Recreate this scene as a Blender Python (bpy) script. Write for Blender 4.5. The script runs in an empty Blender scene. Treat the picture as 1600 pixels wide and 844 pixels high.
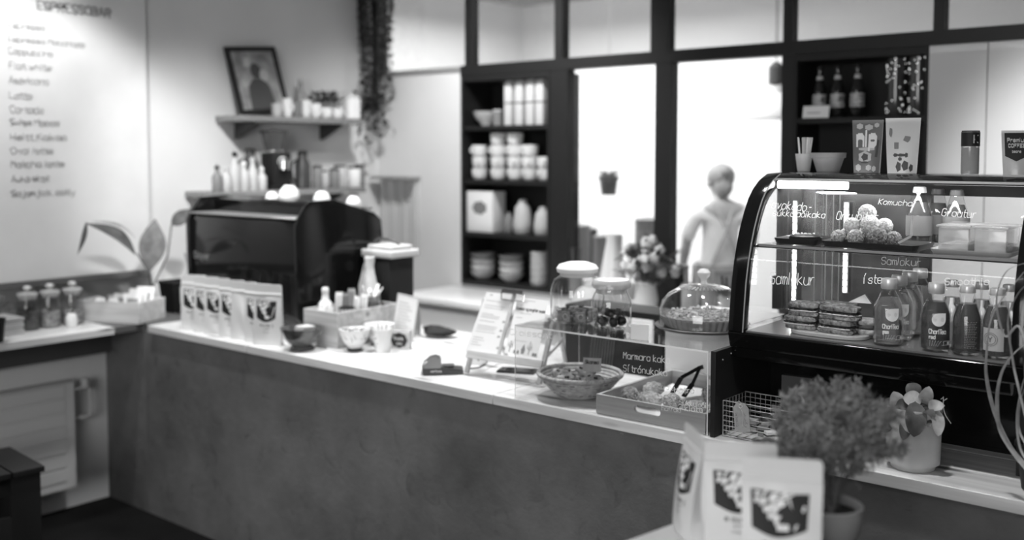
import bpy, bmesh, math, random
from mathutils import Vector, Matrix
PI = math.pi
V = Vector
SC = bpy.context.scene
COL = SC.collection

# ------------------------------------------------------------------ camera
F, CX, CY, YH, H = 1556.0, 800.0, 330.0, 240.0, 1.69
PITCH = math.atan((CY - YH) / F)
YAW = math.radians(39.3)
cam_d = bpy.data.cameras.new('camera')
cam = bpy.data.objects.new('camera', cam_d)
COL.objects.link(cam)
cam.location = (0, 0, H)
cam.rotation_euler = (PI / 2 - PITCH, 0, YAW)
cam_d.sensor_width = 36
cam_d.lens = F * 36 / 1600
cam_d.shift_y = -(422 - CY) / 1600
cam_d.clip_start = 0.05
cam_d.dof.use_dof = True
cam_d.dof.focus_distance = 2.65
cam_d.dof.aperture_fstop = 1.35
cam_d.dof.aperture_blades = 0
SC.camera = cam

# ------------------------------------------------------------------ exposure, world, lights
SC.view_settings.view_transform = 'Standard'
SC.view_settings.look = 'None'
SC.view_settings.gamma = 1.0
SC.view_settings.exposure = 0.5
SC.view_settings.use_curve_mapping = False
SC.cycles.max_bounces = 12
SC.cycles.transparent_max_bounces = 32
SC.cycles.transmission_bounces = 10
SC.cycles.glossy_bounces = 5
SC.cycles.diffuse_bounces = 4
SC.cycles.sample_clamp_indirect = 4.0
SC.cycles.caustics_reflective = False
SC.cycles.caustics_refractive = False
world = bpy.data.worlds.new('world')
SC.world = world
world.use_nodes = True
world.node_tree.nodes['Background'].inputs[0].default_value = (.8, .8, .8, 1)
world.node_tree.nodes['Background'].inputs[1].default_value = 0.35


def area(name, loc, target, size, power, sy=None):
    l = bpy.data.lights.new(name, 'AREA')
    l.energy = power
    l.size = size
    if sy:
        l.shape = 'RECTANGLE'
        l.size_y = sy
    o = bpy.data.objects.new(name, l)
    COL.objects.link(o)
    o.location = loc
    o.rotation_euler = (V(target) - V(loc)).to_track_quat('-Z', 'Y').to_euler()
    return o


def spot(name, loc, target, power, deg, blend=.4, rad=.06):
    l = bpy.data.lights.new(name, 'SPOT')
    l.energy = power
    l.spot_size = math.radians(deg)
    l.spot_blend = blend
    l.shadow_soft_size = rad
    o = bpy.data.objects.new(name, l)
    COL.objects.link(o)
    o.location = loc
    o.rotation_euler = (V(target) - V(loc)).to_track_quat('-Z', 'Y').to_euler()
    return o


area('daylight_window', (-.4, -2.3, 1.9), (-1.9, 2.5, 1.0), 2.6, 72, 1.6)
spot('ceiling_spot_menu', (-3.92, 2.0, 3.0), (-3.95, 2.06, 0), 66, 103, .35, .06)
spot('ceiling_spot_corner', (-2.7, 2.0, 3.0), (-4.6, 3.12, 1.3), 165, 40, 1., .08)
spot('ceiling_spot_bags', (-3.3, 2.3, 3.0), (-3.55, 2.7, 0.95), 105, 60, .6, .08)
spot('ceiling_spot_menu_stand', (-2.4, 3.0, 3.0), (-2.6, 2.9, 0.9), 122, 74, .6, .08)
spot('ceiling_spot_guard', (-1.6, 2.9, 3.0), (-1.6, 2.75, 0.9), 55, 60, .6, .08)
spot('ceiling_spot_back', (-3.2, 3.3, 3.0), (-3.6, 4.3, 1.2), 110, 100, .8, .1)
spot('ceiling_spot_table', (-1.1, 1.3, 3.0), (-.8, 1.6, 0.95), 14, 34, .7, .08)
spot('backbar_fill_spot', (-.7, 3.3, 3.0), (-.7, 4.3, .8), 230, 52, 1., .1)  # added spot, brightens the glossy panel behind the case
area('case_fill', (-.93, 2.76, 1.608), (-.93, 2.76, 0), .6, 1.5, .03)  # added fill, brightens the food inside the case
spot('ceiling_spot_case', (-.85, 2.05, 3.0), (-.9, 2.42, 0.95), 60, 46, .8, .06)
area('kitchen_ceiling_light', (-4.9, 6.2, 2.95), (-4.9, 6.2, 0), 2.2, 105, 2.6)
area('kitchen_person_fill', (-3.0, 4.75, 2.9), (-3.2, 6.0, 1.0), .9, 26, .5)  # added fill, lifts the person's back in the kitchen
area('kitchen_window_light', (-2.0, 6.0, 2.3), (-3.5, 8.1, 1.4), 1.6, 7, 1.2)


# ------------------------------------------------------------------ pixel -> place helpers
_f0 = V((-math.sin(YAW), math.cos(YAW), 0))
_r = V((math.cos(YAW), math.sin(YAW), 0))
_f = _f0 * math.cos(PITCH) - V((0, 0, 1)) * math.sin(PITCH)
_u = V((0, 0, 1)) * math.cos(PITCH) + _f0 * math.sin(PITCH)
_C = V((0, 0, H))


def ray(x, y): return _f + _r * ((x - CX) / F) - _u * ((y - CY) / F)
def PZ(x, y, z): d = ray(x, y); return _C + d * ((z - H) / d.z)
def PX(x, y, X): d = ray(x, y); return _C + d * (X / d.x)
def PY(x, y, Y): d = ray(x, y); return _C + d * (Y / d.y)
def PD(x, y, t): return _C + ray(x, y) * t
def PPL(x, y, o, n): d = ray(x, y); return _C + d * ((V(o) - _C).dot(n) / d.dot(n))
def dep(P): return (V(P) - _C).dot(_f)


# ------------------------------------------------------------------ materials
MATS = {}


def mat(name, v, rough=.6, metal=0., noise=0., scale=20., bump=0., emit=0., spec=.5, coat=0., trans=0., ior=1.45, sheen=0.):
    if name in MATS: return MATS[name]
    m = bpy.data.materials.new(name)
    m.use_nodes = True
    nt = m.node_tree
    b = nt.nodes['Principled BSDF']
    b.inputs['Base Color'].default_value = (v, v, v, 1)
    b.inputs['Roughness'].default_value = rough
    b.inputs['Metallic'].default_value = metal
    b.inputs['Specular IOR Level'].default_value = spec
    b.inputs['Coat Weight'].default_value = coat
    b.inputs['Transmission Weight'].default_value = trans
    b.inputs['IOR'].default_value = ior
    if emit:
        b.inputs['Emission Color'].default_value = (1, 1, 1, 1)
        b.inputs['Emission Strength'].default_value = emit
    if noise or bump:
        tc = nt.nodes.new('ShaderNodeTexCoord')
        n = nt.nodes.new('ShaderNodeTexNoise')
        n.inputs['Scale'].default_value = scale
        n.inputs['Detail'].default_value = 6
        nt.links.new(tc.outputs['Object'], n.inputs['Vector'])
        if noise:
            r = nt.nodes.new('ShaderNodeMapRange')
            r.inputs['From Min'].default_value = .3
            r.inputs['From Max'].default_value = .7
            r.inputs['To Min'].default_value = max(0, v * (1 - noise))
            r.inputs['To Max'].default_value = min(1, v * (1 + noise))
            nt.links.new(n.outputs['Fac'], r.inputs['Value'])
            nt.links.new(r.outputs['Result'], b.inputs['Base Color'])
        if bump:
            bp = nt.nodes.new('ShaderNodeBump')
            bp.inputs['Strength'].default_value = bump
            bp.inputs['Distance'].default_value = .01
            nt.links.new(n.outputs['Fac'], bp.inputs['Height'])
            nt.links.new(bp.outputs['Normal'], b.inputs['Normal'])
    MATS[name] = m
    return m


def glass(name, tint=.96, refl=1.0, rough=0.0, haze=0.0):
    """thin clear pane: see-through with a fresnel reflection, optional light surface film"""
    if name in MATS: return MATS[name]
    m = bpy.data.materials.new(name)
    m.use_nodes = True
    nt = m.node_tree
    nt.nodes.clear()
    out = nt.nodes.new('ShaderNodeOutputMaterial')
    t = nt.nodes.new('ShaderNodeBsdfTransparent'); t.inputs[0].default_value = (tint, tint, tint, 1)
    g = nt.nodes.new('ShaderNodeBsdfGlossy'); g.inputs['Roughness'].default_value = rough
    ge = nt.nodes.new('ShaderNodeNewGeometry')
    dt = nt.nodes.new('ShaderNodeVectorMath'); dt.operation = 'DOT_PRODUCT'
    nt.links.new(ge.outputs['Normal'], dt.inputs[0]); nt.links.new(ge.outputs['Incoming'], dt.inputs[1])
    ab = nt.nodes.new('ShaderNodeMath'); ab.operation = 'ABSOLUTE'; nt.links.new(dt.outputs['Value'], ab.inputs[0])
    om = nt.nodes.new('ShaderNodeMath'); om.operation = 'SUBTRACT'; om.inputs[0].default_value = 1; nt.links.new(ab.outputs[0], om.inputs[1])
    pw = nt.nodes.new('ShaderNodeMath'); pw.operation = 'POWER'; pw.inputs[1].default_value = 4.5; nt.links.new(om.outputs[0], pw.inputs[0])
    fr = nt.nodes.new('ShaderNodeMath'); fr.operation = 'MULTIPLY_ADD'; fr.inputs[1].default_value = .8; fr.inputs[2].default_value = .04; nt.links.new(pw.outputs[0], fr.inputs[0])
    mu = nt.nodes.new('ShaderNodeMath'); mu.operation = 'MULTIPLY'; mu.inputs[1].default_value = refl
    mx = nt.nodes.new('ShaderNodeMixShader')
    nt.links.new(fr.outputs[0], mu.inputs[0]); nt.links.new(mu.outputs[0], mx.inputs[0])
    src = t
    if haze:
        d = nt.nodes.new('ShaderNodeBsdfDiffuse'); d.inputs[0].default_value = (.9, .9, .9, 1)
        mh = nt.nodes.new('ShaderNodeMixShader'); mh.inputs[0].default_value = haze
        nt.links.new(t.outputs[0], mh.inputs[1]); nt.links.new(d.outputs[0], mh.inputs[2])
        src = mh
    nt.links.new(src.outputs[0], mx.inputs[1]); nt.links.new(g.outputs[0], mx.inputs[2])
    nt.links.new(mx.outputs[0], out.inputs[0])
    MATS[name] = m
    return m


def wood(name, lo, hi, axis='X', rough=.45, knots=.8, plank=0., scale=1.):
    if name in MATS: return MATS[name]
    m = bpy.data.materials.new(name)
    m.use_nodes = True
    nt = m.node_tree; L = nt.links
    b = nt.nodes['Principled BSDF']
    b.inputs['Roughness'].default_value = rough
    tc = nt.nodes.new('ShaderNodeTexCoord')
    mp = nt.nodes.new('ShaderNodeMapping')
    s = {'X': (1.2, 22, 22), 'Y': (22, 1.2, 22), 'Z': (22, 22, 1.2)}[axis]
    mp.inputs['Scale'].default_value = [q * scale for q in s]
    n = nt.nodes.new('ShaderNodeTexNoise'); n.inputs['Scale'].default_value = 1.6; n.inputs['Detail'].default_value = 7
    n.inputs['Distortion'].default_value = .6
    r = nt.nodes.new('ShaderNodeValToRGB')
    r.color_ramp.elements[0].position = .3; r.color_ramp.elements[0].color = (lo, lo, lo, 1)
    r.color_ramp.elements[1].position = .62; r.color_ramp.elements[1].color = (hi, hi, hi, 1)
    L.new(tc.outputs['Object'], mp.inputs[0]); L.new(mp.outputs[0], n.inputs[0]); L.new(n.outputs['Fac'], r.inputs[0])
    last = r.outputs[0]
    if knots:
        mk = nt.nodes.new('ShaderNodeMapping')
        mk.inputs['Scale'].default_value = {'X': (2.2, 9, 9), 'Y': (9, 2.2, 9), 'Z': (9, 9, 2.2)}[axis]
        vo = nt.nodes.new('ShaderNodeTexVoronoi'); vo.inputs['Scale'].default_value = 1.
        rk = nt.nodes.new('ShaderNodeValToRGB')
        rk.color_ramp.elements[0].position = .06; rk.color_ramp.elements[0].color = (1 - knots,) * 3 + (1,)
        rk.color_ramp.elements[1].position = .15; rk.color_ramp.elements[1].color = (1, 1, 1, 1)
        mm = nt.nodes.new('ShaderNodeMixRGB'); mm.blend_type = 'MULTIPLY'; mm.inputs[0].default_value = 1
        L.new(tc.outputs['Object'], mk.inputs[0]); L.new(mk.outputs[0], vo.inputs[0]); L.new(vo.outputs['Distance'], rk.inputs[0])
        L.new(last, mm.inputs[1]); L.new(rk.outputs[0], mm.inputs[2]); last = mm.outputs[0]
    L.new(last, b.inputs['Base Color'])
    MATS[name] = m
    return m


WHITE = mat('white_paint', .82, .55)
WALLW = mat('wall_paint', .72, .8, noise=.03, scale=3, bump=.05)
BRICKW = mat('painted_wall_panel', .74, .75, noise=.04, scale=5, bump=.25)
BLACK = mat('black_frame', .012, .45)
GLOSSB = mat('gloss_black', .006, .12, spec=.35, coat=.15)
MATB = mat('matt_black', .008, .6)
DARK = mat('dark_grey', .05, .5)
MID = mat('mid_grey', .2, .5)
LIGHT = mat('light_grey', .5, .5)
CER = mat('white_ceramic', .8, .18)
STEEL = mat('brushed_steel', .55, .28, metal=1., noise=.1, scale=60)
CHROME = mat('chrome', .8, .08, metal=1.)
WIRE = mat('zinc_wire', .7, .3, metal=.9)
PAPER = mat('paper', .85, .8)
KRAFT = mat('kraft_paper', .36, .8, noise=.12, scale=60)
INK = mat('ink', .01, .6)
GREYINK = mat('faded_ink', .42, .8)
CHALK = mat('white_marker', .95, .7)
WOOD = wood('pine_top', .55, .8, 'X', .35)
WOODY = wood('pine_top_side', .5, .75, 'Y', .4)
WOODL = wood('pale_wood', .42, .62, 'X', .5, knots=0)
WOODZ = wood('pale_wood_upright', .36, .56, 'Z', .5, knots=0)
WOODD = wood('shelf_wood', .14, .24, 'Y', .5, knots=0)
FOIL = mat('white_bag_foil', .68, .42, noise=.03, scale=8, bump=.15)
LEAF = mat('leaf_green', .09, .35, noise=.35, scale=30)
LEAFL = mat('leaf_pale', .3, .4, noise=.25, scale=40)
FERN = mat('fern_green', .24, .5, noise=.6, scale=25)
SOIL = mat('soil', .02, .9, noise=.5, scale=80, bump=.6)
TERRA = mat('pot_clay', .33, .7, noise=.1, scale=12)
WPOT = mat('pot_white', .62, .55, noise=.06, scale=14)
GL = glass('clear_glass')
GLT = glass('acrylic', .97, .8)
GLJ = glass('jar_glass', .93, 1.6)
GLP = glass('partition_glass', .95, 1.0)
GLU = glass('transom_glass', .72, 1.5)
LIQ = {}


# ------------------------------------------------------------------ mesh builder
class G:
    def __init__(s, M=None): s.v = []; s.f = []; s.sm = []; s.M = M or Matrix()
    def add(s, vs, fs, smooth=False):
        b = len(s.v)
        s.v += [s.M @ V(p) for p in vs]
        s.f += [[b + i for i in f] for f in fs]
        s.sm += [smooth] * len(fs)
        return s
    def box(s, x0, x1, y0, y1, z0, z1):
        return s.add([(x, y, z) for x in (x0, x1) for y in (y0, y1) for z in (z0, z1)],
                     [(0, 1, 3, 2), (4, 6, 7, 5), (0, 4, 5, 1), (2, 3, 7, 6), (0, 2, 6, 4), (1, 5, 7, 3)])
    def lathe(s, prof, n=32, at=(0, 0, 0), sx=1., sy=1., wob=None, cap=True):
        vs = []; fs = []
        for i, (r, z) in enumerate(prof):
            for k in range(n):
                a = 2 * PI * k / n
                rr = r * (wob(a, z) if wob else 1)
                vs.append((at[0] + rr * math.cos(a) * sx, at[1] + rr * math.sin(a) * sy, at[2] + z))
        for i in range(len(prof) - 1):
            for k in range(n):
                k2 = (k + 1) % n
                fs.append((i * n + k, i * n + k2, (i + 1) * n + k2, (i + 1) * n + k))
        if cap:
            if prof[0][0] > 1e-5: fs.append(tuple(range(n - 1, -1, -1)))
            if prof[-1][0] > 1e-5: fs.append(tuple((len(prof) - 1) * n + k for k in range(n)))
        return s.add(vs, fs, True)
    def tube(s, pts, r=.003, n=8, closed=False):
        pts = [V(p) for p in pts]; m = len(pts)
        rs = r if isinstance(r, (list, tuple)) else [r] * m
        vs = []; fs = []; prev = None
        for i, p in enumerate(pts):
            if closed: t = pts[(i + 1) % m] - pts[i - 1]
            else: t = pts[min(i + 1, m - 1)] - pts[max(i - 1, 0)]
            t = t.normalized() if t.length > 1e-9 else V((0, 0, 1))
            if prev is None:
                a = V((0, 0, 1)) if abs(t.z) < .9 else V((1, 0, 0))
                nx = t.cross(a).normalized()
            else:
                nx = (prev - t * prev.dot(t))
                nx = nx.normalized() if nx.length > 1e-6 else t.orthogonal().normalized()
            prev = nx; ny = t.cross(nx)
            for k in range(n):
                a = 2 * PI * k / n
                vs.append(p + (nx * math.cos(a) + ny * math.sin(a)) * rs[i])
        for i in range(m if closed else m - 1):
            j = (i + 1) % m
            for k in range(n):
                k2 = (k + 1) % n
                fs.append((i * n + k, i * n + k2, j * n + k2, j * n + k))
        if not closed:
            fs.append(tuple(range(n - 1, -1, -1))); fs.append(tuple((m - 1) * n + k for k in range(n)))
        return s.add(vs, fs, n > 4)
    def bar(s, a, b, w, d, up=(0, 0, 1)):
        a, b = V(a), V(b); t = (b - a).normalized()
        x = t.cross(V(up))
        x = x.normalized() if x.length > 1e-6 else t.orthogonal().normalized()
        y = x.cross(t)
        vs = [p + x * (i * w / 2) + y * (j * d / 2) for p in (a, b) for i, j in ((-1, -1), (1, -1), (1, 1), (-1, 1))]
        return s.add(vs, [(3, 2, 1, 0), (4, 5, 6, 7), (0, 1, 5, 4), (1, 2, 6, 5), (2, 3, 7, 6), (3, 0, 4, 7)])
    def slab(s, quad, th, n=None):
        """thick plate from an outline of points (planar), extruded backwards by th along its normal"""
        q = [V(p) for p in quad]
        nn = V(n).normalized() if n else (q[1] - q[0]).cross(q[-1] - q[0]).normalized()
        k = len(q)
        vs = q + [p - nn * th for p in q]
        return s.add(vs, [tuple(range(k)), tuple(range(2 * k - 1, k - 1, -1))] + [(i, (i + 1) % k + 0, (i + 1) % k + k, i + k)[::-1] for i in range(k)])
    def prism(s, poly, a0, a1, axis='x'):
        """poly in the two other axes, extruded along axis"""
        def P(p, a): return {'x': (a, p[0], p[1]), 'y': (p[0], a, p[1]), 'z': (p[0], p[1], a)}[axis]
        k = len(poly)
        vs = [P(p, a0) for p in poly] + [P(p, a1) for p in poly]
        return s.add(vs, [tuple(range(k - 1, -1, -1)), tuple(range(k, 2 * k))] + [(i, (i + 1) % k, (i + 1) % k + k, i + k) for i in range(k)])
    def blob(s, c, r, seed=0, amp=.12, n=14, fr=3.):
        from mathutils import noise
        r = r if isinstance(r, (list, tuple)) else (r, r, r)
        vs = []; fs = []; m = n // 2 + 1
        for i in range(m + 1):
            th = PI * i / m
            for k in range(n):
                a = 2 * PI * k / n
                d = V((math.sin(th) * math.cos(a), math.sin(th) * math.sin(a), math.cos(th)))
                q = 1 + amp * noise.noise(d * fr + V((seed * 7.3, seed * 3.1, seed)))
                vs.append((c[0] + d.x * r[0] * q, c[1] + d.y * r[1] * q, c[2] + d.z * r[2] * q))
        for i in range(m):
            for k in range(n):
                k2 = (k + 1) % n
                fs.append((i * n + k, (i + 1) * n + k, (i + 1) * n + k2, i * n + k2))
        return s.add(vs, fs, True)
    def leaf(s, base, tip, w, up=(0, 0, 1), sag=.0, n=8, fold=.15, shape=.8, rnd_=1.):
        base, tip = V(base), V(tip); ax = tip - base; L = ax.length
        side = ax.cross(V(up))
        side = side.normalized() if side.length > 1e-6 else ax.orthogonal().normalized()
        nn = side.cross(ax).normalized()
        vs = []; fs = []
        for i in range(n + 1):
            t = i / n
            hw = w / 2 * max(.02, math.sin(PI * t ** shape) ** rnd_) if 0 < i < n else w * .02
            c = base + ax * t + nn * (math.sin(PI * t) * sag * L)
            vs += [c - side * hw + nn * hw * fold, c - nn * .0, c + side * hw + nn * hw * fold]
        for i in range(n):
            for j in (0, 1):
                a = i * 3 + j
                fs.append((a, a + 1, a + 4, a + 3))
        # thickness
        k = len(vs)
        vs2 = [p - nn * .0006 for p in vs]
        fs2 = [tuple(q + k for q in f[::-1]) for f in fs]
        return s.add(vs + vs2, fs + fs2, True)


def emit(name, g, m, parent=None, bevel=0., seg=2, loc=None):
    me = bpy.data.meshes.new(name)
    vs = g.v
    inv = Matrix()
    o = bpy.data.objects.new(name, me)
    if parent is not None and g.M == Matrix() and getattr(g, 'world', False):
        vs = [parent['_inv'] @ p for p in vs]
    me.from_pydata([tuple(p) for p in vs], [], g.f)
    me.polygons.foreach_set('use_smooth', g.sm)
    if bevel:
        bm = bmesh.new(); bm.from_mesh(me)
        bmesh.ops.remove_doubles(bm, verts=bm.verts, dist=1e-6)
        es = [e for e in bm.edges if len(e.link_faces) == 2 and e.calc_face_angle(0) > .6]
        bmesh.ops.bevel(bm, geom=es, offset=bevel, segments=seg, affect='EDGES', profile=.6, clamp_overlap=True)
        bm.to_mesh(me); bm.free()
        me.polygons.foreach_set('use_smooth', [True] * len(me.polygons))
    try: me.set_sharp_from_angle(angle=math.radians(38))
    except Exception: pass
    ms = m if isinstance(m, (list, tuple)) else [m]
    for q in ms: me.materials.append(q)
    me.update()
    COL.objects.link(o)
    if parent is not None: o.parent = parent
    if loc is not None: o.location = loc
    return o


def tag(o, label, cat, group=None):
    o['label'] = label; o['category'] = cat
    if group: o['group'] = group
    return o


def thing(name, label, cat, loc=(0, 0, 0), rz=0., group=None):
    o = bpy.data.objects.new(name, None)
    COL.objects.link(o)
    o.empty_display_size = .05
    o.location = loc; o.rotation_euler = (0, 0, rz)
    return tag(o, label, cat, group)


def struct(name, g, m, bevel=0.):
    o = emit(name, g, m, None, bevel); o['kind'] = 'structure'; return o


def W2(o):
    """builder whose points are given in world space, for the parts of thing o"""
    return G((Matrix.Translation(o.location) @ Matrix.Rotation(o.rotation_euler[2], 4, 'Z')).inverted())


def dup(root, loc, rz=0., label=None, group=None, scale=None):
    def cp(o, par):
        c = o.copy(); COL.objects.link(c); c.parent = par
        for ch in [q for q in bpy.data.objects if q.parent == o]: cp(ch, c)
        return c
    r = cp(root, None)
    r.location = loc; r.rotation_euler = (0, 0, rz)
    if scale: r.scale = (scale,) * 3
    if label: r['label'] = label
    if group: r['group'] = group
    return r


# ------------------------------------------------------------------ monoline lettering (hand printed)
GL_ = {
 'A': '02 28 42;14 34', 'B': '02 08 38 47 46 35 05;35 44 43 32 02', 'C': '47 38 18 07 03 12 32 43', 'D': '02 08 28 46 44 22 02',
 'E': '48 08 02 42;05 35', 'F': '48 08 02;05 35', 'G': '47 38 18 07 03 12 32 43 45 25', 'H': '08 02;48 42;05 45', 'I': '18 12',
 'J': '38 33 22 12 03', 'K': '08 02;48 05 42', 'L': '08 02 42', 'M': '02 08 25 48 42', 'N': '02 08 42 48', 'O': '18 07 03 12 32 43 47 38 18',
 'P': '02 08 38 47 46 35 05', 'Q': '18 07 03 12 32 43 47 38 18;24 41', 'R': '02 08 38 47 46 35 05;25 42', 'S': '47 38 18 07 06 15 35 44 43 32 12 03',
 'T': '08 48;28 22', 'U': '08 03 12 32 43 48', 'V': '08 22 48', 'W': '08 12 26 32 48', 'X': '08 42;48 02', 'Y': '08 25 48;25 22', 'Z': '08 48 02 42',
 'a': '45 36 16 05 03 12 32 43;46 43 42', 'b': '08 02;05 16 36 45 43 32 12 03', 'c': '45 36 16 05 03 12 32 43', 'd': '48 42;45 36 16 05 03 12 32 43',
 'e': '04 44 45 36 16 05 03 12 32 43', 'f': '37 28 17 12;05 25', 'g': '46 41 30 10 01;45 36 16 05 03 12 32 43', 'h': '08 02;05 16 36 45 42',
 'i': '16 12;18 17', 'j': '26 21 10 00;28 27', 'k': '08 02;36 04 42', 'l': '18 12', 'm': '06 02;05 16 25 22;25 36 45 42', 'n': '06 02;05 16 36 45 42',
 'o': '16 05 03 12 32 43 45 36 16', 'p': '06 00;05 16 36 45 43 32 12 03', 'q': '46 40;45 36 16 05 03 12 32 43', 'r': '06 02;04 16 36', 's': '45 36 16 05 14 34 43 32 12 03',
 't': '18 13 22 32;06 36', 'u': '06 03 12 32 43;46 42', 'v': '06 22 46', 'w': '06 12 25 32 46', 'x': '06 42;46 02', 'y': '06 22;46 22 10 00', 'z': '06 46 02 42',
 '0': '18 07 03 12 32 43 47 38 18', '1': '07 28 22', '2': '07 18 38 47 46 02 42', '3': '07 18 38 47 46 35 15;35 44 43 32 12 03', '4': '32 38 04 44',
 '5': '48 08 05 35 44 43 32 02', '6': '38 06 03 12 32 43 44 35 05', '7': '08 48 12', '8': '18 07 06 15 35 44 43 32 12 03 04 15;35 46 47 38 18', '9': '42 47 38 18 07 06 15 45',
 '-': '15 35', ':': '16 15;13 12', '.': '12 22', '&': '42 07 18 27 03 12 22 44', "'": '18 16', '%': '02 48;08 17;43 32', '"': '18 16;38 36', '*': '14 36;34 16;25 26',
 'í': '16 12;17 29', 'ú': '06 03 12 32 43;46 42;27 39', 'ó': '16 05 03 12 32 43 45 36 16;27 39', 'ð': '18 36 45 43 32 12 03 05 16 36;07 38', ' ': '',
}


def strokes(text):
    out = []; x = 0.
    for ch in text:
        g = GL_.get(ch, '')
        if ch in 'IlTi1': wid = 4.2 if ch == 'T' else 2.2
        elif ch in 'jt': wid = 3.6
        elif ch in 'rf': wid = 4.4
        elif ch == ' ': wid = 2.6
        else: wid = 5.4
        sh = -.9 if ch in 'Ili' else 0
        for st in g.split(';'):
            pts = [(x + sh + int(p[0]), int(p[1]) - 2) for p in st.split()]
            if len(pts) > 1: out.append(pts)
        x += wid
    return out, max(x - 1.4, 1)


def ribbons(g, text, fmap, h, width, th, jitter=0., seed=1, off=0.):
    """flat pen strokes; fmap(u, v) -> point, u along 0..width, v up 0..h (cap height)"""
    rnd = random.Random(seed)
    st, tw = strokes(text)
    kx = width / tw; ky = h / 6.
    for pts in st:
        q = [(px * kx + rnd.uniform(-1, 1) * jitter, py * ky + rnd.uniform(-1, 1) * jitter) for px, py in pts]
        for (x0, y0), (x1, y1) in zip(q, q[1:]):
            dx, dy = x1 - x0, y1 - y0; L = math.hypot(dx, dy)
            if L < 1e-7: continue
            nx, ny = -dy / L * th / 2, dx / L * th / 2
            ex, ey = dx / L * th * .35, dy / L * th * .35
            c = [(x0 - ex + nx, y0 - ey + ny), (x0 - ex - nx, y0 - ey - ny), (x1 + ex - nx, y1 + ey - ny), (x1 + ex + nx, y1 + ey + ny)]
            g.add([fmap(*p) for p in c], [(0, 1, 2, 3)])
    return g


def plane_map(P0, ux, uy, off=0.):
    P0, ux, uy = V(P0), V(ux).normalized(), V(uy).normalized()
    n = ux.cross(uy).normalized() * off
    return lambda a, b: P0 + ux * a + uy * b + n

# ================================================================== THE ROOM
XL, YB, ZC, YF = -4.6, 4.3, 3.2, 2.455
XR, YR = 2.6, -2.6


def bx(px, y=200): return PY(px, y, YB).x


struct('floor', G().box(XL - .2, XR, YR, YB + .0, -.06, 0), mat('floor_dark', .006, .9, spec=.15, noise=.3, scale=6))
struct('floor', G().box(-6.6, 1.6, YB + .06, 8.2, -.06, 0), mat('kitchen_floor', .35, .6)).name = 'floor_kitchen'
struct('ceiling', G().box(XL - .2, XR, YR, 8.2, ZC, ZC + .1), mat('ceiling_paint', .42, .9))
struct('wall_left', G().box(XL - .15, XL, YR, YB, 0, ZC), WALLW)
struct('wall_right', G().box(XR, XR + .15, YR, YB, 0, ZC), mat('wall_far_grey', .25, .9))
g = G().box(XL, -1.2, YR - .15, YR, 0, ZC).box(1.9, XR, YR - .15, YR, 0, ZC).box(-1.2, 1.9, YR - .15, YR, 0, .9).box(-1.2, 1.9, YR - .15, YR, 2.9, ZC)
struct('wall_front', g, mat('wall_far_grey', .25, .9))
# the partition to the kitchen: solid pieces, then dark steel framing with panes
zb0, zb1 = 2.135, 2.195
xc0, xc1, xm0, xm1, xn0, xn1, xo0, xo1, xp = bx(722), bx(862), bx(862), bx(888), bx(1025), bx(1050), bx(1222), bx(1240), bx(1453)
g = G().box(XL, xc0, YB, YB + .06, 0, zb0 + .032).box(xc0, xn1 + 1.2, YB, YB + .06, 0, .93)
struct('wall_back', g, WALLW)
struct('trim_4', G().box(XL, xc0 - .001, YB - .012, YB + .058, zb0 + .033, zb1 - .001), mat('rail_light_grey', .3, .5))
g = G().box(xc0, XR, YB - .015, YB + .06, zb0, zb1)
for a, b in ((728, 738), (868, 880), (1018, 1046), (1225, 1239), (1459, 1476)):
    x0, x1 = bx(a, 50), bx(b, 50)
    g.box(x0, x1, YB - .01, YB + .055, zb1, ZC)
g.box(XL + .0, XL + .035, YB - .01, YB + .055, zb1, ZC)
for a, b in ((xm0, xm1), (xn0, xn1), (xo0 - .0, xo1)):
    g.box(a, b, YB - .012, YB + .058, .93, zb0)
struct('trim_1', g, BLACK)
ups = [(XL + .035, bx(728, 50)), (bx(738, 50), bx(868, 50)), (bx(880, 50), bx(1018, 50)), (bx(1046, 50), bx(1225, 50)), (bx(1239, 50), bx(1459, 50)), (bx(1476, 50), XR)]
k = 1
for a, b in ups:
    struct('window_%d' % k, G().box(a, b, YB + .02, YB + .026, zb1, ZC), GLU); k += 1
for a, b in ((xm1, xn0), (xn1, xo0)):
    struct('window_%d' % k, G().box(a, b, YB + .02, YB + .026, .93, zb0), GLP); k += 1
# glossy cupboard front wall on the right, two tall panels
m = mat('gloss_grey_panel', .6, .2, coat=.4)
struct('wall_right_panel', G().box(xp, bx(1545, 150) - .002, YB - .03, YB + .05, 0, zb0 - .004), m)
struct('wall_right_panel', G().box(bx(1545, 150) + .002, XR, YB - .03, YB + .05, 0, zb0 - .004), m)
# kitchen shell
kw = mat('kitchen_paint', .86, .8)
struct('wall_kitchen_back', G().box(-6.6, 1.6, 8.1, 8.2, 0, ZC), kw)
struct('wall_kitchen_left', G().box(-6.6, -6.5, YB + .06, 8.2, 0, ZC), kw)
struct('wall_kitchen_right', G().box(1.5, 1.6, YB + .06, 8.2, 0, ZC), kw)
struct('wall_kitchen_front', G().box(-6.6, XL - .15, YB, YB + .06, 0, ZC), kw)

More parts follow.
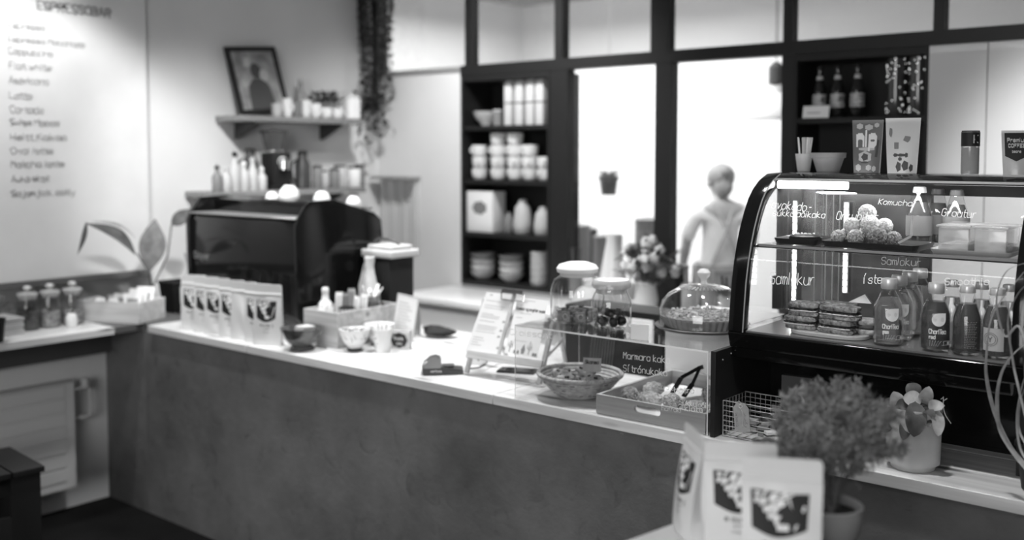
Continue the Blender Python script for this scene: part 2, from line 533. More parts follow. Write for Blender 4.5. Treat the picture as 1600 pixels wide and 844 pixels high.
# ------------------------------------------------------------------ service counter
conc = bpy.data.materials.new('concrete_plaster'); conc.use_nodes = True
nt = conc.node_tree; b = nt.nodes['Principled BSDF']; b.inputs['Roughness'].default_value = .75
tc = nt.nodes.new('ShaderNodeTexCoord')
n1 = nt.nodes.new('ShaderNodeTexNoise'); n1.inputs['Scale'].default_value = 2.2; n1.inputs['Detail'].default_value = 9; n1.inputs['Roughness'].default_value = .62
n2 = nt.nodes.new('ShaderNodeTexNoise'); n2.inputs['Scale'].default_value = 30; n2.inputs['Detail'].default_value = 8; n2.inputs['Roughness'].default_value = .7
n3 = nt.nodes.new('ShaderNodeTexNoise'); n3.inputs['Scale'].default_value = 9; n3.inputs['Detail'].default_value = 10; n3.inputs['Distortion'].default_value = 1.4
r1 = nt.nodes.new('ShaderNodeMapRange'); r1.inputs[1].default_value = .3; r1.inputs[2].default_value = .7; r1.inputs[3].default_value = .09; r1.inputs[4].default_value = .21
r3 = nt.nodes.new('ShaderNodeValToRGB'); r3.color_ramp.elements[0].position = .28; r3.color_ramp.elements[0].color = (.72, .72, .72, 1); r3.color_ramp.elements[1].position = .4; r3.color_ramp.elements[1].color = (1, 1, 1, 1)
r4 = nt.nodes.new('ShaderNodeValToRGB'); r4.color_ramp.elements[0].position = .70; r4.color_ramp.elements[0].color = (1, 1, 1, 1); r4.color_ramp.elements[1].position = .76; r4.color_ramp.elements[1].color = (1.8, 1.8, 1.8, 1)
mm = nt.nodes.new('ShaderNodeMixRGB'); mm.blend_type = 'MULTIPLY'; mm.inputs[0].default_value = 1
m2 = nt.nodes.new('ShaderNodeMixRGB'); m2.blend_type = 'MULTIPLY'; m2.inputs[0].default_value = 1
bp = nt.nodes.new('ShaderNodeBump'); bp.inputs['Strength'].default_value = .35; bp.inputs['Distance'].default_value = .006
ad = nt.nodes.new('ShaderNodeMath'); ad.operation = 'ADD'
for n in (n1, n2, n3): nt.links.new(tc.outputs['Object'], n.inputs['Vector'])
nt.links.new(n1.outputs['Fac'], r1.inputs[0]); nt.links.new(n3.outputs['Fac'], r3.inputs[0]); nt.links.new(n2.outputs['Fac'], r4.inputs[0])
nt.links.new(r1.outputs[0], mm.inputs[1]); nt.links.new(r3.outputs[0], mm.inputs[2]); nt.links.new(mm.outputs[0], m2.inputs[1]); nt.links.new(r4.outputs[0], m2.inputs[2])
nt.links.new(m2.outputs[0], b.inputs['Base Color'])
nt.links.new(n2.outputs['Fac'], ad.inputs[0]); nt.links.new(n3.outputs['Fac'], ad.inputs[1]); nt.links.new(ad.outputs[0], bp.inputs['Height']); nt.links.new(bp.outputs[0], b.inputs['Normal'])

xcor = XL + .36
ctr = thing('service_counter', 'long concrete-fronted service counter with a pale knotty pine top', 'counter', (-2.2, 2.6, 0))
g = W2(ctr).box(xcor, .55, YF + .022, 2.56, .002, .869); emit('front_panel', g, conc, ctr)
g = W2(ctr).box(xcor, .55, 3.12, 3.2, .002, .869); emit('rear_panel', g, MID, ctr)
joints = [PZ(227, 509, .9).x, PZ(377, 541, .9).x, PZ(756, 621, .9).x, .55]
for a, b_ in zip(joints, joints[1:]):
    g = W2(ctr)
    for j in range(5):
        y0 = YF + j * (.8 / 5)
        g.box(a + .0022, b_ - .0022, y0 + .0004, y0 + .16 - .0004, .868, .9)
    emit('countertop_board', g, WOOD, ctr, .0012, 1)

wc = thing('window_counter', 'pale wooden counter shelf running along the menu wall', 'counter', (-4.4, 1.5, 0))
xe = PZ(90, 524.5, .9).x
g = W2(wc).box(XL + .003, xe, -.6, PZ(181, 512, .9).y, .868, .9); emit('countertop_board', g, WOODY, wc, .0015, 1)
g = W2(wc).box(XL + .003, xe, PZ(181, 512, .9).y + .002, 3.255, .8705, .8985).box(xe, joints[0] - .002, YF + .024, 3.255, .8705, .8985); emit('corner_board', g, mat('dark_corner_board', .1, .5), wc)
g = W2(wc).box(XL + .003, xcor - .001, YF + .022, 2.56, .002, .869); emit('corner_front_panel', g, conc, wc)
g = W2(wc).box(XL + .003, XL + .06, -.6, YF + .02, .73, .868); emit('apron', g, mat('apron_grey', .1, .6), wc, .002)
for y in (.2, 1.4):
    g = W2(wc).bar((XL + .06, y, .74), (xe - .05, y, .866), .03, .012, (0, 1, 0)); emit('bracket', g, DARK, wc)

# radiator under the window counter
rd = thing('radiator', 'white panel radiator on the wall below the window counter', 'radiator', (-4.52, 1.6, .12))
RY = PX(116, 600, -4.5).y
g = W2(rd)
g.box(-4.53, -4.5, .7, RY, .125, .625)
for k in range(7):
    z = .16 + k * .066
    g.box(-4.5, -4.4965, .71, RY - .045, z + .004, z + .062)
emit('panel', g, mat('radiator_enamel', .62, .4), rd, .0015, 1)
g = W2(rd).box(-4.545, -4.495, .69, RY + .004, .622, .632); emit('top_grille', g, LIGHT, rd, .001, 1)
g = W2(rd).tube([(-4.515, RY, .585), (-4.515, RY + .05, .585)], .008).tube([(-4.515, RY + .05, .585), (-4.515, RY + .075, .585), (-4.515, RY + .085, .56), (-4.515, RY + .085, .45), (-4.53, RY + .06, .44), (-4.56, RY - .01, .44)], .009)
emit('pipe', g, LIGHT, rd)
g = W2(rd).lathe([(.0, 0), (.017, 0), (.019, .01), (.019, .035), (.014, .045), (0, .045)], 16, (-4.515, RY + .06, .585)); emit('valve', g, LIGHT, rd)
for y in (.9, 2.0):
    g = W2(rd).box(-4.599, -4.53, y, y + .03, .3, .5); emit('wall_bracket', g, LIGHT, rd)

# black stool in the lower left corner
zs = .5
s1, s2, s3 = PZ(15, 698, zs), PZ(70, 728, zs), PZ(0, 746, zs)
st = thing('stool', 'black painted wooden stool with a slatted seat and cut-out handles', 'stool', (s1.x - .05, s1.y - .18, 0))
ax = (s2 - s1); ax.z = 0; wx = ax.length; ax.normalize(); ay = V((ax.y, -ax.x, 0))
Mst = Matrix(((ax.x, ay.x, 0, s1.x), (ax.y, ay.y, 0, s1.y), (0, 0, 1, 0), (0, 0, 0, 1)))
T = (Matrix.Translation(st.location)).inverted() @ Mst
sw = .36
g = G(T).box(0, wx, 0, .115, zs - .022, zs).box(0, wx, .121, .236, zs - .022, zs).box(0, wx, .242, sw, zs - .022, zs)
emit('seat', g, MATB, st, .002)
for x0 in (0.012, wx - .03):
    g = G(T)
    g.box(x0, x0 + .018, .012, .12, .002, zs - .022).box(x0, x0 + .018, sw - .12, sw - .012, .002, zs - .022)
    g.box(x0, x0 + .018, .12, sw - .12, zs - .09, zs - .022).box(x0, x0 + .018, .12, sw - .12, .1, zs - .17)
    emit('side_panel', g, MATB, st, .0015)
g = G(T).box(.03, wx - .03, sw / 2 - .01, sw / 2 + .01, .16, .24); emit('stretcher', g, MATB, st, .001)

# ------------------------------------------------------------------ menu board on the left wall
mb = thing('menu_board', 'tall white wall panel with a hand-lettered list of coffees', 'menu board', (XL, 1.9, 1.1))
ym = PX(233, 300, XL + .03).y
g = W2(mb).box(XL + .0005, XL + .03, .2, ym, PX(100, 434, XL + .03).z, 2.9); emit('panel', g, BRICKW, mb, .002, 1)
lines = [('ESPRESSOBAR', 58, 172, 8, 13, .016), ('Espresso', 12, 70, 38, 10, .008), ('Espresso Macchiato', 12, 132, 60, 9, .008), ('Cappuccino', 13, 82, 79, 10, .008),
         ('Flat white', 14, 80, 102, 10, .008), ('Americano', 14, 76, 125, 10, .008), ('Latte', 14, 50, 149, 10, .008), ('Cortado', 16, 68, 171, 10, .008),
         ('Swiss Mocca', 16, 92, 191, 9, .009), ('Heitt Kakao', 16, 104, 214, 9, .009), ('Chai latte', 17, 82, 236, 9, .008), ('Matcha latte', 17, 100, 257, 9, .009),
         ('Auka skot', 18, 76, 280, 9, .009), ('Sojamjolk oatly', 18, 118, 303, 9, .009)]
for s, x0, x1, y, hp, th in lines:
    A, B = PX(x0, y + (0), XL + .0305), PX(x1, y + (x1 - x0) * .075, XL + .0305)
    hh = hp * dep(A) / F
    g = ribbons(W2(mb), s, plane_map(A - V((0, 0, hh / 2)), V((0, 1, 0)), V((0, 0, 1)), -0), hh, abs(B.y - A.y), th * .55, .003, 5)
    for i in range(len(g.v)): g.v[i].x += .0006
    emit('lettering', g, GREYINK if th < .01 else mat('ink_mid', .33, .8), mb)
g = W2(mb).box(XL + .0005, XL + .042, .2, ym - .06, PX(100, 434, XL + .03).z - .026, PX(100, 434, XL + .03).z); emit('ledge', g, mat('ledge_grey', .12, .6), mb)

g = G().box(XL + .0005, XL + .008, .0, 2.72, .902, PX(100, 434, XL + .03).z - .028)
struct('trim_2', g, mat('backsplash_grey', .25, .6))

# ================================================================== LEFT CORNER AND COFFEE SIDE
ZT = .9005


def at(x, y, z=ZT): return PZ(x, y, z)


def lidded_jar(name, label, loc, r, h, group=None, content=DARK, fill=.45, seed=1, lid='flat', lidm=None, neck=.8, cat='jar', ribs=0):
    t = thing(name, label, cat, loc, 0, group)
    wob = (lambda a, z: 1 + .018 * math.cos(a * ribs)) if ribs else None
    n = 96 if ribs else 40
    hb = h * .8
    prof = [(r * .86, 0), (r * .97, .006), (r, .02), (r, hb * .62), (r * .96, hb * .74), (r * .86, hb * .86), (r * neck, hb * .93), (r * neck, hb)]
    g = G().lathe(prof, n, wob=wob, cap=False).lathe([(0, .004), (r * .86, .0)], n, cap=False)
    emit('glass_body', g, GLJ, t)
    if fill:
        c = thing_fill(r * .93, hb * fill, seed)
        emit('contents', c, content, t)
    if lid == 'dome':
        lp = [(r * neck * .96, hb - .012), (r * neck * .98, hb), (r * neck * 1.16, hb + .002), (r * neck * 1.2, hb + .014), (r * neck * 1.05, hb + .026), (r * neck * .6, hb + .034), (0, hb + .037)]
    else:
        lp = [(r * neck * .94, hb - .015), (r * neck * .97, hb), (r * neck * 1.1, hb + .001), (r * neck * 1.1, hb + .012), (r * neck * .8, hb + .016), (.014, hb + .018), (.012, hb + .026), (.02, hb + .036), (.012, hb + .046), (0, hb + .047)]
    g = G().lathe(lp, 40)
    emit('lid', g, lidm or GLJ, t)
    return t


def thing_fill(r, h, seed):
    from mathutils import noise
    g = G(); n = 30; m = 10; vs = []; fs = []
    for i in range(m + 1):
        for k in range(n):
            a = 2 * PI * k / n
            if i <= 5: rr = r * (.98 + .05 * noise.noise(V((math.cos(a) * 5, math.sin(a) * 5, i * .9 + seed)))); z = .006 + (h - .012) * i / 5
            else:
                rr = r * (1 - (i - 5) / 5.) ; z = h - .006 + .03 * noise.noise(V((rr * math.cos(a) * 50, rr * math.sin(a) * 50, seed * 3.)))
            vs.append((rr * math.cos(a), rr * math.sin(a), z))
    for i in range(m):
        for k in range(n):
            k2 = (k + 1) % n
            fs.append((i * n + k, i * n + k2, (i + 1) * n + k2, (i + 1) * n + k))
    return g.add(vs, fs, True)


MIXB = mat('mixed_dark_snack', .09, .5, noise=.9, scale=45, bump=.8)
MIXL = mat('mixed_pale_snack', .38, .6, noise=.6, scale=55, bump=.8)
for i, (px_, lab, c, f_) in enumerate(((44, 'glass storage jar with dark contents, nearest the left edge of the window counter', MIXB, .62),
                                 (79, 'glass storage jar with speckled contents, middle one on the window counter', MIXL, .5),
                                 (114, 'glass storage jar beside the pale wooden box on the window counter', MIXL, .4))):
    P = PX(px_, 505, -4.49)
    lidded_jar('storage_jar', lab, (-4.49, P.y, ZT), .048, .19, 'storage jars on the window counter', c, f_, i, 'flat', mat('jar_lid_glass', .75, .2, trans=.35), .84)
# small items between the jars and the edge
P = at(112, 510)
t = thing('sugar_pourer', 'small white rounded pourer in front of the storage jars', 'pourer', (-4.4, PX(112, 508, -4.4).y, ZT))
emit('body', G().lathe([(.022, 0), (.025, .01), (.025, .045), (.018, .06), (.012, .066)], 24), CER, t)
emit('lid', G().lathe([(.013, .066), (.014, .078), (.006, .088), (0, .089)], 20), CHROME, t)
# stack of slim magazines at the left edge
for k in range(7):
    t = thing('magazine', 'slim magazine, %s in the stack at the left end of the window counter' % ['lowest', 'second from bottom', 'third from bottom', 'middle one', 'third from top', 'second from top', 'topmost'][k], 'magazine', (-4.485, PX(0, 515, -4.485).y, ZT + k * .0105), .05 * math.sin(k * 2.3), 'magazines stacked at the left edge')
    emit('cover', G().box(-.09, .09, -.065, .065, 0.0, .001).box(-.09, .09, -.065, .065, .0088, .0098).box(-.09, -.0885, -.065, .065, .0, .0098), [LIGHT, WHITE, MID][k % 3], t)
    emit('pages', G().box(-.088, .088, -.063, .063, .0012, .0086), PAPER, t)
# dark potted plant cut by the left edge
hp = PX(-8, 520, -4.29)
t = thing('potted_herb', 'small dark-leaved plant in a black pot at the left edge of the photo', 'plant', (-4.29, hp.y, ZT))
emit('pot', G().lathe([(.03, 0), (.032, .002), (.04, .09), (.043, .092), (.043, .1), (.037, .1), (.035, .085), (0, .085)], 28), MATB, t)
rnd = random.Random(4); g = G()
for k in range(70):
    a = rnd.uniform(0, 2 * PI); e = rnd.uniform(.1, 1.4); R = rnd.uniform(.04, .075)
    c = V((math.cos(a) * math.cos(e) * R, math.sin(a) * math.cos(e) * R, .12 + math.sin(e) * R))
    g.leaf(c, c + V((math.cos(a) * .02, math.sin(a) * .02, rnd.uniform(-.01, .02))), .018, n=4)
emit('foliage', g, LEAF, t)
g = G()
for k in range(6): g.tube([(0, 0, .08), (math.cos(k) * .03, math.sin(k) * .03, .15)], .0015, 5)
emit('stem', g, LEAF, t)

# pale wooden box in the corner with folded papers
bc = PZ(196, 503, ZT)
wb = thing('wooden_box', 'pale open wooden box of papers in the corner where the two counters meet', 'box', (-4.42, 2.465, ZT), math.radians(24))
bw, bd, bh = .34, .2, .1
g = G().box(-bw / 2, bw / 2, -bd / 2, -bd / 2 + .009, 0, bh); emit('side_board', g, WOODL, wb, .001, 1)
g = G().box(-bw / 2, bw / 2, bd / 2 - .009, bd / 2, 0, bh); emit('side_board', g, WOODL, wb, .001, 1)
for x in (-bw / 2, bw / 2 - .009):
    g = G().box(x, x + .009, -bd / 2 + .0092, bd / 2 - .0092, 0, bh + .0); emit('end_board', g, WOODL, wb, .001, 1)
g = G().box(-bw / 2 + .01, bw / 2 - .01, -bd / 2 + .01, bd / 2 - .01, 0.001, .008); emit('bottom', g, WOODL, wb)
Rb = Matrix.Rotation(math.radians(24), 3, 'Z')
for k, (dx, dy, tl, hh) in enumerate(((.06, -.02, .25, .12), (.075, .0, .22, .14), (.09, .022, .3, .15), (-.02, .03, .1, .11))):
    P = V((-4.42, 2.465, ZT + .0095)) + Rb @ V((dx, dy, 0))
    t = thing('leaflet', ['white leaflet at the front of the pale corner box', 'leaflet second from front in the pale corner box', 'tall leaflet leaning at the back of the pale corner box', 'leaflet standing in the left half of the pale corner box'][k], 'leaflet', P, math.radians(24), 'leaflets in the corner box')
    g = G(Matrix.Rotation(-tl, 4, 'X')).box(-.05, .05, 0, .0012, 0, hh)
    emit('sheet', g, PAPER, t)
    g = G(Matrix.Rotation(-tl, 4, 'X')).box(-.03, .03, -.0006, -.0001, hh * .55, hh * .8); emit('print', g, mat('print_grey', .3, .7), t)
for k, (dx, dy) in enumerate(((-.075, -.055), (.0, -.058))):
    P = V((-4.42, 2.465, ZT + .009)) + Rb @ V((dx, dy, 0))
    t = thing('tealight_holder', ['round white tealight holder at the left inside the pale corner box', 'round white tealight holder near the middle of the pale corner box'][k], 'candle holder', P, 0, 'tealight holders in the corner box')
    emit('holder', G().lathe([(.016, 0), (.024, .02), (.027, .06), (.024, .09), (.02, .1), (.017, .098), (.015, .05), (0, .045)], 24), CER, t)
    emit('candle', G().lathe([(.0145, .0505), (.0145, .085), (.002, .086), (0, .09)], 20), WHITE, t)

# rubber plant in a dark planter behind the box
rp = thing('rubber_plant', 'broad-leaved rubber plant leaning out of a dark planter left of the coffee machine', 'plant', (-4.44, 2.78, ZT))
g = W2(rp).prism([(-.0, 0), (.15, 0), (.17, .15), (.162, .15), (.155, .135), (.015, .135), (.008, .15), (-.02, .15)], -4.53, -4.36, 'x')
for i in range(len(g.v)): pass
g = G().lathe([(.07, 0), (.075, .003), (.095, .14), (.1, .142), (.1, .155), (.09, .155), (.087, .13), (0, .13)], 4)
g.v = [Matrix.Rotation(PI / 4, 4, 'Z') @ p for p in g.v]
g.sm = [False] * len(g.sm)
emit('planter', g, MATB, rp, .003)
emit('soil', G().box(-.06, .06, -.06, .06, .128, .134), SOIL, rp)
XP = -4.36


def q(x, y, X=XP): return PX(x, y, X)


g = W2(rp).leaf(q(212, 398, -4.36), q(133, 349, -4.33), .085, (.6, -.3, .7), .12, 12, .2); emit('leaf', g, LEAF, rp)
g = W2(rp).leaf(q(135, 347, -4.33), q(121, 398, -4.28), .025, (1, 0, 0), .06, 10, .3); emit('leaf', g, LEAF, rp)
g = W2(rp).leaf(q(212, 372, -4.4), q(143, 346, -4.38), .04, (.5, 0, .9), .1, 10, .3); emit('leaf', g, LEAFL, rp)
g = W2(rp).leaf(q(234, 424, -4.35), q(242, 342, -4.37), .125, (1, -.5, 0), .03, 12, .12, .95); emit('leaf', g, mat('leaf_mid', .15, .4, noise=.3, scale=30), rp)
g = W2(rp).leaf(q(268, 352, -4.36), q(302, 326, -4.3), .07, (.8, -.5, .2), .08, 10, .15); emit('leaf', g, LEAF, rp)
g = W2(rp).tube([q(238, 452, -4.44), q(232, 424, -4.36), q(214, 396, -4.36)], .004, 7).tube([q(238, 450, -4.42), q(262, 400, -4.38), q(268, 352, -4.36)], .004, 7); emit('stem', g, LEAF, rp)

# white vase tucked behind the first coffee bag
P = at(272, 500)
t = thing('white_vase', 'matt white vase between the rubber plant and the coffee machine', 'vase', (-4.235, 2.74, ZT))
emit('vase', G().lathe([(.05, 0), (.056, .01), (.066, .08), (.066, .14), (.052, .2), (.034, .24), (.034, .262), (.042, .285), (.046, .31), (.043, .31), (.03, .262), (.03, .2)], 36, cap=False), CER, t)


# ------------------------------------------------------------------ coffee bags
def coffee_bag(label, loc, rz, w=.132, h=.232, d=.07, group='white coffee bags on the counter', front=True, seed=0, lean=0.):
    t = thing('coffee_bag', label, 'coffee bag', loc, rz, group)
    rnd = random.Random(seed)
    def Tk(u, v):
        base = d / 2 * max(0., 1 - (v / .86) ** 1.7) if v < .86 else 0
        return base * (1 - .28 * u * u) + .0022
    def wf(v): return 1 - .035 * math.sin(PI * min(v / .84, 1)) - (.012 if v > .8 else 0) - (.0 if v < .96 else .06 * ((v - .96) / .04) ** 2)
    def P(u, v, s, off=0.):
        wr = .0022 * math.sin(9 * v + 4 * u + seed) * (1 if .05 < v < .8 else 0)
        ridge = .0028 if abs(v - .845) < .014 else 0
        y = -s * (Tk(u, v) + off + ridge + wr * (1 - abs(u)))
        return V((u * w / 2 * wf(v), y + v * lean, v * h))
    nu, nv = 10, 50
    vs = []; fs = []
    us = [-1 + 2 * i / nu for i in range(nu + 1)]
    gus = [0.5, 0, -.5]
    ring = 2 * (nu + 1) + 2
    for j in range(nv + 1):
        v = j / nv
        for u in us: vs.append(P(u, v, 1))
        a = P(1, v, 1); b_ = P(1, v, -1); mid = (a + b_) / 2
        mid.x -= (.012 * math.sin(PI * min(v / .85, 1))); vs.append(mid)
        for u in reversed(us): vs.append(P(u, v, -1))
        a = P(-1, v, 1); b_ = P(-1, v, -1); mid = (a + b_) / 2
        mid.x += (.012 * math.sin(PI * min(v / .85, 1))); vs.append(mid)
    for j in range(nv):
        for k in range(ring):
            k2 = (k + 1) % ring
            fs.append((j * ring + k, j * ring + k2, (j + 1) * ring + k2, (j + 1) * ring + k))
    fs.append(tuple(range(ring - 1, -1, -1))); fs.append(tuple(nv * ring + k for k in range(ring)))
    emit('pouch', G().add(vs, fs, True), FOIL, t)
    if front:
        # dark shield with a rounded foot
        g = G(); N = 16; x0, x1 = -.76, .66
        vs = []; fs = []
        for i in range(N + 1):
            s_ = i / N; u = x0 + (x1 - x0) * s_
            top = .742 + .006 * math.cos(s_ * 5) - .012 * s_
            bot = .455 - .07 * math.sin(PI * s_)
            for k in range(7):
                v = bot + (top - bot) * k / 6
                vs.append(P(u + .05 * (k / 6 - .5) * (1 if s_ > .5 else -.4), v, 1, .0005))
        for i in range(N):
            for k in range(6): a = i * 7 + k; fs.append((a, a + 7, a + 8, a + 1))
        emit('shield_print', g.add(vs, fs, True), INK, t)
        # pale floral bird figure inside the shield
        g = G()
        def patch(cu, cv, ru, rv, n=9, rot=0., off=.0011, wob=.25):
            c = [P(cu, cv, 1, off)]
            for k in range(n):
                a = 2 * PI * k / n; rr = 1 + wob * math.cos(a * 3 + rot)
                x = math.cos(a) * ru * rr; y = math.sin(a) * rv * rr
                c.append(P(cu + x * math.cos(rot) - y * math.sin(rot) * 1.6, cv + (x * math.sin(rot) * .5 + y * math.cos(rot)), 1, off))
            g.add(c, [(0, 1 + k, 1 + (k + 1) % n) for k in range(n)])
        for cu, cv, ru, rv, ro in ((-.6, .715, .09, .018, 0), (-.62, .668, .085, .02, .3), (-.42, .715, .1, .016, .8), (-.46, .655, .12, .026, .2), (-.22, .7, .13, .022, .4), (-.2, .655, .15, .03, 1.),
                                   (-.34, .605, .15, .028, .1), (.02, .7, .16, .024, .6), (-.04, .64, .15, .032, .3), (-.16, .585, .16, .03, .9), (-.27, .555, .1, .026, .2), (.16, .705, .16, .01, .3), (.2, .67, .12, .012, 2.), (-.12, .53, .1, .026, .4), (-.13, .495, .05, .016, .4)):
            patch(cu, cv, ru, rv, 9, ro)
        for cu, cv in ((.03, .465),):
            g.add([P(cu - .15, cv - .026, 1, .0012), P(cu + .15, cv - .026, 1, .0012), P(cu + .15, cv + .026, 1, .0012), P(cu - .15, cv + .026, 1, .0012)], [(0, 1, 2, 3)])
        g.add([P(.3, .45, 1, .0012), P(.34, .445, 1, .0012), P(.6, .63, 1, .0012), P(.55, .65, 1, .0012)], [(0, 1, 2, 3)])
        emit('figure_print', g, mat('print_white', .8, .6), t)
        g = G()
        for (cu, cv) in ((-.5, .69), (-.2, .66), (-.05, .6), (-.25, .57), (.0, .68), (-.4, .63), (.03, .465)):
            for k in range(3):
                a = k * 1.1 + cu * 9
                p = (cu + .05 * math.cos(a), cv + .014 * math.sin(a))
                g.add([P(p[0] - .03, p[1], 1, .0018), P(p[0] + .03, p[1] + .004, 1, .0018), P(p[0] + .03, p[1] + .009, 1, .0018), P(p[0] - .03, p[1] + .005, 1, .0018)], [(0, 1, 2, 3)])
        emit('figure_detail', g, INK, t)
        g = G()
        fm = lambda u0, v0: (lambda a, b_: P(u0 + a, v0 + b_, 1, .0009))
        ribbons(g, 'COLOMBIA', fm(-.28, .318), .026, .56, .011, 0)
        ribbons(g, 'EL MIRADOR', fm(-.2, .268), .018, .42, .006, 0)
        ribbons(g, 'COFFEE BEANS', fm(-.26, .215), .012, .5, .004, 0)
        g.add([P(-.46, .315, 1, .0009), P(-.36, .315, 1, .0009), P(-.36, .35, 1, .0009), P(-.46, .35, 1, .0009)], [(0, 1, 2, 3)])
        g.add([P(.42, .3, 1, .0009), P(.47, .3, 1, .0009), P(.47, .36, 1, .0009), P(.42, .36, 1, .0009)], [(0, 1, 2, 3)])
        emit('text_print', g, mat('print_dark', .12, .7), t)
    return t


names = ['leftmost of the bag row, beside the white vase', 'second from the left in the bag row', 'third from the left in the bag row', 'fourth from the left in the bag row',
         'fifth in the bag row, turned so its plain side shows', 'second from the right in the bag row, partly hidden', 'rightmost and foremost of the bag row']
bags = [(282, 517, -.0, 1, -.05), (300, 521, -.0, 1, .02), (322, 526, .0, 1, -.02), (344, 531, 0, 1, .03), (362, 534, .0, 0, .0), (384, 537, 0, 1, .02), (414, 539.5, 0, 1, -.03)]
for i, (xl, yl) in enumerate(((264, 518), (284, 522), (302, 525), (326, 529.5), (346, 533), (368, 537), (388, 540))):
    rz = [.5, .46, .46, .44, .42, .4, .36][i]
    c = PZ(xl, yl, ZT); c.y = [2.487, 2.487, 2.487, 2.487, 2.487, 2.488, 2.478][i]
    wv = .132 if i == 6 else .122
    P_ = c + V((math.cos(rz), math.sin(rz), 0)) * wv / 2 + V((-math.sin(rz), math.cos(rz), 0)) * .015
    coffee_bag('white coffee bag, ' + names[i], P_, rz, wv, .247 if i < 6 else .252, .03, front=i != 4, seed=i)

# ------------------------------------------------------------------ espresso machine
em = thing('espresso_machine', 'large gloss-black espresso machine standing behind the row of coffee bags', 'espresso machine', (-3.74, 2.95, ZT))
x0, x1 = -4.16, -3.35
body = [(2.70, .945), (2.665, 1.0), (2.665, 1.39), (2.675, 1.405), (2.72, 1.41), (3.0, 1.41), (3.09, 1.395), (3.12, 1.30), (3.10, 1.27), (2.97, 1.22), (2.95, 1.02), (3.1, 1.01), (3.12, .945)]
g = W2(em).prism(body, x0 + .03, x1 - .012, 'x'); emit('body', g, GLOSSB, em, .004)
side = [(2.72, .925), (2.66, .99), (2.652, 1.38), (2.67, 1.42), (2.72, 1.486), (2.86, 1.49), (3.1, 1.42), (3.14, 1.39), (3.15, 1.30), (3.04, 1.215), (3.0, 1.1), (3.0, .925)]
for a, b_ in ((x0, x0 + .028), (x1 - .01, x1 + .006)):
    g = W2(em).prism(side, a, b_, 'x'); emit('side_panel', g, GLOSSB, em, .003)
g = W2(em).box(x0 + .03, x1 - .012, 2.658, 2.80, 1.4105, 1.4165); emit('top_plate', g, mat('satin_steel_plate', .5, .35, metal=.8), em, .001, 1)
g = W2(em).prism([(2.80, 1.418), (2.79, 1.475), (2.82, 1.482), (3.0, 1.455), (3.12, 1.42), (3.12, 1.412)], x0 + .03, x1 - .014, 'x'); emit('cup_rail', g, GLOSSB, em, .003)
g = W2(em).tube([(x0 + .05, 3.11, 1.44), (x1 - .03, 3.11, 1.44)], .006); emit('hand_rail', g, CHROME, em)
for x in (x0 + .2, x1 - .2):
    g = W2(em).lathe([(.034, 0), (.034, -.05), (.028, -.06)], 24, (x, 3.09, 1.235)); emit('group_head', g, CHROME, em)
    g = W2(em).tube([(x, 3.12, 1.19), (x, 3.3, 1.17)], [.012, .015], 10); emit('portafilter_handle', g, MATB, em)
for x in (x0 + .07,):
    g = W2(em).tube([(x, 3.19, 1.3), (x + .0, 3.25, 1.26), (x, 3.25, 1.08)], .005); emit('steam_wand', g, CHROME, em)
for x in (x0 + .08, x1 - .08):
    for y in (2.76, 3.14):
        g = W2(em).lathe([(.02, 0), (.02, .03), (.016, .045)], 16, (x, y, ZT)); emit('foot', g, CHROME, em)
A, B = PY(303, 396, 2.664), PY(327, 399, 2.664)
g = ribbons(W2(em), 'Slayer', plane_map((A.x, 2.6635, A.z - .02), (1, 0, 0), (0, 0, 1)), .03, B.x - A.x, .0035); emit('logo', g, mat('logo_grey', .35, .4), em)
g = W2(em)
for k in range(3): g.lathe([(0, -.003), (.006, -.003), (.006, .0), (0, 0)], 12, (0, 0, 0))
# cups resting upside down on the machine, seen as pale domes
cupprof = [(.041, 0), (.043, .004), (.043, .02), (.036, .04), (.026, .052), (.02, .056), (.02, .06), (.0, .06)]
cup0 = None
cups = [(452, 2.9, 1.479, 1.1, 'largest white bowl upside down on top of the espresso machine'), (503, 2.97, 1.466, .9, 'white cup upside down, middle of the three pale cups on the espresso machine'), (552, 3.06, 1.449, .8, 'white cup upside down at the right end on the espresso machine'), (425, 2.97, 1.466, .7, 'small white cup upside down left of the large bowl on the espresso machine')]
for px_, Y, z, s_, lab in cups:
    X = PY(px_, 305, Y).x
    if X > x1 - .08: X = x1 - .08
    if cup0 is None:
        c = cup0 = thing('upturned_cup', lab, 'cup', (X, Y, z), 0, 'cups on the espresso machine')
        emit('cup_wall', G().lathe(cupprof, 32), CER, c)
    else: c = dup(cup0, (X, Y, z), 0, lab)
    c.scale = (s_,) * 3

# ------------------------------------------------------------------ crate with sachets
cr = thing('wooden_crate', 'low pale wooden crate of sachets and jars right of the espresso machine', 'crate', (-3.18, 2.83, ZT), 0)
a_ = PZ(474, 508, ZT); c_ = PZ(514, 550, ZT)
cx0, cx1, cy0, cy1, ch = -.105, .105, -.19, .16, .145
WDC = wood('crate_wood', .34, .52, 'X', .5, knots=.5)
for (p0, p1, p2, p3) in ((cx0, cx1, cy0, cy0 + .01), (cx0, cx1, cy1 - .01, cy1)):
    emit('side_board', G().box(p0, p1, p2, p3, 0, ch), WDC, cr, .001, 1)
for (p0, p1) in ((cx0, cx0 + .01), (cx1 - .01, cx1)):
    emit('end_board', G().box(p0, p1, cy0 + .0102, cy1 - .0102, 0, ch), WDC, cr, .001, 1)
emit('bottom', G().box(cx0 + .01, cx1 - .01, cy0 + .01, cy1 - .01, .001, .009), WDC, cr)
def inc(dx, dy, dz=.0095): return cr.matrix_basis @ V((dx, dy, dz)) if False else V((cr.location.x, cr.location.y, ZT)) + Matrix.Rotation(0, 3, 'Z') @ V((dx, dy, dz))
t = thing('honey_bottle', 'squat white bottle with a tall stopper in the front of the crate', 'bottle', inc(-.03, -.135))
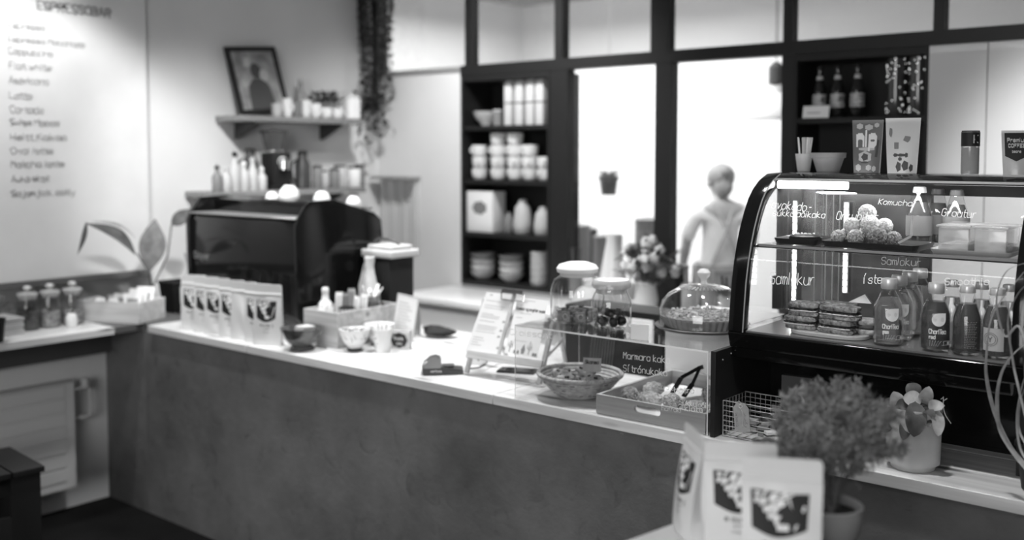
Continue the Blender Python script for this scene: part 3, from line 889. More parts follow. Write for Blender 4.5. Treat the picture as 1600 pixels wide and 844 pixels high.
emit('bottle', G().lathe([(.02, 0), (.033, .004), (.036, .06), (.037, .11), (.036, .135), (.026, .16), (.015, .175), (.0135, .2), (.015, .205), (.0155, .217), (.012, .224), (0, .226)], 28, wob=lambda a, z: 1 + .04 * math.cos(5 * a) * (1 if z < .15 else 0)), CER, t)
g = G()
for k in range(9): a = k * .7; g.tube([(.038 * math.cos(a), .038 * math.sin(a), .12), (.03 * math.cos(a + .3), .03 * math.sin(a + .3), .158)], .0012, 5)
emit('painted_mark', g, MID, t)
t = thing('sachet_jar', 'checked dark and white patterned jar in the middle of the crate', 'jar', inc(.05, -.09))
emit('jar', G().lathe([(.03, 0), (.034, .005), (.034, .14), (.031, .145), (.028, .145), (.028, .01), (0, .01)], 32), mat('dark_jar', .03, .5), t)
g = G()
for i in range(7):
    for k in range(16):
        a = 2 * PI * (k + .5 * (i % 2)) / 16
        c = V((.0345 * math.cos(a), .0345 * math.sin(a), .03 + i * .017)); tx = V((-math.sin(a), math.cos(a), 0)) * .0042; up = V((0, 0, .006))
        g.add([c - tx - up, c + tx - up, c + tx + up, c - tx + up], [(0, 1, 2, 3)])
emit('check_pattern', g, WHITE, t)
for k, (dx, dy, ti, hh, lb) in enumerate(((.02, -.02, .2, .17, 'long pale sachet lying across the jars in the crate'), (.045, -.005, .2, .18, 'flat white sachet slanting over the right of the crate'), (-.04, .03, -.1, .19, 'pale sachet standing at the back left of the crate'),
                                           (.0, -.06, .1, .185, 'grey sachet behind the checked jar in the crate'), (-.06, -.04, .05, .18, 'cream sachet at the left end of the crate'))):
    t = thing('sachet', lb, 'sachet', inc(dx, dy, .013), .25 * k, 'sachets in the crate')
    Mx = Matrix.Rotation(ti * .5, 4, 'Y')
    emit('packet', G(Mx).box(-.016, .016, -.004, .004, 0, hh), [PAPER, WHITE, KRAFT, MID, PAPER][k], t, .002, 1)
    emit('seal', G(Mx).box(-.016, .016, -.001, .001, hh, hh + .008), [PAPER, WHITE, KRAFT, MID, PAPER][k], t)
t = thing('clay_pot', 'small grey pot of packets at the right end of the crate', 'pot', inc(.05, .055))
emit('pot', G().lathe([(.022, 0), (.03, .15), (.034, .152), (.034, .175), (.03, .175), (.027, .15), (0, .15)], 28), MID, t)
g = G()
for k in range(7):
    a = k * .9; g.bar((.01 * math.cos(a), .01 * math.sin(a), .155), (.045 * math.cos(a), .045 * math.sin(a), .20 + .01 * (k % 3)), .014, .003)
emit('paper_stick', g, PAPER, t)
# folded paper bag with pale twist rising behind the crate
t = thing('paper_bag', 'crumpled pale paper bag rising behind the crate beside the black grinder bin', 'paper bag', inc(-.02, .105))
emit('bag', G().lathe([(.05, 0), (.055, .05), (.052, .12), (.045, .18), (.03, .24), (.022, .29), (.026, .33), (.02, .335), (.012, .28)], 22, sy=.7, wob=lambda a, z: 1 + .14 * math.sin(4 * a + 30 * z), cap=False), mat('paper_bag_pale', .55, .8, noise=.1, scale=20, bump=.4), t)
# leaflet in an upright white holder behind the crate
t = thing('menu_card', 'white leaning card standing right of the crate', 'card', (-3.0, 2.93, ZT + .009), math.radians(20))
Mx = Matrix.Rotation(.16, 4, 'Y')
emit('card', G(Mx).box(-.045, .05, -.001, .001, 0.001, .185), PAPER, t)
emit('frame_edge', G(Mx).box(-.047, -.045, -.003, .003, 0.001, .188).box(.05, .052, -.003, .003, 0.001, .188).box(-.047, .052, -.003, .003, .185, .188), LIGHT, t)
g = G(Mx)
for k in range(9): g.box(-.035, .03 - .01 * (k % 3), -.0016, -.0011, .04 + k * .014, .043 + k * .014)
emit('print', g, GREYINK, t)
# clear glass with rounded top
t = thing('glass_dome', 'clear narrow glass cloche right of the crate in front of the black bin', 'cloche', (-3.03, 3.03, ZT))
emit('glass_body', G().lathe([(.03, .012), (.031, .06), (.031, .115), (.024, .135), (.012, .145), (0, .147)], 32, cap=False), mat('frosted_glass', .6, .2, trans=.6), t)
emit('base', G().lathe([(.036, 0), (.036, .01), (.03, .012), (0, .012)], 32), LIGHT, t)

# dark glazed bowl of packets, floral white bowl, paper cup, thank-you block
db = thing('dark_bowl', 'dark glazed footed bowl of white sugar packets near the coffee bags', 'bowl', (PZ(482, 544, ZT).x, 2.545, ZT))
emit('bowl', G().lathe([(.048, 0), (.05, .004), (.047, .012), (.04, .018), (.058, .03), (.074, .052), (.084, .082), (.086, .09), (.083, .09), (.072, .056), (.05, .034), (0, .03)], 44), mat('dark_glaze', .08, .15, noise=.6, scale=25, coat=.5), db)
t = thing('sugar_packet', 'white sugar packet', 'sugar packet', (0, 0, 0)); bpy.data.objects.remove(t)
for k in range(7):
    P = db.location + V((.012 + .008 * (k - 3), .0, .064 + .003 * (k % 2)))
    t = thing('sugar_packet', 'white paper sugar packet, %s of the sheaf in the dark bowl' % ['leftmost', 'second from left', 'third from left', 'middle one', 'third from right', 'second from right', 'rightmost'][k], 'sugar packet', P, -.3, 'sugar packets in the dark bowl')
    Mx = Matrix.Rotation(.55, 4, 'Y')
    emit('packet', G(Mx).box(-.003, .0, -.026, .026, -.02, .04), PAPER, t, .0012, 1)
wbw = thing('floral_bowl', 'white footed bowl with brushed floral marks, full of small packets', 'bowl', (-2.997, 2.665, ZT))
emit('bowl', G().lathe([(.028, 0), (.029, .012), (.026, .016), (.036, .026), (.052, .048), (.062, .078), (.064, .088), (.061, .088), (.05, .05), (.03, .03), (0, .028)], 44), CER, wbw)
g = G().lathe([(.0285, .0), (.0297, .002), (.0297, .011), (.0282, .0135)], 32); emit('foot_band', g, DARK, wbw)
rnd = random.Random(8); g = G()
for k in range(26):
    a = 2 * PI * k / 26; z0 = rnd.uniform(.032, .045); z1 = rnd.uniform(.055, .075)
    def rr(z): return .0262 + (z - .016) * .62 + .003 if z < .048 else .0522 + (z - .048) * .33 + .001
    b0 = .12
    p = [V((rr(z) * math.cos(a + d), rr(z) * math.sin(a + d), z)) for z, d in ((z0, 0), ((z0 + z1) / 2, b0 * .5), (z1, b0 * rnd.uniform(-1, 1)))]
    g.tube(p, [.0006, .0016, .0007], 5)
emit('brush_mark', g, MID, wbw)
for k in range(10):
    a = k * 2.4; R = .012 + .003 * k
    P = wbw.location + V((R * math.cos(a), R * math.sin(a), .082 + .003 * (k % 3)))
    t = thing('small_packet', '%s packet %s in the floral bowl' % (['white', 'dark', 'striped pale'][k % 3], ['in the middle', 'just left of centre', 'near the front', 'at the right of centre', 'by the back rim', 'by the left rim', 'by the front rim', 'at the right rim', 'at the back left', 'at the back right'][k]), 'packet', P, a, 'packets in the floral bowl')
    Mx = Matrix.Rotation(rnd.uniform(-.5, .5), 4, 'Y') @ Matrix.Rotation(rnd.uniform(-.3, .3), 4, 'X')
    emit('packet', G(Mx).box(-.02, .02, -.011, .011, -.002, .001), [PAPER, DARK, LIGHT][k % 3], t, .0008, 1)
    emit('band', G(Mx).box(-.007, .004, -.0113, .0113, -.0024, .0014), [MID, PAPER, DARK][k % 3], t)
P = V((-3.005, 2.805, ZT))
t = thing('floral_bowl', 'second white bowl with marks, half hidden behind the paper cup', 'bowl', (P.x, P.y, ZT))
for ch in [o for o in bpy.data.objects if o.parent == wbw]:
    c = ch.copy(); COL.objects.link(c); c.parent = t
pc = thing('paper_cup', 'white paper cup with a speckled print and sticks in it, front of the crate', 'cup', PZ(595, 549, ZT) + V((.01, 0, 0)))
emit('cup_wall', G().lathe([(.03, 0), (.031, .003), (.036, .088), (.039, .089), (.0395, .093), (.037, .094), (.034, .088), (.029, .006), (0, .006)], 40), mat('cup_paper', .78, .6), pc)
rnd = random.Random(3); g = G()
for k in range(22):
    a = rnd.uniform(-2.7, -1.4); z = rnd.uniform(.018, .06); R = .0304 + z * .062 + .0005
    c = V((R * math.cos(a), R * math.sin(a), z)); tx = V((-math.sin(a), math.cos(a), 0)) * rnd.uniform(.001, .003); up = V((0, 0, rnd.uniform(.001, .003)))
    g.add([c - tx - up, c + tx - up, c + tx + up, c - tx + up], [(0, 1, 2, 3)])
emit('speckle_print', g, MID, pc)
for k in range(3):
    t = thing('stir_stick', 'pale stirring stick, %s of those in the paper cup' % ['left', 'middle', 'right'][k], 'stirring stick', pc.location + V((-.016 + .014 * k, 0, .0065)), .2 * k, 'sticks in the paper cup')
    emit('stick', G(Matrix.Rotation(-.08 + .08 * k, 4, 'Y')).box(-.003, .003, -.0008, .0008, 0, .108), WOODZ, t)
ty = thing('thank_you_block', 'clear block with a dark scalloped badge reading Thank you', 'sign', PZ(623, 546, ZT), math.radians(26))
emit('block', G().box(-.046, .046, -.0, .034, 0, .075), mat('clear_block', .75, .15, trans=.5), ty, .003)
g = G(); vs = [V((0.002, -.0008, .037))]
for k in range(48):
    a = 2 * PI * k / 48; R = 1 + .05 * math.cos(a * 8)
    vs.append(V((.002 + .034 * R * math.cos(a), -.0008, .037 + .030 * R * math.sin(a))))
g.add(vs, [(0, 1 + k, 1 + (k + 1) % 48) for k in range(48)]); emit('badge', g, INK, ty)
g = G(); ribbons(g, 'Thank', plane_map((-.022, -.0014, .038), (1, 0, 0), (0, 0, 1)), .013, .042, .0018); ribbons(g, 'you', plane_map((-.01, -.0014, .020), (1, 0, 0), (0, 0, 1)), .011, .024, .0018); emit('lettering', g, WHITE, ty)

# black bin with cream lid at the back of the counter
bn = thing('grinder_bin', 'black square bin with a cream lid right of the espresso machine', 'bin', (-3.24, 3.04, ZT))
bl, br = PZ(572, 515, ZT), PZ(640, 515, ZT)
emit('body', G().box(-.075, .085, -.03, .12, 0.0, .33), MATB, bn, .008)
emit('lid', G().box(-.087, .11, -.042, .135, .331, .365).box(-.07, .09, -.02, .11, .3652, .385), mat('cream_plastic', .5, .4), bn, .01, 3)
emit('badge', G(Matrix.Translation((-.05, -.032, .275)) @ Matrix.Rotation(PI / 2, 4, 'X')).lathe([(.026, 0), (.024, .004), (0, .006)], 24), MID, bn)
g = G().tube([(-.05, .0, .388), (-.03, .02, .41), (.03, .02, .41), (.07, .05, .388)], .006); emit('lid_handle', g, DARK, bn)
# dark folded cloth
t = thing('dark_cloth', 'dark folded cloth lying on the counter right of the black bin', 'cloth', (-2.93, 3.09, ZT), .5)
emit('cloth', G().blob((0, 0, .024), (.075, .045, .018), 3, .3, 20, 2.5).blob((-.03, .01, .038), (.045, .03, .012), 6, .3, 18, 2.5), mat('dark_cloth', .02, .9), t)

# ------------------------------------------------------------------ card terminal
tm = thing('card_terminal', 'grey card payment terminal with a keypad hood and trailing cable', 'card terminal', (-2.44, 2.588, ZT), math.radians(45))
tm.scale = (.82,) * 3
prof = [(-.09, .004), (-.088, .022), (-.02, .03), (.06, .042), (.088, .04), (.092, .02), (.09, .004)]
TG = mat('terminal_grey', .28, .4)
emit('body', G().prism([(-y, z) for y, z in prof][::-1], -.041, .041, 'x').__class__(Matrix.Rotation(PI / 2, 4, 'Z')).prism(prof, -.041, .041, 'x'), mat('terminal_dark', .05, .35), tm, .004)
R9 = Matrix.Rotation(PI / 2, 4, 'Z')
g = G(R9).prism([(-.086, .0225), (-.022, .031), (-.022, .033), (-.086, .0245)], -.036, .036, 'x'); 
TG2 = mat('terminal_pale', .34, .4)
emit('keypad_plate', G(R9).prism([(.02, .0365), (.084, .0425), (.084, .0445), (.02, .0385)], -.036, .036, 'x'), TG2, tm)
g = G(R9)
for i in range(4):
    for k in range(3):
        y = .028 + i * .014; z = .0392 + (y - .02) * .09; x = -.022 + k * .022
        g.box(x - .008, x + .008, y - .0045, y + .0045, z, z + .004)
emit('key', g, mat('key_pale', .62, .4), tm, .0008, 1)
emit('screen', G(R9).box(-.028, .028, -.05, .0, .0335, .0365), mat('screen_dark', .02, .1), tm)
for s_ in (-1, 1):
    emit('hood_wing', G(R9).prism([(.012, .03), (.012, .068), (.03, .076), (.055, .07), (.084, .046), (.084, .03)], s_ * .041 - .0015, s_ * .041 + .0015, 'x'), TG, tm, .0008, 1)
emit('hood_back', G(R9).box(-.041, .041, .008, .0115, .034, .07), TG, tm)
g = ribbons(G(), 'verifone', plane_map((-.055, -.0416, .012), (1, 0, 0), (0, 0, 1)), .010, .048, .0016); emit('logo', g, WHITE, tm)
a = tm.location
pts = [V(p) for p in ((-2.376, 2.652, ZT + .014), (-2.385, 2.72, ZT + .006), (-2.41, 2.79, ZT + .006), (-2.48, 2.87, ZT + .006), (-2.6, 3.02, ZT + .006), (-2.75, 3.2, ZT + .006))]
def smooth(pts, n=8):
    out = []
    for i in range(len(pts) - 1):
        p0, p1, p2, p3 = pts[max(i - 1, 0)], pts[i], pts[i + 1], pts[min(i + 2, len(pts) - 1)]
        for k in range(n):
            t_ = k / n
            out.append(.5 * ((2 * p1) + (p2 - p0) * t_ + (2 * p0 - 5 * p1 + 4 * p2 - p3) * t_ ** 2 + (3 * p1 - p0 - 3 * p2 + p3) * t_ ** 3))
    out.append(pts[-1]); return out
g = W2(tm).tube(smooth(pts), .003, 8); g.v = [p / .82 for p in g.v]; emit('cable', g, MATB, tm)

# ================================================================== MIDDLE OF THE COUNTER
# ------------------------------------------------------------------ menu easel
fa, fb = V((-2.35, 2.612, ZT)), V((-2.045, 2.64, ZT))
tp = PY(803, 462, 2.75)
es = thing('menu_easel', 'small wooden easel holding two printed menu sheets under a metal clip', 'easel', ((fa.x + fb.x) / 2, 2.63, ZT))
eu = (fb - fa).normalized(); en = eu.cross((tp - fa)).normalized()
if en.y > 0: en = -en
ev = en.cross(eu)
if ev.z < 0: ev = -ev


def ep(x, y, off=0.): return PPL(x, y, fa + en * off, en) if off else PPL(x, y, fa, en)


def up_to(p, z): return p + ev * ((z - p.z) / ev.z)


P1, P2 = ep(739, 553), ep(845, 566)
fa2 = fa + ev * .009; fb2 = fb + ev * .009
for p, nme in ((fa2, 'leg'), (fb2, 'leg')):
    emit(nme, W2(es).bar(p, up_to(p, 1.16), .016, .012, -en), WOODZ, es, .001, 1)
z1 = P1.z
emit('rail', W2(es).bar(up_to(fa2, z1 - .006) + en * .0158 - eu * .006, up_to(fb2, z1 - .006) + en * .0158 + eu * .006, .0125, .026, -en.cross(eu)), WOODL, es, .001, 1)
mA, mB = ep(781, 560), ep(807, 459)
emit('centre_post', W2(es).bar(mA + en * .012, mB + en * .012, .013, .007, -en), WOODZ, es, .001, 1)
# rear legs and side struts
hb = [up_to(fa2, 1.15), up_to(fb2, 1.15)]
rf = [V((-2.40, 2.905, ZT + .004)), V((-2.15, 2.94, ZT + .004))]
for a, b_ in zip(hb, rf):
    emit('rear_leg', W2(es).bar(a - en * .008, b_, .013, .01, V((1, 0, 0))), WOODZ, es, .001, 1)
for a, b_ in zip(hb, rf):
    fr = fa2 if a is hb[0] else fb2
    s0 = up_to(fr, 1.0); tt = (1.03 - b_.z) / (a.z - b_.z); s1_ = b_ + (a - b_) * tt
    emit('strut', W2(es).bar(s0 - eu * 0 + V((.009, 0, 0)), s1_ + V((.011, 0, 0)), .006, .012, V((0, 0, 1))), WOODL, es, .0008, 1)
clA, clB = ep(787, 459), ep(822, 463)
g = W2(es)
o_ = en * .016
for a, b_ in ((clA, clB), (ep(787, 470), ep(820, 474))):
    g.tube([a + o_, b_ + o_], .0022, 8)
g.tube([clA + o_, ep(787, 470) + o_], .0022).tube([clB + o_, ep(820, 474) + o_], .0022)
g.bar(ep(789, 457.5) + en * .02, ep(820, 461) + en * .02, .007, .014, ev)
emit('clip', g, CHROME, es)
for lab, qd, txt in (('left white sheet of printed menu on the wooden easel', ((762, 457), (804, 463), (782, 557), (728, 549)), 0),
                     ('right white sheet on the wooden easel headed Oumslar og engifer supa with drawn cacti', ((811, 465), (858, 471), (841, 561), (789, 552)), 1)):
    q4 = [ep(*p) for p in qd]
    t = thing('menu_sheet', lab, 'paper sheet', ((q4[2] + q4[3]) / 2))
    off = en * .0070
    emit('sheet', W2(t).slab([q4[3] + off, q4[2] + off, q4[1] + off, q4[0] + off], .0008, en), PAPER, t)
    off2 = en * .0073
    def sp(u, v, q4=q4, off2=off2):
        a = q4[3].lerp(q4[2], u); b_ = q4[0].lerp(q4[1], u)
        return a.lerp(b_, v) + off2
    g = W2(t); rnd = random.Random(5 + txt)
    rows = [(.86, .55), (.78, .7), (.74, .66), (.64, .4), (.61, .62), (.58, .6), (.52, .5), (.44, .62), (.41, .6), (.38, .56), (.34, .6), (.24, .3), (.2, .35), (.16, .2), (.12, .3)] if txt == 0 else [(.95, .4), (.92, .25), (.72, .35), (.64, .2), (.5, .7), (.48, .3), (.34, .12), (.24, .4)]
    for v, L in rows:
        u0 = .1 if txt == 0 else (.1 if L < .3 else .2)
        g.add([sp(u0, v), sp(u0 + L, v), sp(u0 + L, v + .008), sp(u0, v + .008)], [(0, 1, 2, 3)])
    emit('small_print', g, GREYINK, t)
    g = W2(t)
    if txt == 0:
        for u in (.16, .22): g.add([sp(u, .945), sp(u + .035, .945), sp(u + .035, .975), sp(u, .975)], [(0, 1, 2, 3)])
        for (u, v) in ((.86, .4), (.88, .55), (.84, .3), (.9, .12)):
            c = [sp(u, v)] + [sp(u + .05 * math.cos(k) * (1 + .3 * math.cos(3 * k)), v + .022 * math.sin(k)) for k in range(7)]
            g.add(c, [(0, 1 + k, 1 + (k + 1) % 7) for k in range(7)])
        emit('drawing', g, GREYINK, t)
    else:
        ribbons(g, 'Oumslar og engifer supa', lambda a, b_: sp(.04 + a, .78 + b_), .045, .93, .012, 0)
        emit('heading', g, INK, t)
        g = W2(t)
        def poly(pts): g.add([sp(*p) for p in pts], [tuple(range(len(pts)))])
        for u, s_ in ((.14, 1.), (.72, 1.15)):
            poly([(u - .012, .03), (u + .012, .03), (u + .012, .03 + .2 * s_), (u - .012, .03 + .2 * s_)])
            for k, dd in ((1, .05), (-1, .06), (1, .09)):
                h0 = .06 + dd
                poly([(u, h0), (u + k * .06, h0 + .01), (u + k * .06, h0 + .02), (u, h0 + .012)])
                poly([(u + k * .05, h0 + .01), (u + k * .068, h0 + .01), (u + k * .068, h0 + .07), (u + k * .05, h0 + .07)])
        poly([(.5, .03), (.58, .03), (.6, .1), (.57, .17), (.55, .2), (.52, .17), (.48, .1)])
        for u in (.3, .4, .86, .93):
            poly([(u - .03, .02), (u + .03, .02), (u + .035, .06), (u, .09), (u - .035, .06)])
        emit('cactus_drawing', g, mat('drawing_grey', .22, .8), t)
# small card lying under the easel and a dark folded item behind it
t = thing('price_card', 'small white card standing under the easel beside the terminal cable', 'card', PZ(748, 571, ZT), .3)
emit('card', G().box(-.03, .03, -.0008, .0008, 0, .03), PAPER, t); emit('print', G().box(-.004, .002, -.0013, -.0009, .018, .022), INK, t)
t = thing('phone', 'dark phone lying face up on the counter behind the easel legs', 'phone', (-2.245, 2.775, ZT), .4)
emit('body', G().box(-.07, .07, -.036, .036, 0, .008), MATB, t, .003); emit('screen', G().box(-.064, .064, -.032, .032, .0081, .0086), mat('screen_dark', .02, .1), t)

# ------------------------------------------------------------------ acrylic pastry guard
gx0, gx1, gy0, gy1, gz = -2.012, -1.318, 2.474, 2.83, 1.135
gd = thing('pastry_guard', 'clear acrylic pastry guard with white handwriting on its front', 'sneeze guard', (-1.66, 2.65, ZT))
EDGE = mat('acrylic_edge', .9, .3)
emit('front_panel', W2(gd).box(gx0, gx1, gy0, gy0 + .004, ZT, gz), GLT, gd)
emit('side_panel', W2(gd).box(gx0, gx0 + .004, gy0 + .0042, gy1, ZT, gz), GLT, gd)
emit('side_panel', W2(gd).box(gx1 - .004, gx1, gy0 + .0042, gy1, ZT, gz), GLT, gd)
emit('top_panel', W2(gd).box(gx0, gx1, gy0, gy1, gz + .0002, gz + .0042), GLT, gd)
g = W2(gd)
g.box(gx0 - .0005, gx1 + .0005, gy0 - .0006, gy0 + .0003, gz - .0005, gz + .0045)
emit('polished_edge', g, EDGE, gd)
g = W2(gd).box(gx0 - .0006, gx0 + .001, gy0 - .0006, gy0 + .001, ZT, gz); emit('polished_edge', g, EDGE, gd)
g = W2(gd).box(gx1 - .002, gx1 + .0006, gy0 - .0006, gy0 + .002, ZT, gz); emit('polished_edge', g, EDGE, gd)
g = W2(gd).box(gx0 - .0004, gx0 + .0006, gy1 - .001, gy1, ZT, gz); emit('polished_edge', g, EDGE, gd)
TOPZ = gz + .0046


def scribble(par, txt, xa, ya, xb, yb, hpx, th=.0016, Y=gy0 - .0008, m=CHALK, seed=1, name='handwriting'):
    A, B = PY(xa, ya, Y), PY(xb, yb, Y)
    u_ = (B - A); L = u_.length
    h = hpx * dep(A) / F
    g = ribbons(W2(par), txt, plane_map(A, u_, (0, 0, 1)), h, L, th, h * .03, seed)
    return emit(name, g, m, par)


scribble(gd, 'Croissant', 797, 523, 861, 529, 9)
scribble(gd, 'Marmara kaka', 974, 560, 1046, 568, 10)
scribble(gd, 'Sítrónukaka', 974, 580, 1042, 588, 10)
scribble(gd, 'Chocolate chip', 1012, 604, 1075, 614, 7, .001)
scribble(gd, 'hafra', 1054, 614, 1084, 615, 9)
scribble(gd, 'Súkkulaði', 1062, 632, 1103, 638, 8)
scribble(gd, 'klatti', 1070, 642, 1098, 645, 9)
scribble(gd, 'hafrakl', 1034, 641, 1064, 645, 7, .0012)

# jars, dome, card and star on the guard top
JA = PZ(902, 501, TOPZ); JB = PZ(955, 511, TOPZ)
j1 = lidded_jar('biscuit_jar', 'large ribbed glass jar of wafers with a domed white lid, on the pastry guard', JA, .088, .20, None, MIXL, .2, 3, 'dome', mat('jar_lid_white', .8, .35), .66, ribs=36)
j2 = lidded_jar('sweet_jar', 'smaller glass jar of dark sweets with a stopper, on the pastry guard', JB, .064, .155, None, MIXB, .06, 5, 'flat', None, .78)
for ch in list(bpy.data.objects):
    if ch.parent == j1 and ch.name.startswith('contents'): bpy.data.objects.remove(ch)
for ch in list(bpy.data.objects):
    if ch.parent == j2 and (ch.name.startswith('contents') or ch.name.startswith('lid')): bpy.data.objects.remove(ch)
emit('lid', G().lathe([(.048, .109), (.05, .124), (.058, .126), (.062, .132), (.062, .142), (.055, .152), (0, .156)], 40), mat('stopper_glass', .85, .15, trans=.35), j2)
rnd = random.Random(11)
words_ = ['front', 'front left', 'left', 'back left', 'back', 'back right', 'right', 'front right', 'inner front', 'inner left', 'inner back', 'inner right']
for k in range(12):
    a = -PI / 2 - 2 * PI * k / 8 if k < 8 else -PI / 2 - 2 * PI * (k - 8) / 4 + .4
    R = .06 if k < 8 else .024
    t = thing('wafer', 'round-marked wafer standing at the %s of the ribbed biscuit jar' % words_[k], 'wafer', JA + V((R * math.cos(a), R * math.sin(a), .0045)), a + PI / 2, 'wafers in the ribbed jar')
    g = G().box(-.016, .016, -.007, .007, 0, .034); emit('biscuit', g, mat('wafer_tone', .3, .7, noise=.4, scale=60, bump=.3), t, .002)
    g = G().tube([(.009 * math.cos(q_ * .5), -.0075, .017 + .009 * math.sin(q_ * .5)) for q_ in range(13)], .0014, 5); emit('ring_mark', g, LIGHT, t)
t = thing('dark_cake_log', 'dark fluted biscuit stack inside the ribbed biscuit jar', 'biscuit stack', JA + V((.012, .0, .04)))
bpy.data.objects.remove(t)
for k in range(7):
    a = k * 2 * PI / 6 + .3; R = .034 if k < 6 else 0
    t = thing('sweet', '%s sweet %s inside the stoppered jar' % (['dark chocolate', 'striped', 'pale grey', 'dark', 'mottled', 'black', 'striped pale'][k], ['at the right', 'at the back right', 'at the back left', 'at the left', 'at the front left', 'at the front right', 'in the middle'][k]), 'sweet', JB + V((R * math.cos(a), R * math.sin(a), .005)), a * 1.7, 'sweets in the stoppered jar')
    c = [mat('choc_dark', .02, .35), mat('choc_stripe', .2, .5, noise=.9, scale=90), LIGHT, mat('choc_dark', .02, .35), MIXB, MATB, MIXL][k]
    g = G(); g.blob((0, 0, .016), (.015, .013, .016), k, .3, 14, 2.2); emit('candy', g, c, t)
    g = G().tube([(-.014, 0, .02), (0, 0, .033), (.014, 0, .02)], .0018, 5); emit('drizzle', g, LIGHT, t)
for k in range(3):
    a = k * 2.1 + 1; R = .02
    t = thing('sweet', 'upper sweet %s of the stoppered jar' % ['on the left', 'at the back', 'on the right'][k], 'sweet', JB + V((R * math.cos(a + 2), R * math.sin(a + 2), .034)), a, 'sweets in the stoppered jar')
    emit('candy', G().blob((0, 0, .014), (.019, .013, .012), 20 + k, .4, 14, 2.2), [MIXL, mat('choc_dark', .02, .35), MIXB][k], t)
t = thing('white_card', 'blank white card propped beside the stoppered jar at the guard edge', 'card', PZ(999, 531, TOPZ), .25)
emit('card', G(Matrix.Rotation(-.12, 4, 'X')).box(-.028, .028, 0, .0012, 0, .045), PAPER, t, .0004, 1)
t = thing('glass_star', 'small clear glass star leaning in front of the stoppered jar', 'ornament', PZ(981, 524, TOPZ) + V((0, 0, .001)), .5)
pts = [((.024 if k % 2 == 0 else .009) * math.cos(PI / 2 + k * PI / 5), .024 + (.024 if k % 2 == 0 else .009) * math.sin(PI / 2 + k * PI / 5)) for k in range(10)]
zmin = min(p[1] for p in pts)
emit('star', G().prism([(a, b_ - zmin) for a, b_ in pts], -.004, .004, 'y'), mat('star_glass', .9, .08, trans=.7), t, .001, 1)

# white riser box with cake dish and dome
rb = thing('white_riser', 'white box behind the pastry guard carrying the rear of the cake dish', 'box', (-1.5, 3.08, ZT))
emit('body', W2(rb).box(-1.74, -1.312, 2.955, 3.24, ZT, gz + .002), mat('riser_white', .92, .5), rb, .004)
bb = thing('black_case', 'black case with a ribbed strip standing behind the pastry basket', 'case', (-1.95, 3.08, ZT))
emit('body', W2(bb).box(-2.2, -1.775, 3.0, 3.16, ZT, 1.128), MATB, bb, .008)
g = W2(bb)
for k in range(9):
    a = PY(931 + k * 4.2, 519, 2.999); b_ = PY(922 + k * 4.2, 572, 2.999)
    g.bar(V((a.x, 2.998, 1.115)), V((b_.x, 2.998, .915)), .003, .004, (0, 1, 0))
emit('ribbed_strip', g, mat('rib_grey', .12, .4), bb)
CDc = PZ(1084, 508, TOPZ); CDc = V((-1.505, 2.79, TOPZ))
cd = thing('cake_dish', 'dark round tray with a fluted glass flan dish under a glass dome', 'cake stand', CDc)
emit('tray', G().lathe([(.11, 0), (.145, .004), (.152, .012), (.149, .014), (.14, .008), (0, .006)], 56), mat('tray_dark', .06, .4), cd)
fl = lambda a, z: 1 + .02 * math.cos(a * 40) * min(1, z / .01)
emit('flan_dish', G().lathe([(.115, .0085), (.118, .012), (.132, .042), (.135, .044), (.129, .044), (.115, .014), (0, .012)], 240, wob=fl), mat('fluted_dish', .8, .12, trans=.55), cd)
emit('dome', G().lathe([(.139, .015), (.139, .05), (.13, .085), (.11, .11), (.08, .128), (.04, .138), (.012, .142)], 56, cap=False), GLJ, cd)
emit('dome_knob', G().lathe([(.012, .141), (.009, .15), (.011, .158), (.02, .168), (.021, .178), (.012, .188), (0, .19)], 28), CER, cd)
g = G()
for k in range(36):
    a = 2 * PI * k / 36; g.tube([(.05 * math.cos(a), .05 * math.sin(a), .1365), (.078 * math.cos(a), .078 * math.sin(a), .1295)], .0018, 5)
emit('dome_flute', g, mat('star_glass', .9, .08, trans=.7), cd)
ck = thing('crumble_cake', 'crumbly round cake in the fluted dish under the dome', 'cake', CDc + V((0, 0, .0145)))
emit('cake', G().lathe([(.104, 0), (.116, .024), (.11, .032), (.06, .036), (0, .036)], 60, wob=lambda a, z: 1 + .012 * math.sin(17 * a + 90 * z)), mat('cake_tone', .32, .8, noise=.8, scale=70, bump=1.), ck)
rnd = random.Random(2); g = G()
for k in range(140):
    a = rnd.uniform(0, 2 * PI); R = .106 * math.sqrt(rnd.random()); s_ = rnd.uniform(.003, .0075)
    g.blob((R * math.cos(a), R * math.sin(a), .036), s_, k, .5, 6)
o = emit('crumble', g, mat('crumb_tone', .5, .8, noise=.6, scale=90), ck); o['kind'] = 'stuff'

# ------------------------------------------------------------------ scone basket
BKc = PZ(911, 611, ZT); BKc.x = -1.862; BKc.y = 2.625
bk = thing('bread_basket', 'shallow coiled straw basket of scones with a name card in it', 'basket', BKc)
prof = [(.055, 0.0), (.062, .0)]
rows_ = 9
prof = []
for i in range(rows_ * 4 + 1):
    s_ = i / (rows_ * 4); r_ = .058 + (.137 - .058) * s_ ** .85; z_ = .002 + .07 * s_ ** 1.25
    b_ = .0022 * abs(math.sin(PI * i / 4))
    prof.append((r_ + b_, z_ - b_ * .5))
inner = [(r_ - .007, z_ + .0045) for r_, z_ in prof[::-1]]
STR = mat('straw', .42, .7, noise=.35, scale=55, bump=.3)
emit('basket_wall', G().lathe([(.0, .0)] + prof + inner + [(0, .006)], 72), STR, bk)
emit('rim', G().tube([(.135 * math.cos(2 * PI * k / 72), .135 * math.sin(2 * PI * k / 72), .074) for k in range(72)], .0075, 10, True), STR, bk)
g = G()
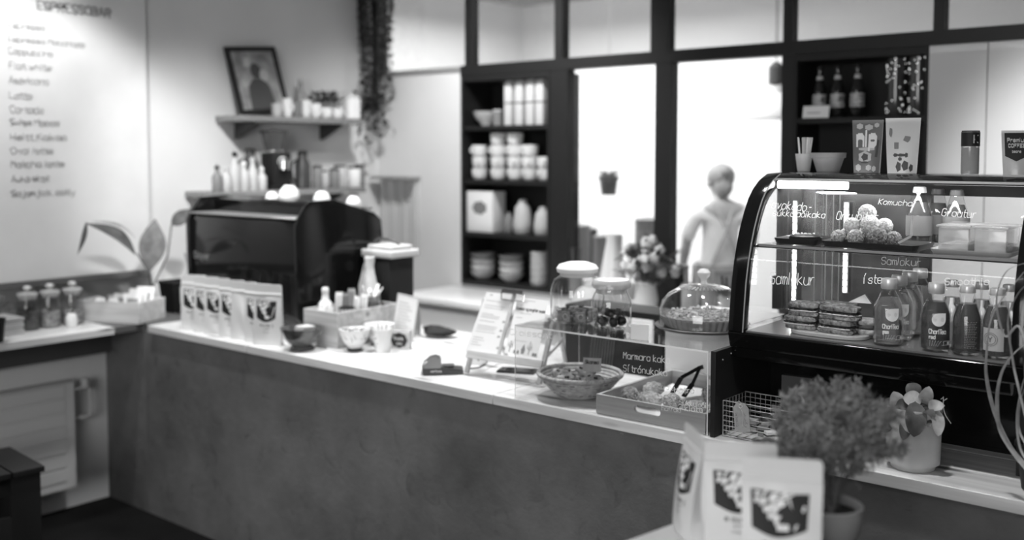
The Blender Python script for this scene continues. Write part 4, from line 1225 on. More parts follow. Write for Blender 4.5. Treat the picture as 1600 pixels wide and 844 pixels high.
for k in range(60):
    a = 2 * PI * k / 60
    g.tube([(.1282 * math.cos(a), .1282 * math.sin(a), .0765), (.1355 * math.cos(a + .02), .1355 * math.sin(a + .02), .0822), (.1428 * math.cos(a + .04), .1428 * math.sin(a + .04), .0745)], .0011, 5)
emit('rim_stitch', g, mat('stitch_dark', .2, .8), bk)
g = G()
for k in range(46):
    a = rnd.uniform(0, 2 * PI); i = rnd.randint(8, rows_ * 4 - 5); r_, z_ = prof[i]
    g.tube([((r_ + .001) * math.cos(a + d), (r_ + .001) * math.sin(a + d), z_) for d in (0, .06, .12)], .0016, 5)
emit('woven_pattern', g, mat('stitch_dark', .2, .8), bk)
SC_ = mat('scone_crust', .42, .75, noise=.5, scale=35, bump=.5)
for k, (dx, dy, s_, lab) in enumerate(((-.075, -.01, .85, 'scone at the left of the straw basket'), (-.012, -.075, .8, 'pale scone at the front of the straw basket'), (.01, .015, .85, 'browned scone behind the name card in the straw basket'), (.078, -.015, .75, 'scone at the right of the straw basket'), (-.03, .085, .75, 'scone at the back of the straw basket'))):
    t = thing('scone', lab, 'scone', BKc + V((dx * .85, dy * .85, .012 + math.hypot(dx, dy) * .35)), k, 'scones in the straw basket')
    emit('crust', G().blob((0, 0, .027 * s_), (.045 * s_, .036 * s_, .026 * s_), 30 + k, .35, 24, 2.2), SC_, t)
    g = G()
    for m_ in range(7):
        a = m_ * 2.2; g.blob((.028 * s_ * math.cos(a), .022 * s_ * math.sin(a), .045 * s_), .0045, m_, .3, 8)
    emit('berry', g, mat('berry_dark', .03, .4), t)
sc = PD(932, 575, dep(BKc))
t = thing('name_card', 'grey card on a stick reading Skonsa, stuck in the scone basket', 'sign', BKc + V((.03, .022, .058)), math.radians(25))
cA = Matrix.Rotation(math.radians(-14), 4, 'X')
emit('card', G(cA).box(-.03, .03, 0, .0012, .022, .066), KRAFT, t, .0004, 1)
emit('stick', G(cA).tube([(0, .002, -.004), (0, .002, .05)], .0012, 6), WOODZ, t)
emit('lettering', ribbons(G(cA), 'Skonsa', plane_map((-.023, -.0005, .047), (1, 0, 0), (0, 0, 1)), .011, .044, .0026), INK, t)
# dark oval dish behind the writing
t = thing('oval_dish', 'small dark oval dish with slices behind the pastry tray', 'dish', PZ(1005, 572, ZT) + V((.035, -.03, 0)), .1)
emit('dish', G().lathe([(.04, 0), (.055, .01), (.058, .014), (.052, .012), (0, .006)], 36, sx=1.1, sy=.6), mat('tray_dark', .06, .4), t)
emit('slices', G().blob((0.005, 0, .022), (.045, .022, .012), 9, .5, 20, 4), MIXB, t)

# ------------------------------------------------------------------ wooden pastry tray
TX0, TX1, TY0, TY1, TH = -1.70, -1.328, 2.482, 2.93, .058
tr = thing('pastry_tray', 'wooden serving tray with cut-out handles holding pastries', 'tray', ((TX0 + TX1) / 2, (TY0 + TY1) / 2, ZT))


def holed_board(par, x0, x1, z0, z1, y0, y1, hx, hz, hw, hh, m):
    """upright board along x with a rounded slot"""
    N = 32; oc = []; ic = []
    for k in range(N):
        a = 2 * PI * k / N
        c, s_ = math.cos(a), math.sin(a)
        ic.append((hx + (hw - hh) * (1 if c > 0 else -1) * (abs(c) > 1e-6) + hh * c, hz + hh * s_))
        L = max(abs(c) / 1., abs(s_) / 1.)
        X = (x0 + x1) / 2 + (x1 - x0) / 2 * c / L; Z = (z0 + z1) / 2 + (z1 - z0) / 2 * s_ / L
        oc.append((X, Z))
    g = W2(par); vs = []
    for y in (y0, y1):
        vs += [(p[0], y, p[1]) for p in oc] + [(p[0], y, p[1]) for p in ic]
    fs = []
    for k in range(N):
        k2 = (k + 1) % N
        fs += [(k, k2, N + k2, N + k), (2 * N + k2, 2 * N + k, 3 * N + k, 3 * N + k2), (k2, k, 2 * N + k, 2 * N + k2), (N + k, N + k2, 3 * N + k2, 3 * N + k)]
    return emit('handle_board', g.add(vs, fs), m, par)


TW = wood('tray_wood', .3, .46, 'X', .45, knots=0)
TWY = wood('tray_wood_side', .28, .42, 'Y', .45, knots=0)
hc = PY(1011, 643, TY0)
holed_board(tr, TX0, TX1, ZT + .0005, ZT + TH, TY0, TY0 + .01, hc.x, ZT + .036, .045, .0115, TW)
holed_board(tr, TX0, TX1, ZT + .0005, ZT + TH, TY1 - .01, TY1, hc.x, ZT + .036, .045, .0115, TW)
for x in (TX0, TX1 - .01): emit('side_board', W2(tr).box(x, x + .01, TY0 + .0102, TY1 - .0102, ZT + .0005, ZT + TH), TWY, tr)
emit('base', W2(tr).box(TX0 + .01, TX1 - .01, TY0 + .01, TY1 - .01, ZT + .001, ZT + .007), TW, tr)
t = thing('baking_paper', 'white baking paper lining the wooden pastry tray', 'baking paper', ((TX0 + TX1) / 2, (TY0 + TY1) / 2, ZT + .0074))
g = G(); vs = []; fs = []; n_ = 16
for i in range(n_ + 1):
    for j in range(n_ + 1):
        x = (i / n_ - .5) * .33; y = (j / n_ - .5) * .40
        e = max(abs(i / n_ - .5), abs(j / n_ - .5)) * 2
        z = .001 + .006 * max(0, e - .8) / .2 + .003 * math.sin(i * 1.3 + j * .9) ** 2
        vs.append((x, y, z))
for i in range(n_):
    for j in range(n_):
        a = i * (n_ + 1) + j; fs.append((a, a + n_ + 1, a + n_ + 2, a + 1))
emit('sheet', g.add(vs, fs, True), PAPER, t)
OAT = mat('oat_crust', .36, .8, noise=.7, scale=120, bump=1.)
OATL = mat('oat_crust_pale', .6, .8, noise=.4, scale=110, bump=1.)
COOK = mat('cookie_tone', .26, .75, noise=.4, scale=50, bump=.4)
for k, (px_, py_, rx, ry, rz_, m_, lab) in enumerate((
        (970, 628, .036, .026, .024, OAT, 'oat-coated roll at the left end of the pastry tray'), (1016, 636, .05, .03, .022, OATL, 'pale coconut roll second from the left in the pastry tray'),
        (1050, 642, .034, .028, .024, OAT, 'round dark-crumbed roll beside the tongs in the pastry tray'), (1088, 648, .044, .03, .02, COOK, 'smooth brown bun at the right front of the pastry tray'),
        (1106, 628, .022, .022, .022, OAT, 'dark roll at the right side of the pastry tray'), (1000, 615, .04, .028, .02, OATL, 'pale roll behind the front row in the pastry tray'))):
    P = PZ(px_, py_, ZT + .013); rx *= .86; ry *= .9
    P.x = min(max(P.x, TX0 + .019 + rx), TX1 - .014 - rx * .95); P.y = max(P.y, TY0 + .014 + ry)
    t = thing('pastry_roll', lab, 'pastry', (P.x, P.y, ZT + .0145), .0, 'pastries on the wooden tray')
    emit('crust', G().blob((0, 0, rz_ + .002), (rx, ry, rz_), 50 + k, .25, 30, 3), m_, t)
    rnd = random.Random(k); g = G()
    if m_ is not COOK:
        for q_ in range(90):
            a = rnd.uniform(0, 2 * PI); e = rnd.uniform(-.2, 1.5)
            d = V((math.cos(a) * math.cos(e) * rx, math.sin(a) * math.cos(e) * ry, rz_ + .002 + math.sin(e) * rz_))
            tdir = V((rnd.uniform(-1, 1), rnd.uniform(-1, 1), rnd.uniform(-.6, .6))).normalized() * .004
            g.bar(d - tdir, d + tdir, .0022, .001)
        o = emit('flakes', g, mat('flake_tone', .58, .8), t); o['kind'] = 'stuff'
tg = thing('tongs', 'black serving tongs standing up in the pastry tray', 'tongs', PZ(1068, 622, ZT + .02) * 1)
TOPt = PY(1097, 572, 2.74); 
tipA = PY(1050, 615, 2.66); tipB = PY(1068, 620, 2.70)
tg.location = (tipA.x, tipA.y, ZT + .011)
g = W2(tg)
topP = PY(1094, 574, 2.8)
for tip in (tipA, tipB):
    kn = tip.lerp(topP, .42) + (V((-.008, -.004, .014)) if tip is tipA else V((.004, .004, .0)))
    g = W2(tg); g.bar(topP, kn, .011, .004, (0, 1, 0)).bar(kn, V((tip.x, tip.y, max(tip.z - .0, ZT + .03))), .016, .004, (0, 1, 0))
    emit('arm', g, MATB, tg, .001, 1)
g = W2(tg).bar(topP + V((-.006, 0, -.004)), topP + V((.008, .004, .002)), .013, .012, (0, 1, 0)); emit('hinge', g, MATB, tg, .002)

# ================================================================== DISPLAY CASE
CXL, CXR = -1.295, -.535
GP = [(2.545, 1.19), (2.553, 1.26), (2.563, 1.33), (2.575, 1.385), (2.59, 1.43), (2.608, 1.475), (2.632, 1.52), (2.66, 1.56), (2.69, 1.588), (2.73, 1.612), (2.78, 1.63), (2.84, 1.634)]
BY = 3.02   # rear of the case


def gy(z):
    for (y0, z0), (y1, z1) in zip(GP, GP[1:]):
        if z0 <= z <= z1: return y0 + (y1 - y0) * (z - z0) / (z1 - z0)
    return GP[0][0] if z < GP[0][1] else GP[-1][0]


dc = thing('display_case', 'black countertop refrigerated display case with a curved glass front, handwritten labels inside', 'display case', (-.92, 2.8, ZT))
# stand
emit('stand_side', W2(dc).box(CXL - .012, CXL + .003, 2.468, BY + .05, ZT, 1.142), MATB, dc, .001, 1)
emit('stand_side', W2(dc).box(CXR - .03, CXR - .012, 2.64, BY + .05, ZT, 1.142), MATB, dc, .001, 1)
emit('stand_back', W2(dc).box(CXL + .004, CXR - .031, BY - .2, BY - .185, ZT, 1.105), GLOSSB, dc)
g = W2(dc)
for z in (1.02, 1.11):
    for y in (2.52, 2.56): g.lathe([(.003, 0), (.002, .0012), (0, .0015)], 10, (0, 0, 0))
g = W2(dc)
for y, z in ((2.51, 1.125), (2.56, 1.135)): g.blob((CXL + .0035, y, z - .012), .0028, 1, 0, 8)
emit('screw', g, STEEL, dc)
# base with front apron
g = W2(dc).prism([(2.56, 1.143), (2.556, 1.15), (2.545, 1.186), (2.55, 1.19), (BY, 1.19), (BY, 1.143)], CXL, CXR, 'x'); emit('base', g, GLOSSB, dc, .002)
g = W2(dc).prism([(2.60, 1.105), (2.575, 1.112), (2.562, 1.1425), (2.8, 1.1425), (2.8, 1.105)], CXL + .004, CXR - .031, 'x'); emit('apron', g, GLOSSB, dc, .002)
emit('floor_plate', W2(dc).box(CXL + .05, CXR - .03, 2.556, BY - .03, 1.1905, 1.195), mat('case_floor', .25, .3, metal=.5), dc)
# curved end posts
def post(x0, x1, depth=.032):
    outer = GP + [(BY, 1.634)]
    inner = []
    for i, (y, z) in enumerate(outer):
        a = outer[max(i - 1, 0)]; b_ = outer[min(i + 1, len(outer) - 1)]
        ty, tz = b_[0] - a[0], b_[1] - a[1]; L = math.hypot(ty, tz)
        inner.append((y + tz / L * depth, z - ty / L * depth))
    g = W2(dc); n = len(outer); vs = []
    for x in (x0, x1):
        vs += [(x, y, z) for y, z in outer] + [(x, y, z) for y, z in inner]
    fs = []
    for i in range(n - 1):
        fs += [(i, i + 1, n + i + 1, n + i), (2 * n + i + 1, 2 * n + i, 3 * n + i, 3 * n + i + 1), (i + 1, i, 2 * n + i, 2 * n + i + 1), (n + i, n + i + 1, 3 * n + i + 1, 3 * n + i)]
    fs += [(0, n, 3 * n, 2 * n), (n - 1, 3 * n - 1, 4 * n - 1, 2 * n - 1)]
    return g.add(vs, fs)


emit('end_post', post(CXL, CXL + .045), GLOSSB, dc, .003)
emit('end_post', post(CXR - .03, CXR, .03), GLOSSB, dc, .003)
g = W2(dc)
g.v += []
off = .0012
pts = [(CXL + .046, y - off, z + off * .3) for y, z in GP[:-1]]
emit('seal_strip', W2(dc).tube(pts, .0018, 6), mat('seal_grey', .3, .3), dc)
# curved front pane
def curve_sheet(x0, x1, dy=0., dz=0., prof=GP, t=.004):
    g = W2(dc); vs = []; n = len(prof)
    for x in (x0, x1):
        vs += [(x, y + dy, z + dz) for y, z in prof]
    return g.add(vs, [(i, i + 1, n + i + 1, n + i) for i in range(n - 1)], True)


emit('front_glass', curve_sheet(CXL + .046, CXR - .031, .002), glass('case_glass', .97, .9), dc)
emit('top_glass', W2(dc).box(CXL + .046, CXR - .031, 2.842, BY - .035, 1.629, 1.634), glass('case_top_glass', .7, 2.5), dc)
g = W2(dc).prism([(2.645, 1.195)] + [(y + .006, z - .002) for y, z in GP[1:-1]] + [(BY - .03, 1.62), (BY - .03, 1.195)], CXL + .02, CXL + .024, 'x')
emit('side_glass', g, GL, dc)
g = W2(dc).prism([(2.56, 1.195)] + [(y + .006, z - .002) for y, z in GP[1:-1]] + [(BY - .03, 1.62), (BY - .03, 1.195)], CXR - .014, CXR - .01, 'x')
emit('side_glass', g, GL, dc)
# rear wall: grey brushed sliding door on the left, dark stile, clear sliding door on the right
def cx(px, y=430, Y=BY - .02): return PY(px, y, Y).x
ZD0, ZD1 = 1.195, 1.60
a1, a2, a3, a4, a5 = cx(1213), cx(1286), cx(1436, 420), cx(1455, 420), CXR - .031
DOOR = mat('door_metal', .33, .22, metal=.85, noise=.25, scale=14)
emit('rear_door', W2(dc).box(a1, a2 - .002, BY - .024, BY - .016, ZD0, ZD1), DOOR, dc)
emit('rear_door', W2(dc).box(a2 + .001, a3, BY - .028, BY - .02, ZD0, ZD1), DOOR, dc)
emit('door_stile', W2(dc).box(a3 + .001, a4, BY - .03, BY - .01, ZD0, ZD1), DARK, dc, .001, 1)
emit('rear_glass', W2(dc).box(a4 + .001, a5, BY - .018, BY - .014, ZD0, ZD1), GL, dc)
emit('rear_post', W2(dc).box(CXL + .05, a1 - .0015, BY - .02, BY - .015, ZD0, ZD1), GL, dc)
p_ = cx(1222)
emit('inner_post', W2(dc).box(a1 - .0, a1 + .03, BY - .05, BY - .03, ZD0, 1.30), MATB, dc)
emit('rear_rail', W2(dc).box(CXL + .05, CXR - .031, BY - .04, BY - .0, 1.601, 1.6285), MATB, dc)
emit('top_fascia', W2(dc).box(cx(1290), CXR - .031, BY - .045, BY - .0405, 1.57, 1.6), MATB, dc)
for pxl in (1232, 1274, 1291, 1302, 1312, 1436): emit('door_line', W2(dc).box(cx(pxl) - .0008, cx(pxl) + .0008, BY - .0302, BY - .0285, ZD0, 1.565), mat('line_bright', .7, .25, metal=.6), dc)
LEDM = mat('led_strip', 1, .5, emit=30)
LED_REFL = mat('led_reflection_glow', 1, .5, emit=5)
def led(px, y0, y1, Y, w, m):
    A, B = PY(px, y0, Y), PY(px, y1, Y)
    o = emit('glow_strip_channel', W2(dc).box(A.x - w * .9, A.x + w * .9, Y - .002, Y + .004, B.z, A.z), LIGHT, dc)
    g = W2(dc); n = 14
    for k in range(n):
        z = B.z + (A.z - B.z) * (k + .5) / n
        g.box(A.x - w / 2, A.x + w / 2, Y - .0045, Y - .0022, z - (A.z - B.z) / n * .36, z + (A.z - B.z) / n * .36)
    gg = emit('led_or_reflection', g, m, o)
    return o
led(1243, 314, 476, BY - .045, .0075, LEDM)
led(1323, 316, 458, BY - .045, .009, LED_REFL)  # added glowing strip imitating the first strip's mirror reflection
A, B = PY(1207, 292, 2.74), PY(1322, 292, 2.74)
emit('reflected_lamp_glow', W2(dc).tube([(A.x + .015, 2.75, 1.6), (B.x, 2.75, 1.6)], .011, 14), mat('reflected_lamp_tone', 1, .5, emit=9), dc)  # glowing tube imitating a ceiling light reflected in the curved top
emit('glow_backing', W2(dc).box(A.x + .01, CXR - .04, 2.735, 2.775, 1.612, 1.6175), LIGHT, dc)  # added backing above the glowing tube
# middle shelf
SZ = 1.434
emit('shelf', W2(dc).box(CXL + .05, CXR - .035, 2.625, BY - .06, SZ - .006, SZ), GL, dc)
emit('shelf_edge', W2(dc).box(CXL + .05, CXR - .035, 2.6235, 2.625, SZ - .0065, SZ + .0005), mat('edge_green', .25, .2), dc)
emit('shelf_rail', W2(dc).tube([(CXL + .028, 2.63, SZ - .008), (CXR - .035, 2.63, SZ - .008)], .003, 8), CHROME, dc)
emit('shelf_bracket', W2(dc).tube([(CXL + .05, 2.62, SZ - .006), (CXL + .05, BY - .06, SZ - .006)], .004, 8), MATB, dc)


# handwriting on the curved pane
def og(x, y):
    Y = 2.6
    for _ in range(12):
        P = PY(x, y, Y); Y = gy(P.z) - .0008
    return PY(x, y, Y)


def glass_text(txt, xa, ya, xb, yb, hpx, th=.0017, seed=1, m=CHALK):
    A, B = og(xa, ya), og(xb, yb)
    L = B.x - A.x; h = hpx * dep(A) / F; dz = B.z - A.z
    def fm(a, b_):
        z = A.z + dz * a / L + b_
        return V((A.x + a, gy(z) - .0006, z))
    emit('handwriting', ribbons(W2(dc), txt, fm, h, L, th, h * .035, seed), m, dc)


glass_text('avokado-', 1205, 325, 1267, 331, 12)
glass_text('súkkulaðikaka', 1207, 337, 1288, 341, 9, .0015)
glass_text('Orkubitar', 1306, 343, 1370, 345, 12)
glass_text('Komucha', 1372, 319, 1424, 322, 8, .0013)
glass_text('Grautur', 1471, 337, 1524, 341, 11, .0015)
glass_text('Samlokur', 1203, 443, 1271, 446, 17, .0018)
glass_text('íste', 1348, 443, 1377, 443, 13, .0018)
glass_text('Samlokur', 1377, 413, 1437, 416, 11, .0013, 3, mat('marker_reflection', .35, .7))  # reflection of the sandwich lettering, painted as faint strokes
glass_text('Smoothie', 1476, 445, 1545, 445, 10, .0015)

# ------------------------------------------------------------------ food on the upper shelf
TRAYM = mat('tray_black', .016, .3)
def tray(label, x0, x1, y0, y1, z, name='serving_tray', h=.016, m=TRAYM):
    t = thing(name, label, 'tray', ((x0 + x1) / 2, (y0 + y1) / 2, z))
    hx, hy = (x1 - x0) / 2, (y1 - y0) / 2
    g = G()
    rr = .02
    def ring(ex, z_):
        pts = []
        for sx, sy, a0 in ((1, 1, 0), (-1, 1, PI / 2), (-1, -1, PI), (1, -1, 1.5 * PI)):
            for k in range(5):
                a = a0 + k * PI / 8
                pts.append((sx * (hx - rr) + (rr + ex) * math.cos(a), sy * (hy - rr) + (rr + ex) * math.sin(a), z_))
        return pts
    rings = [ring(-.01, 0.0004), ring(-.006, .002), ring(0, h), ring(.0, h + .002), ring(-.004, h + .001), ring(-.011, .005)]
    n = len(rings[0]); vs = [p for r_ in rings for p in r_]
    fs = [tuple(range(n - 1, -1, -1)), tuple((len(rings) - 1) * n + k for k in range(n))]
    for i in range(len(rings) - 1):
        for k in range(n): fs.append((i * n + k, i * n + (k + 1) % n, (i + 1) * n + (k + 1) % n, (i + 1) * n + k))
    emit('tray_body', g.add(vs, fs, True), m, t)
    return t


def sx(px, Y, z): return PY(px, 380, Y).x


tray('black tray with the avocado cake at the left of the upper case shelf', sx(1212, 2.66, 0), sx(1280, 2.66, 0), 2.635, 2.80, SZ + .0005)
tray('long black tray under the pyramid of energy balls', sx(1286, 2.66, 0), sx(1438, 2.66, 0), 2.635, 2.80, SZ + .0005)
pc_ = V(((sx(1212, 2.66, 0) + sx(1280, 2.66, 0)) / 2, 2.715, SZ + .006))
t = thing('cake_tin', 'low dark tin with sliced avocado chocolate cake, left of the upper shelf', 'cake', pc_)
emit('tin', G().lathe([(.04, 0), (.046, .012), (.048, .013), (.044, .012), (.038, .003), (0, .003)], 40), DARK, t)
emit('cake', G().lathe([(.04, .004), (.042, .016), (.036, .02), (.01, .021), (0, .02)], 40, wob=lambda a, z: 1 + .03 * math.sin(9 * a)), mat('choc_dark', .02, .35), t)
g = G()
rnd = random.Random(9)
for k in range(16): a = rnd.uniform(0, 6.28); R = rnd.uniform(0, .03); g.blob((R * math.cos(a), R * math.sin(a), .021), .0035, k, .4, 7)
emit('topping', g, LIGHT, t)
BALL = [mat('ball_dark', .16, .8, noise=.8, scale=150, bump=1.), mat('ball_mid', .34, .8, noise=.6, scale=150, bump=1.), mat('ball_pale', .6, .8, noise=.4, scale=150, bump=1.)]
bz = SZ + .007
balls = [(1310, 2.675, 0, .0215, 1, 'left end of the front row'), (1337, 2.672, 0, .0235, 1, 'second from left in the front row'), (1371, 2.668, 0, .0275, 0, 'largest, right of the front row'), (1396, 2.69, 0, .0225, 0, 'dark one at the right end of the tray'),
         (1331, 2.71, .029, .0235, 2, 'left of the second tier'), (1359, 2.70, .032, .0265, 2, 'middle of the second tier'), (1382, 2.722, .032, .0225, 2, 'right of the second tier'), (1354, 2.725, .062, .0255, 2, 'topmost of the pyramid'),
         (1322, 2.735, 0, .022, 1, 'left in the back row'), (1350, 2.745, 0, .023, 1, 'middle of the back row'), (1378, 2.75, 0, .022, 0, 'right in the back row')]
for k, (px_, Y, dz, r_, mi, lab) in enumerate(balls):
    X = PY(px_, 370, Y).x; r_ *= .94
    t = thing('energy_ball', 'coated energy ball, ' + lab, 'energy ball', (X, Y, bz + dz), 0, 'energy balls on the black tray')
    emit('ball', G().blob((0, 0, r_), r_, 70 + k, .12, 26, 4), BALL[mi], t)
    g = G(); rnd = random.Random(k)
    for q_ in range(120):
        d = V((rnd.gauss(0, 1), rnd.gauss(0, 1), rnd.gauss(0, 1))).normalized()
        tdir = d.cross(V((rnd.random(), rnd.random(), rnd.random()))).normalized() * .0013
        c_ = V((0, 0, r_)) + d * (r_ * 1.01)
        if c_.z > .002: g.bar(c_ - tdir, c_ + tdir, .0012, .0008)
    o = emit('crumb_coating', g, [LIGHT, WHITE, WHITE][mi], t); o['kind'] = 'stuff'
t = thing('tongs', 'small clear serving tongs resting at the right end of the ball tray', 'tongs', (sx(1412, 2.65, 0), 2.67, SZ + .02))
g = G().bar((-.02, 0, .0), (.012, .0, .02), .006, .002, (0, 1, 0)).bar((.012, 0, .02), (.015, 0, .075), .006, .002, (0, 1, 0)); emit('arm', g, mat('clear_plastic', .9, .2, trans=.6), t)


def bottle(name, label, X, Y, z, r, h, body, cap, group, kind='chari', drink=None, text=None):
    t = thing(name, label, 'bottle', (X, Y, z), 0, group)
    if kind == 'chari':
        prof = [(r * .86, 0), (r * .98, .006), (r, .015), (r, h * .5), (r * .97, h * .56), (r * .86, h * .64), (r * .66, h * .73), (r * .47, h * .8), (r * .42, h * .84), (r * .42, h * .87)]
    elif kind == 'beer':
        prof = [(r * .88, 0), (r, .006), (r, h * .5), (r * .95, h * .57), (r * .7, h * .66), (r * .45, h * .76), (r * .4, h * .92), (r * .42, h * .93), (r * .42, h * .96)]
    else:
        prof = [(r * .86, 0), (r, .008), (r, h * .52), (r * .9, h * .6), (r * .68, h * .74), (r * .5, h * .86), (r * .44, h * .9), (r * .44, h * .93)]
    emit('glass_body', G().lathe(prof, 40), body, t)
    top = prof[-1]
    if drink:
        lv = .8 if kind != 'beer' else .6
        p2 = [(max(q_[0] - .003, .002), max(q_[1], .006)) for q_ in prof if q_[1] < h * lv]
        emit('drink', G().lathe([(0, .005)] + p2 + [(0, p2[-1][1] + .001)], 36, cap=False), drink, t)
    if kind == 'chari':
        cp_ = [(r * .5, top[1] - .004), (r * .54, top[1] - .002), (r * .54, h * .97), (r * .5, h), (0, h)]
    else:
        cp_ = [(top[0] * 1.2, top[1] - .006), (top[0] * 1.25, top[1] - .004), (top[0] * 1.1, h - .002), (top[0] * .8, h), (0, h)]
    emit('cap', G().lathe(cp_, 28, wob=(lambda a, z: 1 + .02 * math.cos(20 * a))), cap, t)
    return t


def cyl_map(r, a0, z0, off=.0006):
    return lambda u, v: V(((r + off) * math.sin(a0 + u / r), -(r + off) * math.cos(a0 + u / r), z0 + v))


def chari_print(t, r, face, word, big=True):
    g = G(); c = cyl_map(r, face, 0)
    h0 = .082; R = .0165
    pts = []
    for k in range(25):
        a = PI / 2 + k * (1.5 * PI) / 24
        pts.append((R * math.cos(a), h0 + R * math.sin(a)))
    pts += [(R, h0 + R)]
    g.add([c(0, h0)] + [c(*p) for p in pts], [(0, 1 + (k + 1) % len(pts), 1 + k)[::-1] for k in range(len(pts))])
    emit('drop_emblem', g, mat('label_white', .85, .5), t)
    g = G()
    ribbons(g, 'ChariTea', cyl_map(r, face - .62, .047), .011, .040, .0019)
    g.v = [p + V((0, 0, 0)) for p in g.v]
    ribbons(g, word, cyl_map(r, face - .6, .034), .009, .014, .0017)
    for k in range(5): ribbons(g, '-----', cyl_map(r, face - .6, .027 - k * .003), .0035, .03 - .002 * k, .0006)
    for (u0, v0, u1, v1) in ((.008, .018, .032, .019), (.012, .028, .032, .029), (.012, .018, .0128, .029), (.0312, .018, .032, .029), (.0225, .02, .029, .027)):
        cc = cyl_map(r, face, 0); g.add([cc(u0, v0), cc(u1, v0), cc(u1, v1), cc(u0, v1)], [(0, 1, 2, 3)])
    emit('lettering', g, mat('label_white', .85, .5), t)


def drinkm(name, v, tr=.85):
    return mat(name, v, .05, trans=tr, ior=1.33)


DRK = glass('bottle_glass', .95, 1.0)
CAPS = mat('cap_pale', .72, .3, metal=.3)
FZ = 1.1956
face = math.radians(33)
rA, hA = .0375, .172
A_sp = [(1388, 2.600, 'clear bottle of light tea at the front, nearest the sandwiches'), (1404, 2.69, 'bottle of light tea second in its row, behind the front light one'), (1420, 2.785, 'bottle of light tea third in its row'), (1436, 2.88, 'rearmost bottle in the row of light tea')]
for i, (px_, Y, lab) in enumerate(A_sp):
    b_ = bottle('tea_bottle', lab, PY(px_, 500, Y).x, Y, FZ, rA, hA, DRK, CAPS, 'light tea bottles in the case', 'chari', [drinkm('tea_light', .8), drinkm('tea_light', .8), drinkm('tea_pale', .95), drinkm('tea_pale', .95)][i])
    chari_print(b_, rA, face, 'green') if i < 2 else None
B_sp = [(1462, 2.600, 'dark tea bottle with a white drop emblem and the word red', drinkm('tea_red', .2, .7)), (1511, 2.600, 'dark tea bottle turned to its small-print side, right of the red one', drinkm('tea_red', .2, .7)), (1558, 2.600, 'brown drink bottle with a round emblem at the front right', drinkm('cola_brown', .22, .6)),
        (1487, 2.69, 'pale bottle behind the red tea bottle', drinkm('tea_pale', .95)), (1533, 2.69, 'bottle in the second row between the small-print and emblem bottles', drinkm('tea_light', .8)), (1580, 2.69, 'bottle in the second row beside the right end of the case', drinkm('tea_pale', .95))]
for i, (px_, Y, lab, dm) in enumerate(B_sp):
    b_ = bottle('tea_bottle' if i < 2 else 'drink_bottle', lab, min(PY(px_, 500, Y).x, CXR - .067), Y, FZ, [.0365, .0345, .0345][i] if i < 3 else .030, .170, DRK, CAPS, 'dark drink bottles in the case', 'chari' if i < 1 else 'kom', dm)
    if i == 0: chari_print(b_, .0365, math.radians(28), 'red')
    if i == 1:
        g = G()
        for k in range(16): ribbons(g, '---------'[:5 + (k * 7) % 5], cyl_map(.0345, math.radians(5), .082 - k * .0042), .003, .03 - .003 * (k % 3), .0007)
        emit('small_print', g, mat('label_grey', .5, .6), b_)
    if i == 2:
        lm = cyl_map(.0345, math.radians(-10), 0, .0005)
        g = G(); vs = []; fs = []
        for a in range(13):
            for z in (.02, .075): vs.append(lm(-.02 + .05 * a / 12, z))
        for a in range(12): fs.append((a * 2, a * 2 + 2, a * 2 + 3, a * 2 + 1))
        emit('paper_label', g.add(vs, fs, True), mat('label_cream', .5, .6), b_)
        lm2 = cyl_map(.0345, math.radians(-10), 0, .0012)
        g = G()
        for R in (.0165, .0125):
            n_ = 36
            for k in range(n_):
                a, b2 = 2 * PI * k / n_, 2 * PI * (k + 1) / n_
                g.add([lm2((R - .0012) * math.cos(a), .048 + (R - .0012) * math.sin(a)), lm2(R * math.cos(a), .048 + R * math.sin(a)), lm2(R * math.cos(b2), .048 + R * math.sin(b2)), lm2((R - .0012) * math.cos(b2), .048 + (R - .0012) * math.sin(b2))], [(0, 1, 2, 3)])
        ribbons(g, 'Y', lambda u, v: lm2(u - .004, v + .042), .012, .008, .002)
        emit('round_emblem', g, mat('label_grey', .5, .6).copy() if False else mat('emblem_dark', .12, .6), b_)
# kombucha on the upper shelf
K_sp = [(1436, 2.84, 'tall dark bottle in front on the upper shelf by the word Komucha'), (1465, 2.925, 'dark bottle in the middle of the three on the upper shelf'), (1494, 2.862, 'dark bottle furthest right of the three on the upper shelf')]
for i, (px_, Y, lab) in enumerate(K_sp):
    X = PY(px_, 350, Y).x
    h_ = .165 if i == 0 else .158
    b_ = bottle('kombucha_bottle', lab, X, Y + .0, SZ + .0006, .034, h_, DRK, CAPS if i == 0 else mat('cap_dark', .1, .4), 'dark bottles on the upper case shelf', 'kom', drinkm('kombucha', .12, .4))
    emit('front_label', G().lathe([(.0346, .03), (.0346, .085)], 40, cap=False), mat('label_cream2', .14, .6), b_)
# porridge tubs on a pale board
x0, x1 = sx(1460, 2.68, 0), CXR - .05
t = tray('pale tray under the porridge tubs at the right of the upper shelf', x0, x1, 2.63, 2.81, SZ + .0005, 'serving_tray', .012, mat('tray_pale', .4, .4))
TUBM = glass('tub_plastic', .9, 1.2, .15, .3)
for i, lab in enumerate(('porridge tub on the left of the pale tray', 'porridge tub on the right of the pale tray')):
    wd = (x1 - x0 - .03) / 2
    cxm = x0 + .0125 + wd / 2 + i * (wd + .004)
    t = thing('porridge_tub', 'clear plastic ' + lab, 'tub', (cxm, 2.72, SZ + .007), 0, 'porridge tubs on the pale tray')
    emit('tub_wall', G().box(-wd / 2 + .004, wd / 2 - .004, -.07, .07, 0, .062), TUBM, t, .006)
    emit('porridge', G().box(-wd / 2 + .008, wd / 2 - .008, -.066, .066, .003, .02), MIXL, t, .004)
    emit('lid', G().box(-wd / 2, wd / 2, -.074, .074, .0625, .069), TUBM, t, .003)

